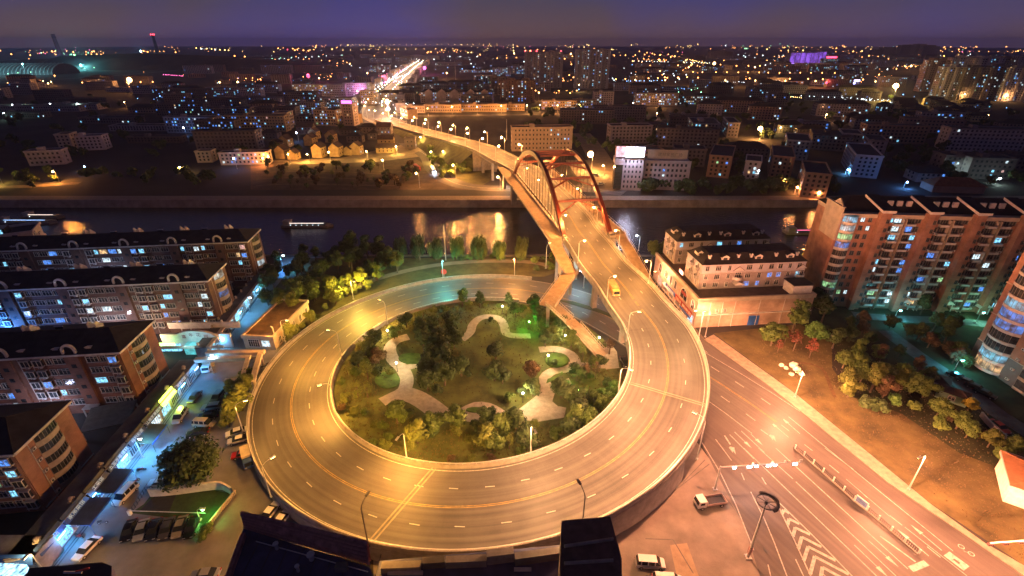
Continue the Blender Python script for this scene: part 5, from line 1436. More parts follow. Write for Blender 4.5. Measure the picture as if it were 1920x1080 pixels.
A_, C_ = at(278, 915, 0)-bf.location, at(246, 965, 0)-bf.location; d = C_-A_; a = atan2(d.y, d.x); b = MB(); b.box(0, d.length, -.03, .03, 1.0, 1.08, 0, a, (A_.x, A_.y)); b.box(0, d.length, -.03, .03, .2, .26, 0, a, (A_.x, A_.y)); b.build('rail', DSTEEL, bf)
pm = MB(); pm.box(-.05, .05, -.05, .05, 0, 1.15); pm = pm.mesh('post', DSTEEL)
for k in range(9): inst('post', pm, bf, A_.lerp(C_, k/8))
bx_ = empty('barrier_arm', at(245, 965, 0), 0, label='thin pale boom barrier above the row of parked cars', cat='barrier')
A_ = at(385, 962, 1.1)-bx_.location; b = MB(); b.tube([(0, 0, 1.1), (A_.x, A_.y, 1.1)], .07, 5); b.build('boom', WHITE, bx_); b = MB(); b.box(-.25, .25, -.25, .25, 0, 1.2); b.build('housing', WHITE, bx_)
# lamps of the blue street
BC = (.05, .38, 1.0); GS = 'small lamps of the blue street'
for u, v, h, col, p, kd, lb in ((268, 858, 5.5, (.08, .45, 1), 3000, 'white', 'white star-bright lamp in the middle of the blue street'), (469, 585, 5.5, (.12, .5, 1), 900, 'white', 'white lamp at the shop fronts beside the flat-roofed building'),
                          (531, 505, 6, (.06, .38, 1), 3500, 'white', 'blue-white lamp at the river end of the street'), (376, 975, 3, (.15, 1, .15), 350, 'green', 'bright green lamp above the parked cars'),
                          (400, 700, 6, (.10, .5, 1), 1500, 'white', 'white lamp at the rear of the delivery truck')):
    street_lamp(at(u, v, 0), Vector((1, 0, 0)), h, .8, kind=kd, col=col, power=p, label=lb, group=GS, spot=165, globe=.3)
for x_, p in ((5, 650), (14, 480), (23, 400), (30, 380), (47, 420), (54, 350)):
    tb = MB(); tb.box(-.9, .9, -.06, .06, -.05, .05); tl = tb.build('tube_light', glow('tube_light_blue', (.35, .7, 1), 12), sh, (x_, -.5, 3.0)); light(tl, (0, -.2, -.1), BC, p, .3)
for x_ in (6, 22, 38): tb = MB(); tb.box(-.9, .9, -.06, .06, -.05, .05); tl = tb.build('tube_light', MT['tube_light_blue'], s2, (x_, -.5, 3.0)); light(tl, (0, -.2, -.1), (.12, .5, 1), 500, .3)
nb = bpy.data.objects['brick_roofed_building']
q = at(426, 1082, 23)-nb.location + Vector((-1.2, 1.5, 0))
tb = MB(); tb.box(-.1, .1, -1.5, 1.5, -.3, .3); tl = tb.build('neon_strip', glow('neon_violet', (.3, .35, 1), 6), nb, (q.x, q.y, 8), radians(80)); light(tl, (-.5, 0, 0), (.22, .28, 1), 1700, .4)
for (x_, y_), c, p, lb in (((-148, 117), (.06, .28, 1), 5200, 'blue lamp in the courtyard before the left end of the long brick block'), ((-118, 118), (.8, .75, .9), 1500, 'pale lamp added in the courtyard to light the long brick block'), ((-104, 117), (1, .6, .35), 1500, 'warm lamp added in the courtyard beside the market gate'), ((-140, 146), (.5, .6, 1), 1800, 'pale blue lamp added between the two farthest brick blocks'), ((-108, 84), (.6, .65, 1), 900, 'pale lamp added between the two nearest brick blocks')):
    street_lamp(Vector((x_, y_, 0)), Vector((0, 1, 0)), 5.5, .6, kind='white', col=c, power=p, label=lb, group='courtyard lamps between the brick blocks', spot=None, globe=.25)  # pale and warm lamps are added to lighten the block facades
# estate lamps on the right
for u, v, h, col, p, kd, lb in ((1675, 602, 4, (.15, .9, 1), 900, 'teal', 'turquoise garden lamp below the tower block'), (1829, 606, 4, (.3, 1, .6), 800, 'teal', 'small green-white garden lamp near the last white porch'), (1787, 698, 4, (.12, .85, 1), 700, 'teal', 'turquoise lamp at the dark parking lane beside the corner tower')):
    street_lamp(at(u, v, 0), Vector((1, 0, 0)), h, .5, kind=kd, col=col, power=p, label=lb, group='garden lamps of the estate on the right', spot=None, globe=.3)
road('estate_lane', [(1600, 590), (1680, 598), (1760, 600), (1900, 612)], 2.2, mat('estate_lane_stone', (.10, .11, .12), .8, .3, .4), .03)
road('estate_drive', [(1660, 620), (1720, 665), (1790, 712), (1870, 775), (1960, 830)], 2.4, mat('estate_lane_stone', (.10, .11, .12)), .03)
road('field_track', [(1466, 690), (1500, 680), (1540, 690), (1556, 722), (1565, 745)], .45, mat('trodden_soil', (.10, .06, .025), .95, .3, 1), .03, step=2)
# boulders
for i, (u, v, r_) in enumerate(((1464, 686, .7), (1473, 691, .6), (1487, 687, 1.3), (1493, 694, 1.1), (1484, 703, .7), (1502, 702, .8))):
    b = MB(); b.ball((0, 0, r_*.3), r_, 0, 9, 6, .7)
    b.v = [(x*(1+.25*sin(x*3+i)), y*(1+.2*cos(y*4+i*2)), max(0, z+.12*sin(x*5+y*3))) for x, y, z in b.v]
    o = b.build('boulder', mat('pale_stone', (.62, .56, .48), .8, .2, 1.5, .3, 4), None, at(u, v, 0), i*1.1)
    tag(o, '%s white boulder lying on the dry grass by the avenue' % ('leftmost', 'second', 'largest', 'fourth', 'frontmost', 'rightmost')[i], 'boulder', 'white boulders on the dry grass')
# ================================================================ PARK
PATHPTS = []
def pc(x, y): return (620+x/3.4286, 560+y/3.4286)
PATHM = mat('park_path_stone', (.36, .33, .27), .85, .2, .8, .3, 5)
def ppath(pts, w, nm='park_path', z=.045):
    P = smooth_path([at(*pc(*p), 0) for p in pts], 1.2); PATHPTS.extend((q, (w/2+.3)**2) for q in P[::2]); b = MB(); ribbon(P, [(-w/2, z), (w/2, z)], b); b.build(nm, PATHM, kind='structure')
ppath([(500, 245), (420, 270), (380, 320), (400, 390), (460, 450), (490, 520), (470, 590), (400, 630), (330, 665)], 3.6)
ppath([(440, 600), (540, 630), (640, 690), (740, 770)], 5.2, z=.05)
ppath([(640, 410), (560, 425), (470, 450)], 2.6, z=.055)
ppath([(840, 265), (895, 220), (915, 165), (960, 125), (1020, 115), (1085, 130), (1115, 175), (1130, 225), (1190, 240), (1285, 240)], 2.8)
ppath([(1340, 328), (1450, 325), (1540, 355), (1575, 410), (1530, 450), (1430, 465), (1375, 510), (1385, 570), (1360, 630), (1290, 690), (1200, 760)], 3.0)
ppath([(1530, 420), (1640, 425), (1740, 435), (1850, 430)], 2.0, z=.05)
ppath([(855, 720), (930, 685), (1010, 690), (1080, 725), (1130, 765)], 2.4)
poly('park_square', [pc(*p) for p in ((1180, 775), (1270, 670), (1390, 560), (1530, 510), (1550, 545), (1440, 610), (1425, 660), (1460, 690), (1515, 700), (1500, 765), (1340, 790))], .06, PATHM)
poly('park_square', [pc(*p) for p in ((1690, 300), (1790, 275), (1840, 340), (1855, 445), (1770, 455), (1745, 390))], .06, PATHM)
poly('park_disc', [pc(905+62*cos(t*pi/8), 758+35*sin(t*pi/8)) for t in range(16)], .065, PATHM)
LG = mat('clipped_lawn', (.07, .14, .02), .95, .35, .5, .8, 6, detail=6)
for nm, cx, cy, rx, ry in (('lawn_bed', 525, 382, 90, 34), ('lawn_bed', 365, 522, 82, 52), ('lawn_bed', 1455, 392, 75, 46), ('lawn_bed', 930, 712, 60, 16)):
    b = MB(); P = [at(*pc(cx+rx*cos(t*pi/10), cy+ry*sin(t*pi/10)), .3) for t in range(20)][::-1]; b.prism(P, 0, .3); b.build(nm, LG, kind='structure')
poly('lawn_bed', [pc(*p) for p in ((1385, 545), (1395, 515), (1440, 500), (1490, 470), (1495, 490), (1450, 520))], .07, LG)
# ---------------------------------------------------------------- trees
def leafmat(name, c1, c2):
    m = mat(name, c1, .75, .3, .8, 0, rgb2=c2, objvar=.25, detail=3); return m
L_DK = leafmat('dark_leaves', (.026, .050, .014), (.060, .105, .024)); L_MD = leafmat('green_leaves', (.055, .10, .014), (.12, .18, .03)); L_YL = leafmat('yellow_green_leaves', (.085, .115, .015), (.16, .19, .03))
L_RD = leafmat('red_leaves', (.10, .03, .02), (.20, .06, .035)); L_BR = leafmat('brown_leaves', (.06, .04, .02), (.13, .085, .035)); L_GN = leafmat('green_lit_leaves', (.06, .15, .03), (.12, .25, .05)); L_GY = leafmat('yellow_lit_leaves', (.28, .26, .02), (.5, .42, .04))  # bright green and bright yellow leaves have lamplight put into their colour
def crown_mesh(name, r, h, z0, nblob, nleaf, ls, seed, droop=0.0, flat=.8):
    rr = random.Random(seed); b = MB(); blobs = []
    for i in range(nblob):
        while True:
            x, y, z = rr.uniform(-1, 1), rr.uniform(-1, 1), rr.uniform(-1, 1)
            if x*x+y*y+z*z < 1: break
        k = .95 if rr.random() < .7 else .6
        blobs.append((x*r*.72*k, y*r*.72*k, z0+h/2+z*h*.36, r*rr.uniform(.26, .46)))
    for i in range(nleaf):
        bx, by, bz, br_ = rr.choice(blobs)
        u = rr.uniform(-1, 1); t = rr.uniform(0, 2*pi); s = sqrt(1-u*u); k = br_*rr.uniform(.7, 1.08)
        c = Vector((bx+k*s*cos(t), by+k*s*sin(t), bz+k*u*flat - droop*rr.random()*h*.5))
        n = Vector((s*cos(t)+rr.uniform(-.5, .5), s*sin(t)+rr.uniform(-.5, .5), u+rr.uniform(-.4, .5))).normalized()
        a = n.orthogonal().normalized(); a.rotate(Matrix.Rotation(rr.uniform(0, 6.3), 3, n)); c2 = n.cross(a)
        l = ls*rr.uniform(.6, 1.3)
        if droop: a = Vector((a.x*.4, a.y*.4, -1)).normalized(); c2 = n.cross(a).normalized(); b.quad(c-a*l*1.5-c2*l*.3, c-a*l*1.5+c2*l*.3, c+a*l*1.5+c2*l*.2, c+a*l*1.5-c2*l*.2)
        else: b.quad(c-a*l-c2*l*.15, c-c2*l*.7, c+a*l+c2*l*.15, c+c2*l*.7)
    return b
def trunk_mesh(h, r, seed, spread):
    rr = random.Random(seed); b = MB()
    b.tube([(0, 0, -.1), (.05, .02, h*.3), (rr.uniform(-.15, .15), rr.uniform(-.15, .15), h*.62)], [r*1.3, r, r*.7], 7)
    for k in range(6):
        a = k*1.05+rr.random(); z = h*rr.uniform(.35, .6)
        b.tube([(0, 0, z), (spread*.4*cos(a), spread*.4*sin(a), z+h*.16), (spread*.8*cos(a), spread*.8*sin(a), z+h*.33)], [r*.5, r*.3, r*.1], 4)
    return b
TP = {}
def tree_meshes(kind, var):
    k = (kind, var)
    if k not in TP:
        s = hash(kind) % 1 + var*17 + len(kind)*3
        if kind == 'round': c = crown_mesh('crown', 2.6, 4.8, .7, 20, 2100, .24, s); t = trunk_mesh(4.5, .16, s, 1.6)
        elif kind == 'tall': c = crown_mesh('crown', 2.4, 6.2, 1.6, 22, 2200, .25, s); t = trunk_mesh(6.5, .18, s, 1.4)
        elif kind == 'willow': c = crown_mesh('crown', 3.0, 6.0, 2.0, 14, 1700, .30, s, droop=.8); t = trunk_mesh(6.5, .2, s, 1.8)
        elif kind == 'shrub': c = crown_mesh('crown', 1.5, 1.7, .1, 11, 800, .17, s); t = trunk_mesh(1.4, .07, s, .7)
        elif kind == 'bare': c = crown_mesh('crown', 2.0, 4.5, 1.5, 22, 420, .17, s); t = trunk_mesh(6, .13, s, 1.9)
        elif kind == 'big': c = crown_mesh('crown', 7.6, 9.0, 2.0, 60, 6500, .42, s); t = trunk_mesh(9, .45, s, 5)
        elif kind == 'far': c = crown_mesh('crown', 4.0, 6.5, .5, 10, 420, .75, s); t = trunk_mesh(6, .3, s, 2)
        TP[k] = (c, t.mesh('trunk', TRUNK))
    return TP[k]
CM = {}
def tree(loc, kind, m, scale=1.0, label='', group=None, cat='tree', name=None, var=None):
    v = R.randrange(3) if kind != 'big' else 0
    c, t = tree_meshes(kind, v); k = (kind, v, m.name)
    if k not in CM: CM[k] = c.mesh('crown', m)
    o = empty(name or ('shrub' if kind == 'shrub' else 'tree'), loc, R.uniform(0, 6.28), label=label, cat=cat, group=group)
    s = (scale*R.uniform(.92, 1.08), scale*R.uniform(.92, 1.08), scale*R.uniform(.92, 1.1))
    inst('crown', CM[k], o, (0, 0, 0), sc=s)
    if kind != 'shrub': inst('trunk', t, o, (0, 0, 0), sc=s)
    return o
GP = 'trees of the park inside the ring'
def where(x, y, spots):
    return min(spots, key=lambda s: hypot(s[0]-x, s[1]-y))[2]
park_spots = [(500, 150, 'by the upper left hedge'), (600, 300, 'in the dark clump left of the centre'), (620, 500, 'in the clump beside the left path'), (1060, 350, 'standing alone on the central lawn'), (1000, 40, 'at the back beside the top lamp'), (1320, 120, 'in the tall group behind the green lamp'), (1500, 240, 'around the lamp left of the stairs'), (1700, 390, 'beside the foot of the stairs'), (1600, 640, 'around the green lamp on the right'), (1600, 800, 'against the right parapet'), (1270, 560, 'left of the right-hand path'), (560, 860, 'by the near left lamp post'), (800, 800, 'in front of the arc-shaped path'), (1080, 860, 'near the right front lamp post'), (200, 400, 'at the left end of the park')]
park = [(580, 250, 'tall', L_DK, 1.3), (655, 235, 'tall', L_DK, 1.2), (600, 330, 'tall', L_DK, 1.3), (700, 310, 'round', L_DK, 1.4), (780, 200, 'round', L_DK, 1.5), (795, 300, 'round', L_DK, 1.3), (735, 400, 'round', L_DK, 1.4), (640, 390, 'round', L_DK, 1.2),
        (625, 480, 'round', L_DK, 1.4), (840, 480, 'round', L_DK, 1.4), (735, 540, 'round', L_DK, 1.4), (625, 575, 'round', L_DK, 1.3), (690, 590, 'shrub', L_DK, 1.5), (1060, 370, 'round', L_DK, 1.3), (1055, 510, 'round', L_DK, 1.3), (1105, 530, 'round', L_DK, 1.1), (1290, 490, 'round', L_BR, 1.1), (1300, 610, 'round', L_DK, 1.2), (1230, 600, 'shrub', L_DK, 1.5),
        (490, 165, 'round', L_DK, 1.2), (280, 285, 'round', L_DK, 1.2), (412, 240, 'round', L_MD, .9), (848, 30, 'tall', L_GN, 1.0), (960, 40, 'tall', L_DK, 1.0), (1145, 40, 'tall', L_DK, .9), (1300, 90, 'tall', L_DK, 1.3), (1330, 160, 'tall', L_DK, 1.2), (1190, 100, 'round', L_DK, 1.2), (1490, 200, 'round', L_DK, 1.3), (1430, 260, 'round', L_MD, 1.2), (1380, 290, 'round', L_DK, 1.1), (1545, 300, 'round', L_MD, 1.2), (1460, 200, 'round', L_MD, 1.0),
        (1690, 410, 'shrub', L_MD, 1.8), (1735, 400, 'shrub', L_DK, 1.5), (1580, 510, 'round', L_DK, 1.2), (1480, 620, 'round', L_DK, 1.3), (1590, 670, 'round', L_DK, 1.2), (1530, 650, 'round', L_DK, 1.1), (1690, 680, 'round', L_MD, 1.0), (1755, 660, 'round', L_GN, 1.0), (1740, 720, 'round', L_MD, 1.1), (1815, 615, 'round', L_GN, 1.0), (1575, 815, 'round', L_MD, 1.3), (1645, 815, 'round', L_MD, 1.3), (1550, 880, 'round', L_DK, 1.1), (1600, 760, 'round', L_DK, 1.2),
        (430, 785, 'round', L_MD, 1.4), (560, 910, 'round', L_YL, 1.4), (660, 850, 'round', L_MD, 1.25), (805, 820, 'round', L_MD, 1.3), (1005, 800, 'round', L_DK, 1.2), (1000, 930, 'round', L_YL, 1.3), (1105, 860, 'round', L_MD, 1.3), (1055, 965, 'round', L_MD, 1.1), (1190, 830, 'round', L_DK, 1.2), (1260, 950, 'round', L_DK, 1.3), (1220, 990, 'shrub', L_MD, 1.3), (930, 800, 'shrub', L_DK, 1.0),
        (200, 350, 'bare', L_YL, 1.1), (240, 500, 'bare', L_YL, 1.2), (110, 470, 'bare', L_YL, .9), (250, 370, 'round', L_DK, 1.2), (180, 420, 'round', L_DK, 1.0), (310, 400, 'round', L_BR, 1.1), (180, 620, 'bare', L_YL, 1.1), (240, 620, 'bare', L_YL, 1.0), (160, 480, 'shrub', L_MD, 1.3), (300, 470, 'shrub', L_DK, 1.6), (90, 640, 'shrub', L_YL, 1.3), (830, 880, 'bare', L_YL, .8), (1150, 950, 'bare', L_YL, .9), (1790, 340, 'bare', L_BR, 1.1), (1640, 500, 'bare', L_BR, 1.0), (1700, 500, 'bare', L_BR, 1.0), (1620, 370, 'bare', L_MD, .9)]
KN = {'round': 'round tree', 'tall': 'tall tree', 'shrub': 'shrub', 'bare': 'sparse tree', 'willow': 'willow', 'big': 'big round tree', 'far': 'tree'}
CN = {L_DK.name: 'dark green', L_MD.name: 'mid green', L_YL.name: 'yellow-green', L_RD.name: 'red-leaved', L_BR.name: 'brown-leaved', L_GN.name: 'bright green lit', L_GY.name: 'bright yellow lit'}
used = {}
ORD = ['first', 'second', 'third', 'fourth', 'fifth', 'sixth', 'seventh', 'eighth', 'ninth', 'tenth', 'eleventh', 'twelfth', 'thirteenth', 'fourteenth', 'fifteenth', 'sixteenth', 'seventeenth', 'eighteenth', 'nineteenth', 'twentieth']
SZ = ['', 'second ', 'third ', 'fourth ', 'fifth ', 'sixth ', 'seventh ', 'eighth ', 'ninth ', 'tenth ']
def lab(base, tail):
    k = base+tail; used[k] = used.get(k, 0)+1; n = used[k]
    if n == 1: return base + tail
    L = 'leftmost on' if False else ''
    t = (ORD[n-1] if n <= len(ORD) else '%dth' % n) + ' from left, ' + base + tail
    return ' '.join(t.split()[:16])
park.sort(key=lambda q: q[0])
for x, y, kd, m, s in park:
    tree(at(*pc(x, y+18), 0), kd, m, s*.92, lab('%s %s ' % (CN[m.name], KN[kd]), where(x, y, park_spots)), 'shrubs of the park inside the ring' if kd == 'shrub' else GP, 'shrub' if kd == 'shrub' else 'tree')
for i in range(70):
    x, y = pc(0, 0) if False else (R.uniform(120, 1780), R.uniform(60, 930))
    p = at(*pc(x, y), 0)
    if hypot(p.x-RC[0], p.y-RC[1]) > 35.5 or any((p.x-q.x)**2+(p.y-q.y)**2 < d2+2.2 for q, d2 in PATHPTS): continue
    if 820 < x < 1300 and 230 < y < 640 and R.random() < .6: continue
    tree(p, 'shrub', R.choice((L_DK, L_MD, L_MD, L_YL) if y > 600 or x < 400 else (L_DK, L_DK, L_MD)), R.uniform(.8, 1.5), lab('low bushy shrub ', where(x, y, park_spots)), 'shrubs of the park inside the ring', 'shrub')
# shrub edge all round the park and low planting
for i in range(46):
    a = radians(-175+i*7.6+R.uniform(-2, 2)); r_ = R.uniform(32.5, 37.2)
    if -20 < math.degrees(a) < 12 or math.degrees(a) > 150: continue
    p = ringpt(a, r_)
    nearq = 'front' if sin(a) < -.5 else ('right' if cos(a) > .3 else ('left' if cos(a) < -.3 else 'back'))
    tree(p, 'shrub', R.choice((L_MD, L_YL, L_YL, L_DK, L_BR)) if nearq != 'right' else R.choice((L_DK, L_MD)), R.uniform(.7, 1.25), lab('low shrub ', 'in the planting strip along the %s edge of the park' % nearq), 'shrubs along the park edge', 'shrub')
PATHPTS += [(at(*pc(x_, y_), 0), 14) for x_, y_ in ((1240, 730), (1320, 700), (1320, 750), (1400, 700), (1470, 740), (1400, 620), (1480, 550), (900, 755), (1780, 330), (1790, 410))]
# meadow tufts
b = MB()
for i in range(9000):
    a = R.uniform(0, 2*pi); r_ = 38*sqrt(R.random()); p = ringpt(a, r_)
    if r_ < 24 and R.random() < .75: continue
    if any((p.x-q.x)**2+(p.y-q.y)**2 < d2 for q, d2 in PATHPTS): continue
    h = R.uniform(.2, .55); t = R.uniform(0, pi); c, s = cos(t)*.16, sin(t)*.16
    b.quad((p.x-c, p.y-s, 0), (p.x+c, p.y+s, 0), (p.x+c*.4+R.uniform(-.2, .2), p.y+s*.4, h), (p.x-c*.4, p.y-s*.4, h), 0)
tf = b.build('grass_tufts', leafmat('tuft_leaves', (.07, .07, .015), (.16, .13, .03)), kind='stuff')
tag(tf, 'yellow-green rough grass growing all over the park lawn', 'grass')
b = MB()
for i in range(7000):
    u, v = R.uniform(1340, 1920), R.uniform(630, 1050)
    p = at(u, v, 0)
    if (u-1338)/(1920-1338)*(1060-625)+600 > v-2 if False else v > 625+(u-1338)*.745-4: continue
    if v < 612+(u-1500)*.42: continue
    h = R.uniform(.08, .25); t = R.uniform(0, pi); c, s = cos(t)*.14, sin(t)*.14
    b.quad((p.x-c, p.y-s, 0), (p.x+c, p.y+s, 0), (p.x+c*.4+R.uniform(-.15, .15), p.y+s*.4, h), (p.x-c*.4, p.y-s*.4, h), 0)
tf = b.build('grass_tufts', leafmat('dry_tuft_leaves', (.12, .08, .03), (.18, .12, .045)), kind='stuff'); tag(tf, 'dry brown grass tufts over the field right of the avenue', 'grass')
# park lamps
def globe_lamp(loc, h, kind, col, p, label):
    o = empty('park_lamp', loc, 0, label=label, cat='park lamp', group='small globe lamps in the park')
    b = MB(); b.tube([(0, 0, 0), (0, 0, h)], .06, 6); b.box(-.15, .15, -.15, .15, 0, .15); b.build('post', DSTEEL, o)
    b = MB(); b.ball((0, 0, h+.22), .24, 0, 8, 6); b.build('globe', {'w': WHTG2, 'g': GRNG}[kind], o)
    light(o, (0, 0, h+.62), col, p, .2)
WHTG2 = glow('warm_white_globe', (1.0, .85, .6), 30)
for x, y, k, lb in ((370, 250, 'w', 'upper left beside the winding path'), (430, 462, 'w', 'left on the pale path'), (1105, 90, 'w', 'back beside the arc-shaped path'), (1275, 192, 'g', 'green and dim under the tall trees'), (1505, 282, 'w', 'in the green bushes left of the stairs'), (1722, 296, 'w', 'at the foot of the stairs'),
                 (1397, 412, 'w', 'on the oval lawn bed at the right'), (1235, 660, 'w', 'beside the small bushes in the lower middle'), (1585, 640, 'g', 'bright green among the right-hand bushes')):
    globe_lamp(at(*pc(x, y+6), 0), 2.6, k, (1, .72, .36) if k == 'w' else (.15, 1, .1), 1300 if k == 'w' else 1000, 'globe lamp ' + lb)
# river side trees, left wood, right estate trees
GR = 'trees on the near river bank'
for u, v, kd, m, s in ((660, 480, 'tall', L_DK, 1.3), (690, 484, 'tall', L_DK, 1.3), (715, 486, 'tall', L_DK, 1.2), (752, 486, 'willow', L_DK, 1.1), (787, 487, 'willow', L_DK, 1.2), (817, 487, 'willow', L_DK, 1.1), (857, 486, 'willow', L_MD, 1.25), (900, 487, 'willow', L_MD, 1.25), (937, 488, 'willow', L_MD, 1.0), (977, 486, 'willow', L_YL, 1.15), (1003, 494, 'shrub', L_MD, 1.4),
                    (1222, 492, 'tall', L_YL, 1.1), (1238, 482, 'round', L_MD, 1.2)):
    tree(at(u, v, 0), kd, m, s*1.18, lab('%s %s ' % (CN[m.name], KN[kd]), 'in the row along the near river bank'), GR)
wood = []
for i in range(120):
    u, v = R.uniform(500, 760), R.uniform(478, 600)
    if v > 640-(u-500)*.45-14 or v < 478+(560-u)*.5: continue
    wood.append((u, v))
wood.sort()
for u, v in wood:
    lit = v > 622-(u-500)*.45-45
    kd = R.choice(('round', 'tall', 'round', 'shrub') if lit else ('tall', 'round', 'tall')); m = R.choice((L_MD, L_YL)) if lit else L_DK  # trees near the ring get lighter leaves for the lamplight on them
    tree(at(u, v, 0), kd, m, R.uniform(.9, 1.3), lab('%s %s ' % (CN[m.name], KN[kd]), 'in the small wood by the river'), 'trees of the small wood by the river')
for u, v in ((640, 562), (652, 556), (668, 552), (630, 570), (612, 580), (585, 606), (570, 615), (596, 598), (690, 545), (560, 628), (548, 640)):
    tree(at(u, v, 0), R.choice(('shrub', 'round')), L_YL, R.uniform(.8, 1.2), lab('yellow-lit bush ', 'along the outer edge of the upper left bend'), 'bushes along the upper left bend', 'bush')  # yellow lamplight is put into the leaf colour of these bushes
for i in range(22):
    u = R.uniform(1000, 1050) if i < 5 else R.uniform(860, 1060); v = R.uniform(483, 489) if i >= 5 else R.uniform(495, 510)
    tree(at(u, v, 0), 'shrub', R.choice((L_DK, L_MD)), R.uniform(.9, 1.4), lab('low dark shrub ', 'on the bank edge below the bridge foot'), 'shrubs on the near bank', 'shrub')
tree(at(368, 905, 0), 'big', L_DK, .85, 'big round dark tree with a yellow-lit right side beside the blue street', None)
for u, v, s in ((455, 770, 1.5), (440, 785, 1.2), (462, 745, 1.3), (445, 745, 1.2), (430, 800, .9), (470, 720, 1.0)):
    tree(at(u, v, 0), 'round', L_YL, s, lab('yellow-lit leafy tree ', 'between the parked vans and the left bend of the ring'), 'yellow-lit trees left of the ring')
for u, v, s in ((383, 1004, 1.0), (392, 996, 1.0), (388, 990, .8), (380, 1012, .8)): tree(Vector(at(u, v, 0))-hdg.location if False else at(u, v, 0), 'shrub', L_MD, s*.9, lab('low clipped shrub ', 'in the oval bed beside the parked cars'), 'shrubs beside the parked cars', 'shrub')
bpy.data.objects.remove(hdg)
def p6c(x, y): return (1320+x/3.2, 570+y/3.2)
GE = 'trees on the field and estate at the right'
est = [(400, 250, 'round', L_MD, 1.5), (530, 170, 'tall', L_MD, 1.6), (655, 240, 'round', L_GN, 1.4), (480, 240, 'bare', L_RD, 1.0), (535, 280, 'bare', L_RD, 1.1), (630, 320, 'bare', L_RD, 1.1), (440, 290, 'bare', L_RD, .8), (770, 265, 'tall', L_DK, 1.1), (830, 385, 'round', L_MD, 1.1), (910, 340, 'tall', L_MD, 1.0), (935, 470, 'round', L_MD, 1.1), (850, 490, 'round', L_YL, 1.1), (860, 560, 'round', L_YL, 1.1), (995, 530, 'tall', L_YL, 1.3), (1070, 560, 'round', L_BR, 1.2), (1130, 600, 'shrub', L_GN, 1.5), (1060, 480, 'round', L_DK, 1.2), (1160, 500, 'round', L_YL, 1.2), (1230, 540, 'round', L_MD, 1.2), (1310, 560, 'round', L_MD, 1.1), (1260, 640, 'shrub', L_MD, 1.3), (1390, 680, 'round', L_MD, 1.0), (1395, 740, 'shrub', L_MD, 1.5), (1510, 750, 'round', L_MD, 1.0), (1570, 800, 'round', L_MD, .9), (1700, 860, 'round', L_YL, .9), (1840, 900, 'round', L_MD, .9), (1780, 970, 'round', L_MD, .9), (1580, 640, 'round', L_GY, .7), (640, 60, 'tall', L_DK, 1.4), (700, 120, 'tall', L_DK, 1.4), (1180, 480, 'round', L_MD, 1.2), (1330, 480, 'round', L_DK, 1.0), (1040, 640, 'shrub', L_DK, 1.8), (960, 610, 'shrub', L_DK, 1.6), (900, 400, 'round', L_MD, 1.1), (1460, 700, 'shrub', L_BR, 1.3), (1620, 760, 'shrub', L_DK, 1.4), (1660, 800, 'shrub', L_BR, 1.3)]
for i in range(75):
    x, y = R.uniform(700, 1900), R.uniform(30, 420)
    if abs(y-(70+(x-1100)*.03)) < 28 or (x > 1560 and y > 60) or abs(y-(150+(x-1040)*.63)) < 34 or y > 120+(x-600)*.62: continue
    est.append((x, y+20, R.choice(('round', 'round', 'shrub', 'tall')), R.choice((L_DK, L_DK, L_MD, L_BR)), R.uniform(.7, 1.1)))
est.sort(key=lambda q: q[0])
for x, y, kd, m, s in est:
    tail = 'behind the boulders on the dry grass' if x < 700 else ('at the edge of the dry field' if y > 330+(x-800)*.5 else 'in the dark estate garden below the tower block')
    tree(at(*p6c(x, y), 0), kd, m, s, lab('%s %s ' % (CN[m.name], KN[kd]), tail), GE, 'shrub' if kd == 'shrub' else 'tree')
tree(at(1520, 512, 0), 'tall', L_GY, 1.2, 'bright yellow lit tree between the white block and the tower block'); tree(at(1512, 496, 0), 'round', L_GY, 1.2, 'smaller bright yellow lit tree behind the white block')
for u in range(1610, 1900, 17): tree(at(u+R.uniform(-4, 4), 572+(u-1610)*.05, 0), 'shrub', R.choice((L_DK, L_MD)), R.uniform(.9, 1.4), lab('dark shrub ', 'at the foot of the tower block'), 'shrubs at the foot of the tower block', 'shrub')
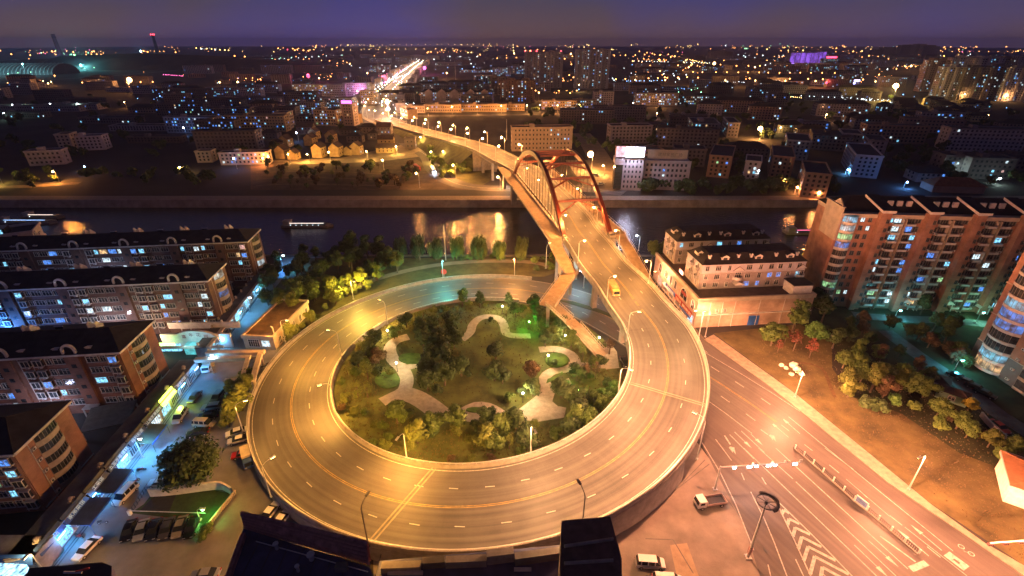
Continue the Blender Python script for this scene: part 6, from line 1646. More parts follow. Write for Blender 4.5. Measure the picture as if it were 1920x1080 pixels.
# ================================================================ VEHICLES
def car_meshes(kind):
    prof = {'sedan': dict(L=4.6, W=1.8, low=[(0, .35), (0, .75), (.15, .85), (1.1, .92), (3.75, .98), (4.5, .92), (4.6, .6), (4.6, .35)], cab=[(1.0, .9), (1.7, 1.42), (3.2, 1.45), (4.0, .97)]),
            'van': dict(L=4.9, W=1.85, low=[(0, .35), (0, .8), (.2, 1.0), (.9, 1.12), (4.85, 1.15), (4.9, .9), (4.9, .35)], cab=[(.75, 1.1), (1.5, 1.85), (4.6, 1.9), (4.86, 1.15)]),
            'suv': dict(L=4.7, W=1.85, low=[(0, .4), (0, .85), (.2, 1.0), (1.1, 1.05), (4.6, 1.1), (4.7, .8), (4.7, .4)], cab=[(1.05, 1.03), (1.8, 1.65), (4.1, 1.68), (4.6, 1.1)])}[kind]
    L, W = prof['L'], prof['W']; b = MB()
    def loft(P, w0, w1, m, b):
        n = len(P); i = len(b.v); zm, zM = min(p[1] for p in P), max(p[1] for p in P)
        for s in (-1, 1):
            for x, z in P:
                w = w0+(w1-w0)*(z-zm)/(zM-zm+1e-6); e_ = 1-.12*(max(0, (L*.18-x))/(L*.18))**2-.08*(max(0, x-L*.85)/(L*.15))**2
                b.v.append((x-L/2, s*w/2*e_, z))
        for k in range(n): b.f.append((i+k, i+(k+1) % n, i+n+(k+1) % n, i+n+k)); b.m.append(m)
        b.f.append(tuple(range(i+n-1, i-1, -1))); b.m.append(m); b.f.append(tuple(range(i+n, i+2*n))); b.m.append(m)
    loft(prof['low'], W*.97, W, 0, b)
    body = b
    g = MB(); loft(prof['cab'], W*.94, W*.74, 0, g)
    rf = MB(); c = prof['cab']; x0, x1 = c[1][0]-L/2+.02, c[2][0]-L/2-.02; zt = max(c[1][1], c[2][1])
    rf.box(x0, x1, -W*.37, W*.37, zt-.03, zt+.04)
    for xa in ((c[1][0]+c[2][0])/2-L/2,):
        for s in (-1, 1): rf.box(xa-.06, xa+.06, s*W*.47-.03 if s > 0 else -W*.47, s*W*.47 if s > 0 else -W*.47+.03, c[0][1], c[0][1]+.05)
    if kind == 'van':
        for s in (-1, 1):
            for xx in (-.6, .55, 1.7): 
                rf.quad((xx-.09, s*W*.475, 1.12), (xx+.09, s*W*.475, 1.12), (xx+.09, s*W*.385, 1.86), (xx-.09, s*W*.385, 1.86))
    w = MB(); w.tube([(0, -.1, 0), (0, .1, 0)], .33, 12); w.tube([(0, -.12, 0), (0, .12, 0)], .18, 8, 1)
    h = MB(); h.box(-.06, .06, -.22, .22, -.08, .08)
    return body, g.mesh('window_band', GLASS), rf, w, h, L, W
CP = {}
PAINT = {}
def paint(nm, rgb): return mat('car_paint_'+nm, rgb, .28, 0, metal=.0 if nm in ('white', 'cream', 'red') else .5, spec=.6)
WH = MB(); WH.tube([(0, -.1, 0), (0, .1, 0)], .33, 12); WH.tube([(0, -.12, 0), (0, .12, 0)], .18, 8, 1); WHEEL = WH.mesh('wheel', [mat('tyre', (.02, .02, .02), .9, 0), STEEL])
HL = MB(); HL.box(-.05, .05, -.22, .22, -.08, .08); HEADL = HL.mesh('headlight', mat('lamp_glass', (.6, .6, .6), .1, 0)); TAIL = HL.mesh('tail_light', mat('tail_red', (.4, .02, .02), .2, 0))
def car(px, kind, pn, rgb, direction, label, name='parked_car', z=0, group='cars parked by the blue street'):
    """direction: photo direction (du, dv) the nose points to on the ground"""
    if kind not in CP: CP[kind] = car_meshes(kind)
    body, glass, rf, w, h, L, W = CP[kind]
    k = (kind, pn)
    if k not in PAINT: p = paint(pn, rgb); PAINT[k] = (body.mesh('body', p), rf.mesh('roof', p))
    a, c = at(px[0], px[1], z+.5), at(px[0]+direction[0], px[1]+direction[1], z+.5); d = a-c
    o = empty(name, (a.x, a.y, z+.012), atan2(d.y, d.x), label=label, cat='car' if kind != 'van' else 'van', group=group)
    inst('body', PAINT[k][0], o); inst('window_band', glass, o); inst('roof', PAINT[k][1], o)
    for x in (-L/2+.85, L/2-.85):
        for s in (-1, 1): inst('wheel', WHEEL, o, (x, s*(W/2-.12), .33))
    for s in (-1, 1): inst('headlight', HEADL, o, (-L/2+.02, s*W*.33, .68)); inst('tail_light', TAIL, o, (L/2-.02, s*W*.36, .8))
    return o
BLK = ('black', (.012, .012, .015)); SIL = ('silver', (.38, .40, .42)); GRY = ('grey', (.10, .10, .11)); WHT = ('white', (.75, .74, .72)); CRM = ('cream', (.55, .46, .30)); REDC = ('red', (.45, .02, .02)); CHM = ('champagne', (.40, .34, .25))
dn = (-14, 36)
for (u, v), c, lb in (((242, 995), BLK, 'black car, leftmost of the row of six parked below the green lamp'), ((266, 994), SIL, 'silver-blue car, second of the row of six below the green lamp'), ((289, 993), ('dark_blue', (.02, .025, .04)), 'dark car, third of the row of six below the green lamp'), ((313, 991), GRY, 'grey car, fourth of the row of six below the green lamp'), ((338, 988), CHM, 'champagne car, fifth of the row of six below the green lamp'), ((360, 989), ('black_green', (.012, .018, .014)), 'black car, rightmost of the row of six below the green lamp')):
    car((u, v), 'sedan', c[0], c[1], dn, lb)
car((164, 1029), 'sedan', *WHT, (-34, 34), 'white car parked at the lower end of the blue street')
car((236, 928), 'van', *WHT, (-28, 28), 'white minivan parked in the middle of the blue street')
car((338, 781), 'van', 'pale_blue', (.5, .55, .6), (-14, 20), 'pale van driving beside the lit shop front')
car((365, 745), 'sedan', *GRY, (-14, 18), 'dark grey car in the upper part of the blue street')
car((408, 745), 'suv', *GRY, (-8, 10), 'grey vehicle at the head of the row beside the yellow trees')
car((398, 764), 'suv', *SIL, (-20, 2), 'silver car above the black one in the row by the yellow trees')
car((391, 780), 'sedan', *BLK, (-20, 3), 'black car between the silver one and the cream minibus')
car((383, 795), 'van', *CRM, (20, 1), 'cream minibus in the row by the yellow trees')
car((371, 812), 'sedan', 'dark_green', (.02, .04, .03), (-20, 4), 'dark car below the cream minibus, partly under the big tree')
car((444, 811), 'sedan', *WHT, (-20, 6), 'upper of two white sedans parked against the ring wall')
car((448, 825), 'sedan', *WHT, (-20, 5), 'lower of two white sedans parked against the ring wall')
car((456, 852), 'sedan', *REDC, (-20, 4), 'red car beside the blue-fronted delivery van')
car((507, 961), 'sedan', *WHT, (14, -18), 'left of two white cars behind the brick parapet')
car((528, 975), 'sedan', *WHT, (14, -18), 'right of two white cars behind the brick parapet')
car((301, 906), 'sedan', *SIL, (-20, 1), 'silver car lit green under the edge of the big tree')
car((385, 1078), 'sedan', *SIL, (-20, 2), 'silver car lit green at the bottom edge')
car((1219, 1057), 'van', *WHT, (30, 2), 'white minivan parked alone on the forecourt', group=None)
car((1252, 1090), 'van', *WHT, (30, 2), 'white van cut off by the bottom edge', group=None)
car((1172, 679), 'sedan', *BLK, (8, 14), 'dark car passing under the ramp beside the park', group=None)
for i, (u, v) in enumerate(((1795, 706), (1812, 716), (1830, 727), (1846, 738))): car((u, v), 'sedan', *(BLK, GRY, BLK, ('dark_blue', (.02, .025, .04)))[i], (18, 8), '%s dark car in the parking lane below the corner tower' % ('first', 'second', 'third', 'fourth')[i], group='dark cars below the corner tower')
car((1872, 800), 'sedan', *REDC, (14, 10), 'dark red car behind the low curved wall')
car((1127, 345), 'sedan', *WHT, (14, -2), 'white car on the far street beside the billboard building', group=None); car((1118, 329), 'suv', *SIL, (12, 2), 'silver car crossing the lit far street', group=None)
def truck(px, direction, z, label, cabc, boxc, L=6.2, box=True, name='truck', H_=2.6):
    a, c = at(px[0], px[1], z), at(px[0]+direction[0], px[1]+direction[1], z); d = c-a
    o = empty(name, (a.x, a.y, z+.012), atan2(d.y, d.x), label=label, cat='truck')
    W = 2.1; f = L/2
    b = MB(); P = [(f-1.7, .6), (f, .6), (f, 1.2), (f-.25, 2.1), (f-1.7, 2.15)]; i = len(b.v)
    for s in (-1, 1): b.v += [(x, s*W/2*.95, zz) for x, zz in P]
    n = 5
    for k in range(n): b.f.append((i+k, i+n+k, i+n+(k+1) % n, i+(k+1) % n)); b.m.append(0)
    b.f.append(tuple(range(i, i+n))); b.m.append(0); b.f.append(tuple(range(i+2*n-1, i+n-1, -1))); b.m.append(0)
    b.quad((f+.02, -W*.42, 1.25), (f+.02, W*.42, 1.25), (f-.2, W*.40, 2.0), (f-.2, -W*.40, 2.0), 1)
    for s in (-1, 1): b.quad((f-1.3, s*W*.48, 1.3), (f-.35, s*W*.48, 1.3), (f-.45, s*W*.48, 1.95), (f-1.3, s*W*.48, 1.95), 1)
    b.build('cab', [cabc, GLASS], o)
    b = MB(); b.box(-f, f-.2, -.5, .5, .45, .7); b.build('chassis', DSTEEL, o)
    if box:
        b = MB(); b.box(-f, f-1.8, -W/2, W/2, .75, H_)
        for k in range(8): x = -f+.3+k*(L-2.4)/8; b.box(x, x+.06, -W/2-.03, -W/2, .8, H_-.05); b.box(x, x+.06, W/2, W/2+.03, .8, H_-.05)
        b.build('cargo_box', boxc, o)
    else:
        b = MB(); b.box(-f, f-1.8, -W/2, W/2, .75, .88, 1); b.box(-f, f-1.8, -W/2, -W/2+.08, .88, 1.35); b.box(-f, f-1.8, W/2-.08, W/2, .88, 1.35); b.box(-f, -f+.08, -W/2+.08, W/2-.08, .88, 1.35); b.box(f-1.9, f-1.8, -W/2, W/2, .88, 1.9); b.build('flatbed', [boxc, DSTEEL], o)
    for x in (-f+1.0, f-.95):
        for s in (-1, 1): inst('wheel', WHEEL, o, (x, s*(W/2-.15), .36), sc=(1.15, 1.3, 1.15))
    for s in (-1, 1): inst('headlight', HEADL, o, (f+.02, s*.75, .95))
    return o
PW_ = paint('white', (.75, .74, .72)); PB = paint('blue', (.06, .14, .4)); PT = mat('tan_box', (.35, .27, .18), .6, .2, 1)
truck((1330, 946), (-26, 4), 0, 'white flatbed truck parked on the forecourt below the signal gantry', PW_, mat('pink_steel', (.45, .32, .28), .6, .2, 1), 6.0, False)
truck((395, 688), (-8, 14), 0, 'delivery truck with a pale box body under the beam frame', PW_, PT, 7.0)
truck((467, 866), (3, 14), 0, 'small delivery van with a cream roof and blue front beside the ring wall', PB, mat('cream_box', (.6, .5, .32), .6, .15, 1), 5.4, name='delivery_van')
zq = hz((radians(60)-radians(10)) % (2*pi))+1.0
truck((1150, 548), (12, 22), 11.8, 'orange-lit lorry driving down the ramp from the bridge', mat('amber_cab', (.45, .28, .10), .5, .2, 1), mat('amber_box', (.34, .20, .08), .6, .3, 1), 7.5, name='lorry')
def bus(px, direction, label, c, z=0, lights=False):
    a, q = at(px[0], px[1], z), at(px[0]+direction[0], px[1]+direction[1], z); d = q-a
    o = empty('bus', (a.x, a.y, z+.02), atan2(d.y, d.x), label=label, cat='bus')
    b = MB(); b.box(-5.6, 5.6, -1.25, 1.25, .4, 3.0).box(-5.3, 5.3, -1.05, 1.05, 3.0, 3.15); b.build('body', c, o)
    for s in (-1, 1):
        for k in range(6): b = MB(); y = s*1.26; b.box(-4.9+k*1.65, -3.5+k*1.65, min(y, y-s*.03), max(y, y-s*.03), 1.5, 2.5); b.build('window', GLASS, o)
    b = MB(); b.box(5.6, 5.63, -1.1, 1.1, 1.3, 2.7); b.build('windscreen', GLASS, o)
    for x in (-3.6, 3.7):
        for s in (-1, 1): inst('wheel', WHEEL, o, (x, s*1.15, .48), sc=1.45)
    if lights:
        for s in (-.8, .8): b = MB(); b.box(5.62, 5.72, s-.2, s+.2, .8, 1.1); hl = b.build('headlight', glow('headlight_glow', (.6, .75, 1), 60), o)
        light(o, (6.4, 0, 1.2), (.6, .75, 1), 700, .2)
bus((814, 281), (-9, 12), 'red bus turning below the far road beside green bushes', mat('bus_red', (.5, .05, .03), .4, .2, .5))
bus((812, 322), (10, 16), 'white bus with blue-white headlights on the underpass road', PW_, lights=True)
bus((782, 318), (-10, -8), 'pink-red bus going away on the underpass road', mat('bus_pink', (.55, .12, .12), .4, .2, .5))
# motorbikes in the street
def bike(px, rz, label, m):
    o = empty('motorbike', at(px[0], px[1], 0), rz, label=label, cat='motorbike', group='motorbikes in the blue street')
    b = MB(); b.box(-.5, .35, -.16, .16, .35, .7).box(-.75, -.1, -.14, .14, .72, .85, 1); b.tube([(.45, 0, .4), (.35, 0, 1.0)], .05, 5); b.tube([(.35, -.35, 1.0), (.35, .35, 1.0)], .03, 5); b.build('frame', [m, DSTEEL], o)
    for x in (-.6, .6): inst('wheel', WHEEL, o, (x, 0, .3), sc=(.85, .4, .85))
for i, (u, v, rz) in enumerate(((266, 882, .3), (194, 982, .2), (150, 1008, -.2), (300, 806, .5), (255, 905, 1.2), (495, 690, .8), (505, 684, .9), (515, 678, .7))):
    bike((u, v), rz, ('motorbike standing in the middle of the blue street', 'motorbike left of the parked black car', 'motorbike against the shop fronts near the white car', 'motorbike in front of the bright shop', 'motorbike near the white minivan', 'first motorbike in the cluster beside the flat-roofed shop', 'second motorbike in the cluster beside the flat-roofed shop', 'third motorbike in the cluster beside the flat-roofed shop')[i], mat('bike_%s' % ('red', 'grey')[i % 2], ((.3, .03, .03), (.12, .12, .13))[i % 2], .4, .1, 1))
# barges on the river
def barge(u, v, L, label, col, n=6):
    o = empty('barge', at(u, v, -4)+Vector((0, 0, 0)), 0, label=label, cat='boat', group='dark barges on the river')
    b = MB(); P = [(-L/2, -2.4), (L/2-2.5, -2.4), (L/2, 0), (L/2-2.5, 2.4), (-L/2, 2.4)]; b.prism(P, -.4, 1.0); b.build('hull', DARKW, o)
    b = MB(); b.box(-L/2+1, -L/2+4.5, -1.6, 1.6, 1.0, 3.0); b.box(-L/2+.8, -L/2+4.7, -1.8, 1.8, 3.0, 3.15); b.build('cabin', GREYW, o)
    b = MB(); b.box(-L/2+5.5, L/2-3.5, -1.9, 1.9, 1.0, 1.5); b.build('hatch', DSTEEL, o)
    b = MB(); b.box(-L/2+4.6, L/2-4, -2.3, -2.2, 2.3, 2.36); s_ = b.build('light_strip', glow('barge_light_'+col, {'white': (1, .8, .7), 'pink': (1, .15, .35), 'blue': (.3, .55, 1)}[col], 6), o)
    for k in range(n):
        b = MB(); b.ball((0, 0, 0), .12, 0, 6, 4); b.build('deck_lamp', glow('deck_lamp_white', (.7, .85, 1), 10), o, (-L/2+5+k*(L-9)/n, -2.2, 1.3))
barge(578, 424, 26, 'dark barge with a thin white light strip in mid river left of the bridge', 'white')
barge(1516, 437, 24, 'dark barge with a thin pink light strip beside the tower block', 'pink', 1)
barge(55, 418, 30, 'dark barge with a blue-white light strip at the far left of the river', 'blue', 1); barge(85, 408, 22, 'second dark barge with a pale light strip at the far left of the river', 'white', 1)
mast = empty('river_mast', at(836, 488, 0), 0, label='tall thin pole rising in front of the river above the willows', cat='pole'); b = MB(); b.tube([(0, 0, 0), (0, 0, 15)], [.14, .06], 6); b.build('pole', STEEL, mast)
# ================================================================ THE TOWN ACROSS THE RIVER
def mpp(v):
    b = (v-540)/FPX
    return (CAM_H/(sin(PITCH)+b*cos(PITCH)))/FPX      # metres per photo pixel for ground seen at row v
PATHT = [Vector((p.x, p.y)) for p in main[NR:]] + [Vector((p.x, p.y)) for p in street]
def near_road(p, d):
    return any((Vector((p.x, p.y))-q).length < d for q in PATHT[::3])
placed = []
GLZ = [PANEG]+LIT
def win_grid(b, x0, x1, y, z0, h, nfl, pitch, face, litp, wts, ww=1.3, wh=1.4, off=(0, 0)):
    """small proud window boxes on one face; face: 'f' front (-y), 'r' right (+x), 'l' left (-x)"""
    n = int((x1-x0)/pitch)
    if n < 1: return
    st = (x1-x0-(n-1)*pitch)/2
    fh = h/nfl
    for fl in range(nfl):
        z = z0+fl*fh+fh*.35
        for i in range(n):
            c = x0+st+i*pitch
            m = 1+R.choices(range(6), wts)[0] if R.random() < litp else 0
            if face == 'f': b.box(c-ww/2, c+ww/2, y-.1, y+.02, z, z+wh, m)
            elif face == 'r': b.box(y-.02, y+.1, c-ww/2, c+ww/2, z, z+wh, m)
            else: b.box(y-.1, y+.02, c-ww/2, c+ww/2, z, z+wh, m)
NB = {}
LMK = [(640, 275, 'the village houses'), (735, 170, 'the bright high street'), (1060, 140, 'the twin towers'), (860, 185, 'the gabled row'), (1200, 310, 'the billboard building'), (1012, 260, 'the cream hotel slab'), (1515, 112, 'the violet buildings'), (1830, 150, 'the far right towers'), (1672, 165, 'the yellow floodlight'), (50, 130, 'the arched shed'), (240, 125, 'the slag hill'), (1618, 310, 'the bluish end-wall block'), (1770, 215, 'the yellow-lit villas'), (1424, 240, 'the star-bright orange lamp'), (460, 300, 'the lit two-storey row'), (290, 262, 'the cyan window band'), (249, 165, 'the big left orange lamp'), (410, 245, 'the blue-lit apartments'), (110, 290, 'the pale stepped house'), (580, 150, 'the red sign light'), (1300, 130, 'the distant orange road lamps'), (1240, 190, 'the blue-lit school'), (1400, 330, 'the tan end-wall blocks'), (1800, 330, 'the tower block roof'), (880, 120, 'the white town lights'), (1100, 230, 'the dark grove'), (480, 200, 'the dark middle rows'), (100, 205, 'the green-lit sheds'), (1700, 260, 'the dark estate'), (1440, 190, 'the yellow-green park lights')]
def place_words(u, v):
    h_ = 'left' if u < 450 else ('centre left' if u < 820 else ('centre' if u < 1180 else ('right' if u < 1560 else 'far right')))
    d_ = 'near the river' if v > 290 else ('in the middle of town' if v > 200 else ('at the back of town' if v > 140 else 'near the horizon'))
    return d_, h_
def fb(u, v, w, h, d, rz, wall, litp=.15, label=None, cat='apartment block', wts=(5, 5, 4, .6, 1, .5), nfl=None, roof='flat', pitch=2.9, name='apartment_block', ww=1.3, wh=1.4, group=None, sides=True):
    p = at(u, v, 0)
    if label is None:
        tone = {'grey_render': 'grey', 'dark_render': 'dark', 'cream_render': 'cream', 'brown_brick': 'brown brick', 'red_brick': 'red brick'}.get(wall.name, 'pale')
        lw = 'few lit windows' if litp < .12 else ('scattered lit windows' if litp < .3 else 'many lit windows')
        fl_ = max(1, round(h/3.1)); lm = min(LMK, key=lambda t: hypot((t[0]-u), (t[1]-v)*2.5))
        rel = ('right of' if u > lm[0]+40 else ('left of' if u < lm[0]-40 else ('behind' if v < lm[1] else 'in front of')))
        base = '%s %s-storey %sblock, %s, %s %s' % (tone, ('one', 'two', 'three', 'four', 'five', 'six', 'seven', 'eight')[min(fl_, 8)-1], 'hipped ' if roof == 'hip' else '', lw, rel, lm[2])
        NB[base] = NB.get(base, 0)+1; n_ = NB[base]
        label = base if n_ == 1 else ORD_[min(n_, 20)-1]+' '+base
    o = empty(name, p, rz, label=label, cat=cat, group=group)
    nfl = nfl or max(1, round(h/3.1))
    b = MB(); b.box(-w/2, w/2, 0, d, 0, h-.3); b.build('wall', wall, o)
    if roof == 'flat':
        b = MB(); b.box(-w/2-.3, w/2+.3, -.3, .3, h-.3, h+.7).box(-w/2-.3, w/2+.3, d-.3, d+.3, h-.3, h+.7).box(-w/2-.3, -w/2+.3, .3, d-.3, h-.3, h+.7).box(w/2-.3, w/2+.3, .3, d-.3, h-.3, h+.7).box(-w/2+.3, w/2-.3, .3, d-.3, h-.3, h-.05, 1)
        if w > 18: b.box(-w*.2, -w*.2+4, d*.3, d*.7, h-.05, h+2.4)
        b.build('roof', [wall, ROOFD], o)
    elif roof == 'hip': hip_roof(o, -w/2, w/2, 0, d, h-.3, min(4, d*.3), ROOFD, ov=.5, trim=False)
    else:
        b = MB(); g_ = d*.38; b.quad((-w/2-.4, -.4, h-.4), (w/2+.4, -.4, h-.4), (w/2+.4, d/2, h+g_), (-w/2-.4, d/2, h+g_)); b.quad((w/2+.4, d+.4, h-.4), (-w/2-.4, d+.4, h-.4), (-w/2-.4, d/2, h+g_), (w/2+.4, d/2, h+g_)); b.build('roof', ROOFT, o)
        b = MB(); b.tri((-w/2, 0, h-.3), (-w/2, d/2, h+g_-.3), (-w/2, d, h-.3)); b.tri((w/2, 0, h-.3), (w/2, d, h-.3), (w/2, d/2, h+g_-.3)); b.build('gable', wall, o)
    b = MB(); win_grid(b, -w/2+.5, w/2-.5, 0, .6, h-1, nfl, pitch, 'f', litp, wts, ww, wh)
    if sides:
        f = 'r' if p.x < 0 else 'l'
        win_grid(b, 1, d-1, w/2 if f == 'r' else -w/2, .6, h-1, nfl, max(pitch*1.4, 3.5), f, litp*.8, wts, ww, wh)
    if b.v: b.build('window', GLZ, o, kind='stuff')
    placed.append((p, max(w, d)))
    return o
# ---- the pale hotel slab above the bridge
hp = fb(1016, 283, 50, 18.5, 12, radians(4), mat('hotel_render', (.42, .33, .25), .85, .15, .4), .03, 'long cream five storey slab just behind the arch bridge', nfl=5, ww=1.0)
# ---- billboard building
bb = fb(1182, 357, 12, 19, 14, radians(-6), mat('lilac_render', (.42, .36, .38), .85, .15, .3), .03, 'pale corner building carrying a blazing roof billboard across the river', nfl=6, cat='office building', name='office_building', pitch=2.2, ww=.9)
b = MB(); b.box(-10.6, -6.05, -1.2, 9, 1, 15.5); b.box(-11, -6, -1.5, 9, 15.5, 19.0, 1); b.build('glass_corner', [mat('green_glass', (.06, .07, .05), .15, .2, 1), mat('lilac_render', (.42, .36, .38))], bb)
for k in range(6): b = MB(); b.box(-10.65, -6, -1.26, -1.2, 3+k*2.1, 3.12+k*2.1); b.build('glazing_bar', DSTEEL, bb)
b = MB(); b.box(6.1, 34, 3.2, 14, 0, 17.0); b.box(6.1, 34, 3.0, 3.2, 16.4, 17.6); b.build('wing', mat('lilac_render', (.42, .36, .38)), bb)
b = MB(); win_grid(b, 7, 33, 3.2, .8, 15.5, 5, 2.5, 'f', .04, (5, 5, 4, .6, 1, .5), 1.2, 1.5); b.build('wing_window', GLZ, bb, kind='stuff')
b = MB(); b.box(9, 32, 7, 7.4, 17.8, 23.2); sgn = b.build('roof_sign', mat('beige_sign', (.5, .4, .3), .7, .15, .3), bb)
text('建材家居广场', sgn, (22, 6.95, 19.5), (pi/2, 0, 0), 2.4, DKFR)
for xx in (10, 17, 24, 31): b = MB(); b.tube([(xx, 9.5, 17), (xx, 7.6, 22)], .12, 4); b.build('strut', DSTEEL, sgn)
scr = MB(); scr.box(-10.8, -5.2, -1.6, -1.2, 20.2, 26.2, 1).box(-5.2, 5.6, -1.4, -1.0, 20.2, 26.0, 0)
sc_m = bpy.data.materials.new('screen_picture'); sc_m.use_nodes = True; nt = sc_m.node_tree; pbn = nt.nodes['Principled BSDF']
tc = nt.nodes.new('ShaderNodeTexCoord'); nz = nt.nodes.new('ShaderNodeTexNoise'); nz.inputs['Scale'].default_value = .5; nz.inputs['Detail'].default_value = 5
rp_ = nt.nodes.new('ShaderNodeValToRGB'); rp_.color_ramp.elements[0].position = .36; rp_.color_ramp.elements[0].color = (.10, .08, .9, 1); rp_.color_ramp.elements[1].position = .5; rp_.color_ramp.elements[1].color = (1, 1, 1, 1)
nt.links.new(tc.outputs['Object'], nz.inputs['Vector']); nt.links.new(nz.outputs['Fac'], rp_.inputs[0]); nt.links.new(rp_.outputs[0], pbn.inputs['Emission Color']); pbn.inputs['Emission Strength'].default_value = 2.6
scr.build('lit_billboard', [sc_m, glow('screen_pink', (1, .55, .65), 1.1, .5, .4)], bb)
light(bb, (-1, -3.5, 23), (.75, .75, 1), 6500, 1.2)
b = MB(); b.box(-10.5, 5.6, -.6, -.4, 19, 20.2); b.build('billboard_frame', DSTEEL, bb)
# ---- twin towers in the middle distance
def tower(u, v, w, h, d, rz, wall, litp, label, crown=True, name='tower', g=None, wts=(5, 3, 5, .5, 2, 1)):
    o = fb(u, v, w, h, d, rz, wall, litp, label, 'tower', wts, max(6, int(h/3)), pitch=max(2.8, w/11), name=name, ww=1.6, wh=1.6, group=g)
    b = MB()
    for t in (-.36, -.02, .34): b.box(w*t-w*.05, w*t+w*.05, -1.2, 0, 0, h+1)
    b.box(-w*.3, -w*.08, 2, d-2, h, h+4).box(w*.12, w*.32, 2, d-2, h, h+3); b.build('pier', wall, o)
    return o
TWG = 'residential towers beyond the town'
t1 = tower(1018, 165, 75, 64, 26, radians(-2), GREYW, .24, 'broad dark tower with red roof lights, left of the two in the middle distance', g=TWG)
for x in (-36, -25, -14, 33): b = MB(); b.ball((x, 1, 66), 1.0); b.build('warning_light', glow('red_warning', (1, .05, .08), 14), t1)
t2 = tower(1108, 166, 66, 68, 26, radians(-3), GREYW, .24, 'broad dark tower, right of the two in the middle distance', g=TWG)
tower(970, 192, 52, 30, 20, radians(-2), BRICKB, .3, 'brown tower block with stepped roof in front of the twin towers')
tower(935, 178, 34, 28, 20, radians(-2), DARKW, .14, 'dark block left of the brown stepped tower')
# ---- gabled apartment row
for i, u in enumerate((802, 826, 850, 880, 906)):
    o = fb(u+3, 193, 26, 15, 13, radians(-3), mat('pink_render', (.36, .27, .22), .85, .15, .3), .3, 'pinkish gabled apartment section, number %s from the left in the row facing the market street' % ('one', 'two', 'three', 'four', 'five')[i], nfl=5, roof='hip', group='gabled apartment row')
    b = MB(); b.box(-5, 5, -1.5, 0, 0, 15.5); b.tri((-5.6, -1.8, 15.5), (5.6, -1.8, 15.5), (0, -1.8, 19)); b.quad((-5.6, -1.8, 15.5), (0, -1.8, 19), (0, 4, 19), (-5.6, 4, 15.5)); b.quad((0, -1.8, 19), (5.6, -1.8, 15.5), (5.6, 4, 15.5), (0, 4, 19)); b.build('gable_bay', mat('pink_render', (.36, .27, .22)), o)
for u, v, w, h in ((812, 172, 60, 14), (872, 168, 70, 13), (770, 176, 40, 13), (745, 190, 55, 12)): fb(u, v, w, h, 14, radians(-3), DARKW, .10, roof='hip')
# orange-lit low buildings along the cross street
OR_ = mat('apricot_render', (.50, .36, .22), .85, .15, .3)
for u, v, w, h in ((775, 212, 30, 8), (830, 211, 48, 9), (905, 210, 62, 9), (962, 208, 30, 8), (1048, 206, 46, 11), (1095, 204, 30, 11)): fb(u, v, w, h, 12, radians(-2), OR_, .12 if u < 1000 else .5, nfl=2 if h < 10 else 3, name='low_building')
for u, v in ((768, 216), (803, 217), (848, 214), (895, 214), (940, 212), (988, 211), (1012, 210), (1045, 211), (1085, 210), (1185, 206), (1235, 202)):
    street_lamp(at(u, v, 0), Vector((0, -1, 0)), 9, 1.5, power=9000, label=lab('orange lamp post ', 'along the cross street behind the bridge road'), group='lamp posts of the cross street', spot=None, globe=.5)
# high street: shops both sides and strong lamps
n = 0; d_acc = 0
for i in range(1, len(street)-1):
    d_acc += (street[i]-street[i-1]).length
    if d_acc > 34:
        d_acc = 0; d, r = frame(street, i); n += 1
        for s in (-1, 1):
            c, kd = ((1, .5, .15), 'sodium') if n % 3 else ((1, .8, .7), 'white')
            street_lamp(street[i]+r*s*13.5, -r*s, 10, 2.5, col=c, kind=kd, power=5200 if n < 9 else 8000, label=lab('glowing lamp post ', 'on the %s kerb of the bright high street' % ('left' if s < 0 else 'right')), group='lamp posts of the bright high street', spot=None, globe=.5)
PNK = glow('magenta_sign', (1, .12, .6), 5); RDG = glow('red_neon', (1, .06, .15), 5); WHS = glow('white_sign', (.95, .9, 1), 4.0); CYS = glow('cyan_sign', (.3, .8, 1), 3.5)
SGM = [WHS, PNK, CYS, WHS, glow('amber_sign', (1, .6, .2), 4)]
for i in range(3, len(street)-2, 5):
    d, r = frame(street, i)
    for s in (-1, 1):
        q = street[i]+r*s*R.uniform(24, 28); rz = atan2(r.y, r.x)+(pi/2 if s < 0 else -pi/2)
        u = 960+FPX*q.x/(q.y*cos(PITCH)+CAM_H*sin(PITCH)); v_ = 540+FPX*(CAM_H*cos(PITCH)-q.y*sin(PITCH))/(q.y*cos(PITCH)+CAM_H*sin(PITCH))
        o = fb(u, v_, 26, R.uniform(8, 14), 12, rz, R.choice((GREYW, OR_, DARKW)), .35, lab('shop building ', 'on the %s side of the bright high street' % ('left' if s < 0 else 'right')), 'shop building', name='shop_building', group='shop buildings of the bright high street', sides=False)
        b = MB(); b.box(-11, 11, -.5, -.2, 3.4, 5.0); b.build('shop_sign', R.choice(SGM), o)
# buildings on the left of the high street
o = fb(612, 236, 26, 16, 16, radians(-8), OR_, .3, 'orange-lit block with blue windows left of the high street corner'); o = fb(655, 236, 12, 22, 14, radians(-8), mat('pink_render', (.36, .27, .22)), .12, 'narrow pinkish corner block with a magenta roof sign')
b = MB(); b.box(-5, 6, -.5, 0, 22.8, 25.5); b.build('roof_sign', PNK, o)
for u, v, w, h, m, lp in ((575, 215, 40, 14, GREYW, .25), (632, 205, 45, 14, GREYW, .3), (600, 184, 90, 20, mat('blue_render', (.30, .32, .38), .8, .1, .4), .22), (668, 184, 40, 22, mat('blue_render', (.30, .32, .38)), .1), (690, 196, 20, 18, OR_, .3), (560, 195, 60, 16, DARKW, .2)): fb(u, v, w, h, 16, radians(-6), m, lp)
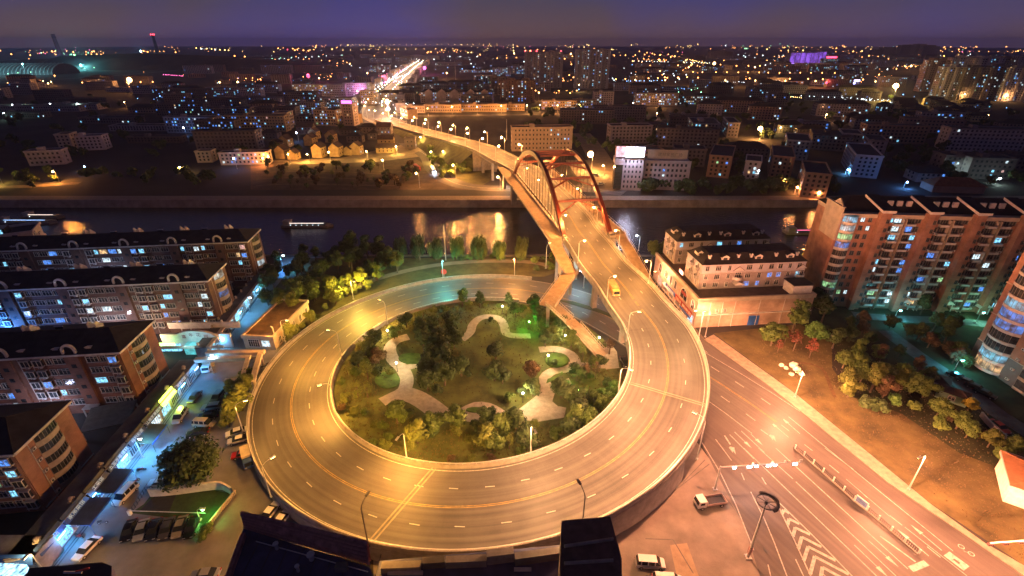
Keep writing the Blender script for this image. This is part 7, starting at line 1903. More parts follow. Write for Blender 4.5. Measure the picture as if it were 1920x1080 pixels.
# ---- left half
W3 = (6, 8, 2, .2, .6, .3)
for u, v, w, h, d, rz, m, lp, k in ((362, 250, 52, 15, 12, -2, GREYW, .2, W3), (408, 256, 38, 14, 12, 0, DARKW, .4, W3), (482, 247, 60, 15, 12, -1, mat('ochre_render', (.34, .27, .17), .85, .15, .3), .25, W3), (530, 243, 14, 16, 20, 5, CREAM, .1, W3),
                                (460, 309, 34, 8.5, 9, 6, CREAM, .35, W3), (385, 305, 11, 8, 9, 6, CREAM, .02, W3), (290, 268, 48, 5, 10, 0, DARKW, .0, W3), (262, 246, 60, 5, 14, 0, GREYW, .02, W3), (165, 282, 26, 11, 12, 14, mat('white_render', (.60, .56, .55)), .02, W3), (90, 310, 22, 10, 10, 16, GREYW, .02, W3), (128, 286, 10, 14, 12, 14, CREAM, .02, W3),
                                (340, 185, 90, 14, 14, 0, DARKW, .12, W3), (440, 182, 90, 14, 14, 0, GREYW, .14, W3), (400, 208, 80, 14, 14, 0, DARKW, .12, W3), (480, 204, 70, 14, 14, -3, GREYW, .16, W3), (340, 218, 60, 14, 14, 0, DARKW, .12, W3), (430, 228, 50, 14, 14, 0, DARKW, .3, W3), (520, 224, 46, 13, 14, -3, DARKW, .12, W3), (60, 210, 120, 7, 20, 3, GREYW, .06, W3), (135, 206, 70, 7, 20, 0, GREYW, .06, W3), (30, 222, 60, 6, 16, 0, DARKW, .1, W3), (150, 196, 60, 8, 14, 0, DARKW, .02, W3), (510, 147, 90, 9, 20, 0, GREYW, .05, W3), (200, 232, 60, 6, 20, 0, DARKW, .05, W3)):
    fb(u, v, w, h, d, radians(rz), m, lp, wts=k)
cy = fb(292, 266.5, 44, 3.5, 8, 0, DARKW, 0, 'long low building with a continuous band of cyan windows on the dark left bank', sides=False)
for k in range(6): b = MB(); b.box(-21+k*7.1, -21+k*7.1+6.2, -.2, -.1, 1.2, 3.0); b.build('lit_window', CYS if False else LIT[0], cy)
for u, v, p, c in ((30, 205, 2600, (.6, 1, .7)), (100, 203, 2600, (.7, 1, .8)), (150, 203, 2000, (.6, 1, .8)), (15, 222, 900, (.5, 1, .7)), (445, 314, 1400, (.1, .35, 1)), (85, 156, 6000, SOD), (238, 200, 2500, SOD), (380, 197, 1500, SOD), (350, 252, 1500, (.2, .4, 1)), (405, 252, 3500, (.06, .2, 1)), (100, 158, 6000, SOD), (560, 262, 1500, (.2, .4, 1))):
    street_lamp(at(u, v+3, 0), Vector((0, -1, 0)), 8, 1, kind='sodium' if c[0] == 1.0 else 'white', col=c, power=p, label=lab('added lamp post ', 'among the dark blocks of the left half of town'), group='lamp posts of the left half of town', spot=None, globe=.5)  # lamps added beside the dark blocks to light their walls
# village houses
YR = mat('yellow_render', (.48, .36, .18), .85, .2, .4); 
vill = [(541, 296, 9, 7, 8, 80, 'gable'), (560, 298, 7, 5, 7, 80, 'gable'), (609, 294, 9, 8, 8, 80, 'gable'), (641, 292, 9, 7.5, 8, 82, 'gable'), (679, 289, 8, 7, 8, 82, 'gable'), (662, 290, 7, 5, 6, 80, 'gable'), (723, 287, 15, 4.5, 7, 2, 'gable'), (724, 279, 13, 8, 7, 2, 'gable'), (769, 279, 9, 8, 8, 2, 'flat'), (592, 272, 9, 7, 8, 80, 'gable'), (630, 266, 8, 7, 8, 80, 'gable'), (546, 275, 9, 7, 8, 80, 'gable'), (598, 260, 8, 7, 8, 80, 'gable'), (655, 254, 20, 5, 10, 0, 'hip'), (690, 250, 18, 6, 10, 0, 'hip'), (720, 252, 14, 7, 10, 0, 'gable'), (665, 268, 14, 6, 9, 0, 'hip'), (700, 262, 10, 6, 9, 0, 'hip'), (572, 252, 16, 7, 10, 0, 'gable'), (505, 262, 16, 6, 10, 0, 'hip'), (520, 280, 10, 6, 8, 20, 'hip')]
vill.sort()
for i, (u, v, w, h, d, rz, rf) in enumerate(vill):
    fb(u, v, w, h, d, radians(rz), YR if v > 258 and rf == 'gable' else DARKW, .12, lab('small %s house ' % ('yellow-lit gabled' if v > 258 and rf == 'gable' else 'dark roofed'), 'in the village left of the bridge road'), 'house', nfl=2, roof=rf, name='village_house', group='village houses left of the bridge road', pitch=3.2, ww=.9, wh=1.1)
for u, v, p in ((620, 302, 3500), (690, 300, 5000), (745, 290, 6000), (790, 272, 5000), (545, 306, 2500), (832, 300, 3500), (720, 318, 1200), (905, 300, 3500)):
    street_lamp(at(u, v, 0), Vector((0, -1, 0)), 7, 1, col=(1, .55, .12), power=p, label=lab('yellow lamp post ', 'along the village lane left of the bridge road'), group='lamp posts of the village lane', spot=None, globe=.5)
# ---- right half
TAN = mat('tan_render', (.30, .20, .16), .85, .15, .3)
for u, v, w, h, d, rz, m, lp in ((1100, 232, 60, 14, 16, -4, DARKW, .04), (1160, 226, 60, 15, 16, -4, DARKW, .04), (1230, 198, 60, 16, 16, -4, GREYW, .35), (1285, 197, 60, 12, 16, -6, DARKW, .6), (1210, 172+20, 30, 20, 14, -4, DARKW, .15), (1320, 262, 24, 14, 40, -12, GREYW, .3), (1372, 258, 10, 13, 40, -14, GREYW, .2),
                             (1290, 240, 40, 10, 14, -8, DARKW, .05), (1400, 300, 30, 9, 16, -12, DARKW, .03), (1290, 312, 22, 12, 16, -12, DARKW, .12), (1344, 333, 14, 14, 40, -25, TAN, .14), (1460, 335, 13, 14, 40, -25, TAN, .10), (1522, 372, 13, 14, 34, -25, TAN, .08), (1490, 300, 16, 14, 36, -25, GREYW, .1), (1404, 345, 9, 14, 20, -25, mat('white_render', (.60, .56, .55)), .25), (1556, 283, 30, 12, 30, -25, DARKW, .06),
                             (1590, 282, 14, 13, 26, -25, GREYW, .15), (1618, 333, 15, 14, 48, -25, mat('blue_white_render', (.45, .48, .56), .8, .1, .4), .03), (1636, 300, 12, 14, 30, -25, GREYW, .06), (1630, 240, 30, 9, 16, -15, GREYW, .3), (1600, 232, 18, 8, 14, -15, DARKW, .2), (1800, 330, 26, 13, 14, -8, DARKW, .14), (1850, 336, 26, 13, 14, -8, DARKW, .14), (1905, 320, 24, 10, 14, -8, DARKW, .2), (1745, 342, 18, 6, 14, -8, GREYW, .1), (1900, 250, 26, 9, 14, -20, TAN, .2), (1860, 256, 20, 6, 12, -20, DARKW, .1), (1820, 252, 24, 5, 12, -10, DARKW, .3), (1660, 210, 16, 9, 12, -10, TAN, .15), (1480, 250, 24, 8, 14, -12, DARKW, .1), (1520, 262, 26, 9, 14, -14, DARKW, .1)):
    fb(u, v, w, h, d, radians(rz), m, lp, roof='flat' if h > 9 else 'hip')
hr = empty('brown_roof_hall', at(1795, 362, 0), radians(-8), label='low hall with a dim orange pitched roof behind the tower block', cat='hall')
b = MB(); b.box(-14, 14, 0, 12, 0, 4); b.build('wall', TAN, hr); hip_roof(hr, -14, 14, 0, 12, 4, 4, mat('rust_roof', (.25, .09, .04), .85, .3, .5), trim=False)
for u, v, c, p, kd, h in ((1415, 345, (.8, .95, 1), 2600, 'white', 9), (1694, 352, (.1, .35, 1), 2200, 'blue', 4), (1770, 330, (.7, 1, .95), 2600, 'white', 6), (1585, 325, (.15, .5, 1), 1400, 'blue', 3), (1575, 282, (.1, .7, 1), 800, 'teal', 3), (1170, 352, SOD, 3000, 'sodium', 6), (1371, 240, SOD, 5000, 'sodium', 8), (1230, 222, (1, .45, .3), 1500, 'sodium', 6), (1285, 238, (1, .3, .15), 2500, 'sodium', 6), (1310, 212, (1, .4, .1), 1200, 'sodium', 6), (1460, 250, (1, .6, .15), 2000, 'sodium', 6), (1545, 228, (1, .45, .2), 5000, 'sodium', 8), (1590, 228, (1, .45, .2), 6000, 'sodium', 8), (1490, 362, (1, .3, .08), 2500, 'sodium', 4), (1530, 372, (1, .3, .08), 2500, 'sodium', 4), (1846, 228, (1, .7, .15), 4500, 'sodium', 7), (1866, 345, (.7, 1, .9), 900, 'white', 4), (1803, 188, (1, .5, .15), 9000, 'sodium', 9), (1838, 188, (1, .45, .15), 9000, 'sodium', 9), (1882, 190, (1, .45, .15), 9000, 'sodium', 9), (1085, 172, (1, .6, .2), 9000, 'sodium', 12), (1170, 215, (.3, .9, .5), 900, 'green', 6)):
    street_lamp(at(u, v, 0), Vector((0, -1, 0)), h, 1, kind=kd, col=c, power=p, label=lab('%s lamp post ' % {'sodium': 'orange', 'white': 'white', 'blue': 'blue', 'teal': 'turquoise', 'green': 'green'}[kd], 'among the blocks of the right half of town'), group='lamp posts of the right half of town', spot=None, globe=.5)  # some of these lamps are added to light nearby walls
# hillside villas lit yellow
vl = []
for i in range(26):
    u, v = R.uniform(1690, 1850), 0; v = 196+R.random()*30+abs(u-1770)*.05; vl.append((u, v))
vl.sort()
for u, v in vl:
    fb(u, v, R.uniform(12, 26), R.uniform(6, 10), 11, radians(R.uniform(-30, 20)), mat('villa_render', (.55, .42, .22), .85, .15, .3), .08, lab('yellow-lit villa ', 'on the slope below the far right towers'), 'house', roof=R.choice(('gable', 'hip')), name='villa', group='yellow-lit villas on the slope', nfl=2)
# far right towers
for i, (u, v, w, h, m) in enumerate(((1742, 172, 34, 52, TAN), (1775, 186, 36, 46, GREYW), (1792, 172, 44, 56, GREYW), (1818, 188, 40, 46, DARKW), (1832, 176, 44, 56, GREYW), (1862, 188, 40, 48, DARKW), (1872, 176, 40, 56, TAN), (1896, 190, 36, 46, GREYW), (1912, 178, 44, 60, GREYW), (1945, 188, 40, 50, DARKW))):
    tower(u, v, w, h, 20, radians(-14), m, .16, '%s tower in the dark cluster at the far right' % ('first', 'second', 'third', 'fourth', 'fifth', 'sixth', 'seventh', 'eighth', 'ninth', 'tenth')[i], g='towers of the far right cluster', wts=(6, 4, 4, .4, .6, .4))
# far hazy towers and the violet-lit mall
sl = [(1645, 104, 50, 34), (1662, 103, 60, 46), (1680, 103, 60, 46), (1694, 104, 50, 60), (1708, 103, 70, 62), (1722, 103, 50, 66), (1738, 104, 60, 60), (1752, 103, 30, 52), (1345, 108, 70, 34), (1362, 108, 50, 30)]
for i, (u, v, w, h) in enumerate(sl):
    fb(u, v, w*1.4, h*1.1, 40, 0, DARKW, .01, lab('hazy dark tower ', 'on the skyline near the horizon'), 'tower', name='tower', group='hazy towers on the skyline', pitch=8)
ml = fb(1503, 120, 110, 44, 40, 0, GREYW, .0, 'violet floodlit building left of the violet pair near the horizon', 'tower', name='floodlit_building', group='violet floodlit buildings')
ml2 = fb(1528, 119, 80, 46, 40, 0, GREYW, .0, 'violet floodlit building right of the violet pair near the horizon', 'tower', name='floodlit_building', group='violet floodlit buildings')
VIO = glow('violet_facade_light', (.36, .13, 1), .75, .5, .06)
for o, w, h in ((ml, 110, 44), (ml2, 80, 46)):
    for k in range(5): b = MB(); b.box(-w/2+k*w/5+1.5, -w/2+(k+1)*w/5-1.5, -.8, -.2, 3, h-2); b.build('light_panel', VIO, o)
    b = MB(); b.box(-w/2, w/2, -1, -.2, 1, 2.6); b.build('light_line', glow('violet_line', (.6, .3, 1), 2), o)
o = fb(1555, 124, 60, 26, 20, 0, DARKW, .5, 'dim block with teal windows right of the violet buildings', 'office building', name='office_building'); b = MB(); b.box(-20, 20, -1, 0, 28, 34); b.build('roof_sign', RDG, o)
o = fb(880+718, 158, 30, 8, 14, 0, GREYW, .5, 'low shop with a violet-white sign near the bright yellow floodlight', 'shop', name='shop'); b = MB(); b.box(-14, 14, -.6, 0, 6, 9); b.build('shop_sign', glow('violet_sign', (.5, .45, 1), 6), o)
# left: arched sheds, hill and chimneys
sh_m = mat('ribbed_sheet', (.30, .38, .38), .6, .15, .05)
as_ = empty('arched_shed', at(5, 141, 0), radians(8), label='long arched storage shed with pale ribs at the far left', cat='shed')
b = MB(); n = 12; L = 250
for i in range(n):
    a0, a1 = pi*i/n, pi*(i+1)/n
    b.quad((-L/2, 60-60*cos(a0), 27*sin(a0)), (L/2, 60-60*cos(a0), 27*sin(a0)), (L/2, 60-60*cos(a1), 27*sin(a1)), (-L/2, 60-60*cos(a1), 27*sin(a1)))
b.f.append(tuple(range(len(b.v), len(b.v)+13))); b.m.append(0); b.v += [(L/2, 60-60*cos(pi*i/12), 27*sin(pi*i/12)) for i in range(13)]; b.build('roof', mat('shed_sheet', (.08, .09, .09), .6, .15, .05), as_)
for k in range(26):
    b = MB(); x = -L/2+k*L/25; b.tube([(x, 60-61*cos(pi*i/10), 28*sin(pi*i/10)) for i in range(6)], 1.3, 4); b.build('rib', sh_m, as_)
light(as_, (0, -40, 30), (.4, .9, 1), 45000, 5); light(as_, (L*.35, -40, 30), (.4, .9, 1), 45000, 5)
for (x, y) in ((0, -40), (L*.35, -40)): b = MB(); b.tube([(x, y, 0), (x, y, 28)], .5, 5); b.ball((x, y, 29), 1.6, 1, 6, 4); b.build('floodlight', [STEEL, TEALG], as_)
b = MB(); P = [(-700, 0), (-520, 22), (-380, 26), (-330, 34), (-60, 40), (180, 34), (420, 18), (640, 0)]
for i in range(len(P)-1):
    (x0, z0), (x1, z1) = P[i], P[i+1]
    b.quad((x0, 0, 0), (x1, 0, 0), (x1, 130, z1*1.2), (x0, 130, z0*1.2)); b.quad((x0, 130, z0*1.2), (x1, 130, z1*1.2), (x1, 300, z1), (x0, 300, z0)); b.quad((x0, 300, z0), (x1, 300, z1), (x1, 420, 0), (x0, 420, 0))
hl_ = b.build('slag_hill', SOIL, None, at(255, 132, 0), kind='structure')
def chimney(u, v, h, r, label):
    o = empty('chimney_stack', at(u, v, 0), 0, label=label, cat='chimney', group='tall chimneys on the left horizon')
    b = MB(); b.tube([(0, 0, 0), (0, 0, h*.5), (0, 0, h)], [r*1.5, r*1.15, r], 12); b.build('stack', mat('chimney_concrete', (.16, .13, .13), .9, .2, .05), o)
    b = MB(); b.tube([(0, 0, h*.9), (0, 0, h*.93)], r*1.2, 12); b.tube([(0, 0, h), (0, 0, h+2)], r*1.1, 12); b.build('ring', DSTEEL, o)
    return o
chimney(119, 118, 112, 7, 'tall thick chimney leaning over the arched shed at the far left'); c2 = chimney(297, 103, 130, 9, 'slim chimney with red tip lights left of centre on the horizon'); chimney(130, 116, 40, 6, 'short chimney beside the tall thick one')
for x in (-12, 0, 12): b = MB(); b.ball((x, 0, 134), 4, 0, 6, 4); b.build('warning_light', MT['red_warning'], c2)
# thin masts in town
for i, (u, v, h) in enumerate(((712, 150, 45), (855, 160, 48), (950, 262, 18))):
    o = empty('radio_mast', at(u, v, 0), 0, label='thin pale mast number %s from the left among the town lights' % ('one', 'two', 'three')[i], cat='mast'); b = MB(); b.tube([(0, 0, 0), (0, 0, h)], [.5, .25], 5); b.build('pole', STEEL, o)
# ---- filler blocks, seeded by area of the photo
def free(p, r): return all((p-q).length > (r+s)*.55 for q, s in placed) and not near_road(p, r*.5+14)
fill = []
tries = 0
while len(fill) < 210 and tries < 6000:
    tries += 1
    u = R.uniform(-40, 1960); v = 108+R.random()**1.6*215
    if 560 < u < 800 and v > 240: continue
    if v > 325-(0 if u > 1150 else 30): continue
    if 800 < u < 1150 and v > 215: continue
    if u < 400 and v > 215: continue
    if u < 330 and v < 150: continue
    if u > 1690 and 190 < v < 235: continue
    if u > 1560 and v > 335: continue
    p = at(u, v, 0); s = R.uniform(28, 60) if v > 140 else R.uniform(50, 110)
    if not free(p, s*.8): continue
    placed.append((p, s)); fill.append((u, v, s))
fill.sort()
for u, v, s in fill:
    h = R.choice((7, 10, 13, 15, 15, 18)) if v > 150 else R.choice((8, 12, 18, 20))
    if 130 < v < 165 and 700 < u < 1000: lp = .35
    else: lp = R.choice((.01, .02, .04, .08, .16))*(1.0 if v > 130 else .5)*(.6 if u < 700 else 1)
    rz = (-14 if u > 1250 else (0 if u > 600 else 2))+R.uniform(-5, 5)
    fb(u, v, s, h, R.uniform(12, 16), radians(rz), R.choice((GREYW, GREYW, DARKW, DARKW, TAN)), lp, roof=R.choice(('flat', 'flat', 'hip')), pitch=3.2 if v > 160 else 5, ww=1.5 if v > 160 else 2.2, wh=1.5 if v > 160 else 2)
# ---- trees of the far bank
def fars(n, box, kinds, mats, sc, tail, grp, cond=None, merge=False):
    L = []
    t = 0
    while len(L) < n and t < n*20:
        t += 1
        u, v = R.uniform(box[0], box[2]), R.uniform(box[1], box[3])
        if cond and not cond(u, v): continue
        p = at(u, v, 0)
        if near_road(p, 13) or any((p-q).length < s*.5 for q, s in placed[:-1]): continue
        L.append((u, v))
    L.sort()
    if merge:
        import numpy as np
        src = [tree_meshes('far', k_)[0] for k_ in range(3)]; V = []; F_ = []; nv = 0
        for u, v in L:
            c_ = src[R.randrange(3)]; a_ = R.uniform(0, 6.28); s_ = R.uniform(*sc); p = at(u, v, 0)
            A_ = np.array(c_.v)*s_; X = A_[:, 0]*cos(a_)-A_[:, 1]*sin(a_)+p.x; Y = A_[:, 0]*sin(a_)+A_[:, 1]*cos(a_)+p.y
            V.append(np.stack([X, Y, A_[:, 2]], 1)); F_.append(np.array(c_.f)+nv); nv += len(A_)
        V = np.concatenate(V); F_ = np.concatenate(F_)
        me = bpy.data.meshes.new('distant_trees'); me.vertices.add(len(V)); me.vertices.foreach_set('co', V.ravel()); me.loops.add(F_.size); me.loops.foreach_set('vertex_index', F_.ravel())
        me.polygons.add(len(F_)); me.polygons.foreach_set('loop_start', np.arange(0, F_.size, 4)); me.update(calc_edges=True); me.materials.append(mats[0])
        tag(inst('distant_trees', me), 'dark tree mass '+tail, 'trees', kind='stuff'); return
    for u, v in L:
        m = R.choice(mats); kd = R.choice(kinds)
        tree(at(u, v, 0), kd, m, R.uniform(*sc), lab('%s %s ' % (CN[m.name], KN[kd]), tail), grp)
fars(60, (490, 312, 790, 354), ('far', 'bare', 'round'), (L_BR, L_BR, L_DK, L_YL), (.7, 1.1), 'on the terraced far bank left of the bridge', 'trees on the terraced far bank')
fars(34, (805, 285, 930, 345), ('far', 'round'), (L_YL, L_MD, L_MD), (.7, 1.1), 'on the green slope below the far bridge road', 'trees below the far bridge road', lambda u, v: v > 285+(u-830)*.42 and not (v > 335))
fars(50, (1180, 345, 1570, 366), ('far',), (L_DK, L_BR), (.8, 1.3), 'in the dark belt along the far bank on the right', 'trees along the far bank on the right', merge=True)
fars(70, (985, 205, 1240, 290), ('far',), (L_DK,), (.9, 1.5), 'in the dark grove behind the arch bridge', 'trees of the grove behind the bridge', merge=True)
fars(90, (1180, 180, 1700, 340), ('far',), (L_DK, L_DK, L_BR), (.9, 1.6), 'between the dark blocks in the right half of town', 'trees in the right half of town', merge=True)
fars(50, (1640, 215, 1920, 350), ('far',), (L_DK,), (.9, 1.6), 'in the dark ground at the far right of town', 'trees at the far right of town', merge=True)
fars(60, (0, 180, 640, 300), ('far',), (L_DK,), (.9, 1.6), 'in the dark ground of the left half of town', 'trees in the left half of town', merge=True)
fars(25, (0, 325, 420, 354), ('far',), (L_DK, L_BR), (.7, 1.1), 'on the dark left bank', 'trees on the dark left bank', merge=True)
# terraces of the far bank and the dirt under them
for k, (v0, v1, c) in enumerate(((318, 322, 0), (330, 334, 0), (342, 346, 0))):
    road('terrace_path', [(480, v0+6), (560, v0+3), (660, v0+5), (740, v0+10-k*2)], 1.0, mat('terrace_soil', (.17, .11, .07), .95, .3, .3), .03)
poly('far_bank_ground', [(470, 305), (780, 298), (830, 330), (900, 356), (470, 356)], .005, mat('bank_soil', (.085, .055, .035), .95, .45, .15, .6, 2, detail=8))
poly('slope_ground', [(800, 275), (860, 282), (935, 330), (900, 350), (840, 335), (815, 310)], .007, mat('bank_grass', (.09, .09, .03), .95, .45, .15, .6, 2, detail=8))
poly('street_ground', [(1060, 300), (1150, 300), (1185, 356), (1100, 358)], .012, mat('lane_concrete', (.25, .20, .14)))
poly('village_ground', [(520, 300), (640, 296), (760, 270), (820, 262), (800, 292), (700, 304), (560, 308)], .009, mat('lane_concrete', (.25, .20, .14)))
# ================================================================ FAR LIGHTS
def ball_mesh():
    b = MB(); b.ball((0, 0, 0), 1, 0, 6, 4); return b
def far_light(u, v, hgt, r, g_, label, grp='bright lamps among the town lights'):
    o = empty('floodlight_mast', at(u, v+hgt/mpp(v)*.9, 0), 0, label=label, cat='floodlight', group=grp)
    b = MB(); b.tube([(0, 0, 0), (0, 0, hgt)], r*.12, 5); b.build('mast', STEEL, o)
    b = MB(); b.ball((0, 0, hgt+r*.5), r, 0, 8, 6); b.build('lamp', g_, o)
    return o
SGLOW = glow('hot_sodium', (1, .55, .2), 14)
for u, v, h, r, g_, lb, p, c in ((249, 157, 16, 4.2, SGLOW, 'big orange lamp star-bright over the dark left of town', 60000, SOD), (1337, 124, 18, 4.6, SGLOW, 'orange lamp standing bright near the horizon on the right', 60000, SOD), (964, 103, 20, 4.2, SGLOW, 'orange lamp left of the twin towers near the horizon', 60000, SOD), (1070, 104, 20, 4.2, SGLOW, 'orange lamp between the twin towers near the horizon', 60000, SOD),
                             (1360, 87, 30, 8, glow('hot_white', (.85, .9, 1), 12), 'bright white lamp on the horizon right of centre', 0, SOD), (1705, 127, 14, 2.4, SGLOW, 'orange lamp above the big yellow floodlight', 30000, SOD), (266, 99, 20, 7, glow('hot_cyan', (.45, .85, 1), 12), 'cyan-white lamp cluster on the hill at the left', 150000, (.3, .8, 1)), (143, 107, 18, 4, GRNG, 'green lamp beside the chimneys at the far left', 200000, (.2, 1, .4)),
                             (122, 117, 12, 4, glow('hot_violet', (.8, .6, 1), 8), 'violet-white lamp at the foot of the tall chimney', 200000, (.6, .5, 1)), (155, 126, 12, 4, glow('hot_teal', (.2, .9, .9), 8), 'teal lamp at the shed end', 200000, (.2, .9, .9)), (540, 95, 20, 6, RDG, 'red lamp near the horizon left of centre', 0, SOD), (580, 147, 12, 4, RDG, 'red sign light above the low grey hall', 30000, (1, .1, .2)), (797, 132, 14, 4.2, PNK, 'magenta sign light right of the high street', 60000, (1, .1, .5)), (718, 149, 10, 2.6, RDG, 'red sign light left of the high street', 30000, (1, .1, .2)),
                             (1547, 158, 8, 2.0, RDG, 'red lamp in the row of orange lamps on the right', 9000, (1, .1, .1)), (1600, 158, 5, 2.0, glow('hot_blue', (.3, .3, 1), 10), 'blue-white sign lamp in the row of orange lamps', 9000, (.3, .3, 1)), (729, 200, 16, 2.6, SGLOW, 'big orange lamp at the street junction before the high street', 26000, SOD), (730, 209, 9, 2.0, WHS, 'white-blue sign lamp at the street junction before the high street', 16000, (.8, .8, 1)), (882, 191, 5, 1.0, GRNG, 'green lamp at the end of the gabled row', 2500, (.2, 1, .3)), (448, 157, 8, 2.0, SGLOW, 'orange lamp above the dark rows left of centre', 20000, SOD), (414, 157, 8, 1.4, SGLOW, 'smaller orange lamp above the dark rows left of centre', 12000, SOD), (506, 297, 5, .7, SGLOW, 'small orange star lamp at the end of the lit two storey row', 2500, (1, .3, .08))):
    o = far_light(u, v, h, r, g_, lb)
    if p: light(o, (0, 0, h+r*1.7), c, p, r)
for i in range(30):  # road lamp rows, plus lamps added for a denser town glow
    if i < 9: u, v, c, hx = 1190+i*56, 153+i*.4, SOD, 20000
    elif i < 13: u, v, c, hx = 20+(i-9)*75, 160, SOD, 12000
    elif i < 19: u, v, c, hx = 1290+(i-13)*62, 128.5, SOD, 26000
    elif i < 24: u, v, c, hx = (805, 838, 905, 960, 1010)[i-19], (150, 140, 146, 130, 178)[i-19], ((1, .5, .3), SOD, (1, .6, .5), SOD, SOD)[i-19], 16000
    else: u, v, c, hx = (600, 640, 560, 672, 690, 520)[i-24], (150, 165, 178, 175, 140, 128)[i-24], ((1, .45, .5), (.7, .6, 1), SOD, (1, .3, .6), (.8, .7, 1), SOD)[i-24], 12000
    o = far_light(u, v, 11, .0011*mpp(v)*FPX, SGLOW, '%s orange lamp from the left in the road rows and added lamps beyond the town' % (ORD_+['twenty-second', 'twenty-third', 'twenty-fourth', 'twenty-fifth', 'twenty-sixth', 'twenty-seventh', 'twenty-eighth', 'twenty-ninth', 'thirtieth'])[i], 'orange road lamps beyond the town')
    light(o, (0, 0, 11+.003*mpp(v)*FPX), c, hx, 1.2)
def lights(name, pts, g_, label):
    b = MB()
    for u, v, r, h in pts:
        p = at(u, v, 0); b.ball((p.x, p.y, h), r, 0, 5, 3)
    return b.build(name, g_, kind='stuff', label=label, cat='town lights')
def rr(v): return mpp(v)*.62
def dots(n, u0, u1, v0, v1, pw=1.0, k=1.0):
    out = []
    cl = [(R.uniform(u0, u1), v0+(v1-v0)*R.random()**pw) for _ in range(max(2, n//9))]
    for _ in range(n):
        cu, cv = R.choice(cl)
        u = R.gauss(cu, 18); v = min(v1, max(v0, R.gauss(cv, 2.5)))
        if R.random() < .25: v = v0+(v1-v0)*R.random()**pw; u = R.uniform(u0, u1)
        out.append((u, v, rr(v)*R.choice((.4, .5, .6, .8, 1.0, 1.5))*k, 6))
    return out
def row(u0, v0, u1, v1, n, k=1.0, j=.2): return [(u0+(u1-u0)*(i+R.uniform(-j, j))/n, v0+(v1-v0)*i/n+R.uniform(-.3, .3), rr(v0+(v1-v0)*i/n)*k, 8) for i in range(n+1)]
LS_OR = glow('far_orange_lights', (1, .36, .09), 16); LS_YE = glow('far_yellow_lights', (1, .62, .2), 11); LS_WH = glow('far_white_lights', (.75, .9, 1), 6); LS_BL = glow('far_blue_lights', (.2, .45, 1), 7); LS_GR = glow('far_green_lights', (.35, 1, .55), 6); LS_PK = glow('far_pink_lights', (1, .15, .45), 4)
lights('town_lights', row(1270, 127, 1630, 130, 16, 1.5)+row(1240, 152, 1650, 157, 12, 1.7)+row(0, 158, 70, 160, 3, 1.4)+row(160, 163, 320, 161, 6, 1.5)+dots(110, 1150, 1900, 88, 128, 1.4)+dots(200, 0, 1920, 85, 128, 1.2)+dots(70, 950, 1750, 120, 205)+dots(40, 560, 800, 120, 215)+dots(40, 0, 560, 125, 220)+row(930, 112, 1250, 104, 16, 1.2)+row(1300, 141, 1560, 143, 13, 1.3)+row(400, 112, 640, 118, 12, 1.0)+dots(50, 930, 1400, 84, 118)+dots(20, 380, 930, 90, 100)+row(1200, 98, 1300, 118, 8, 1.2)+dots(30, 1170, 1330, 98, 150)+row(1480, 99, 1920, 98, 26, .8)+row(1060, 158, 1290, 152, 12, 1.6)+dots(30, 20, 300, 96, 104, 1, 1.1), LS_OR, 'orange street lights scattered over the distant town')
lights('town_lights', row(640, 85, 930, 83, 26, .9)+row(640, 95, 850, 92, 12, .9)+dots(90, 350, 1300, 83, 100)+row(1420, 91, 1700, 88, 12, .9)+dots(40, 1100, 1800, 84, 125)+row(1415, 186, 1500, 194, 22, .9)+row(1270, 110, 1325, 123, 12, 1.0)+row(370, 91, 430, 96, 7, 1.6), LS_YE, 'yellow lights in rows near the horizon')
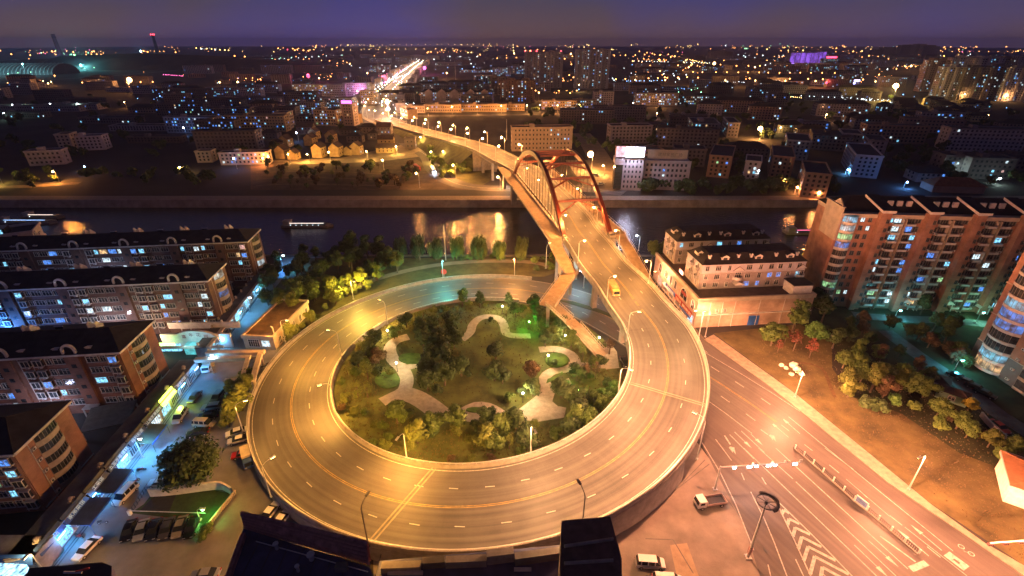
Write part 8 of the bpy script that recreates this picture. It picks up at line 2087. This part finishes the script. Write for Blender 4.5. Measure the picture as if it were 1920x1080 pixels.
lights('town_lights', dots(40, 780, 1000, 108, 140)+dots(24, 600, 760, 110, 135)+row(430, 120, 640, 106, 16, .9)+dots(50, 1400, 1920, 100, 135)+row(1500, 190, 1680, 200, 14, 1.0)+dots(30, 1500, 1700, 185, 205)+row(700, 170, 765, 145, 14, 1.4)+dots(60, 690, 775, 128, 205, .7, 1.1)+dots(50, 1060, 1400, 130, 160)+row(1190, 118, 1330, 122, 20, .9)+dots(18, 340, 620, 86, 110), LS_WH, 'white lights scattered over the distant town')
lights('town_lights', dots(40, 780, 1000, 112, 145)+dots(30, 960, 1330, 120, 175)+dots(22, 240, 600, 165, 235)+dots(30, 1400, 1920, 100, 140)+dots(20, 1640, 1920, 180, 215)+row(1175, 160, 1240, 158, 8, 1.1), LS_BL, 'blue lights scattered over the distant town')
lights('town_lights', row(0, 146, 240, 127, 12, 1.1)+row(240, 127, 640, 106, 18, 1.0)+dots(26, 1405, 1500, 182, 198)+dots(16, 0, 160, 94, 110)+dots(20, 1400, 1900, 82, 98)+dots(10, 1180, 1330, 160, 180), LS_GR, 'green-white lights in a line across the left plain')
lights('town_lights', dots(10, 690, 770, 130, 160)+row(308, 146, 345, 149, 10, 1.3)+dots(8, 40, 180, 90, 103)+dots(8, 1500, 1900, 88, 104)+dots(8, 900, 1150, 88, 100)+dots(14, 600, 780, 130, 215)+dots(12, 200, 1900, 86, 110), LS_PK, 'pink and red neon lights in the distant town')
# ================================================================ HAZE over the whole place
b = MB(); b.box(-12500, 12500, -450, 14800, -8.5, 170)
hz_ = b.mesh('haze', bpy.data.materials.new('haze_air'))
hm = hz_.materials[0]; hm.use_nodes = True
for n in list(hm.node_tree.nodes):
    if n.type != 'OUTPUT_MATERIAL': hm.node_tree.nodes.remove(n)
pv = hm.node_tree.nodes.new('ShaderNodeVolumePrincipled'); pv.inputs['Density'].default_value = HAZE_DENSITY; pv.inputs['Anisotropy'].default_value = .6; pv.inputs['Color'].default_value = (*HAZE_COLOR, 1)
hm.node_tree.links.new(pv.outputs[0], [n for n in hm.node_tree.nodes if n.type == 'OUTPUT_MATERIAL'][0].inputs['Volume'])
tag(inst('haze', hz_), 'thin night haze lying over the whole town', 'haze', kind='stuff')
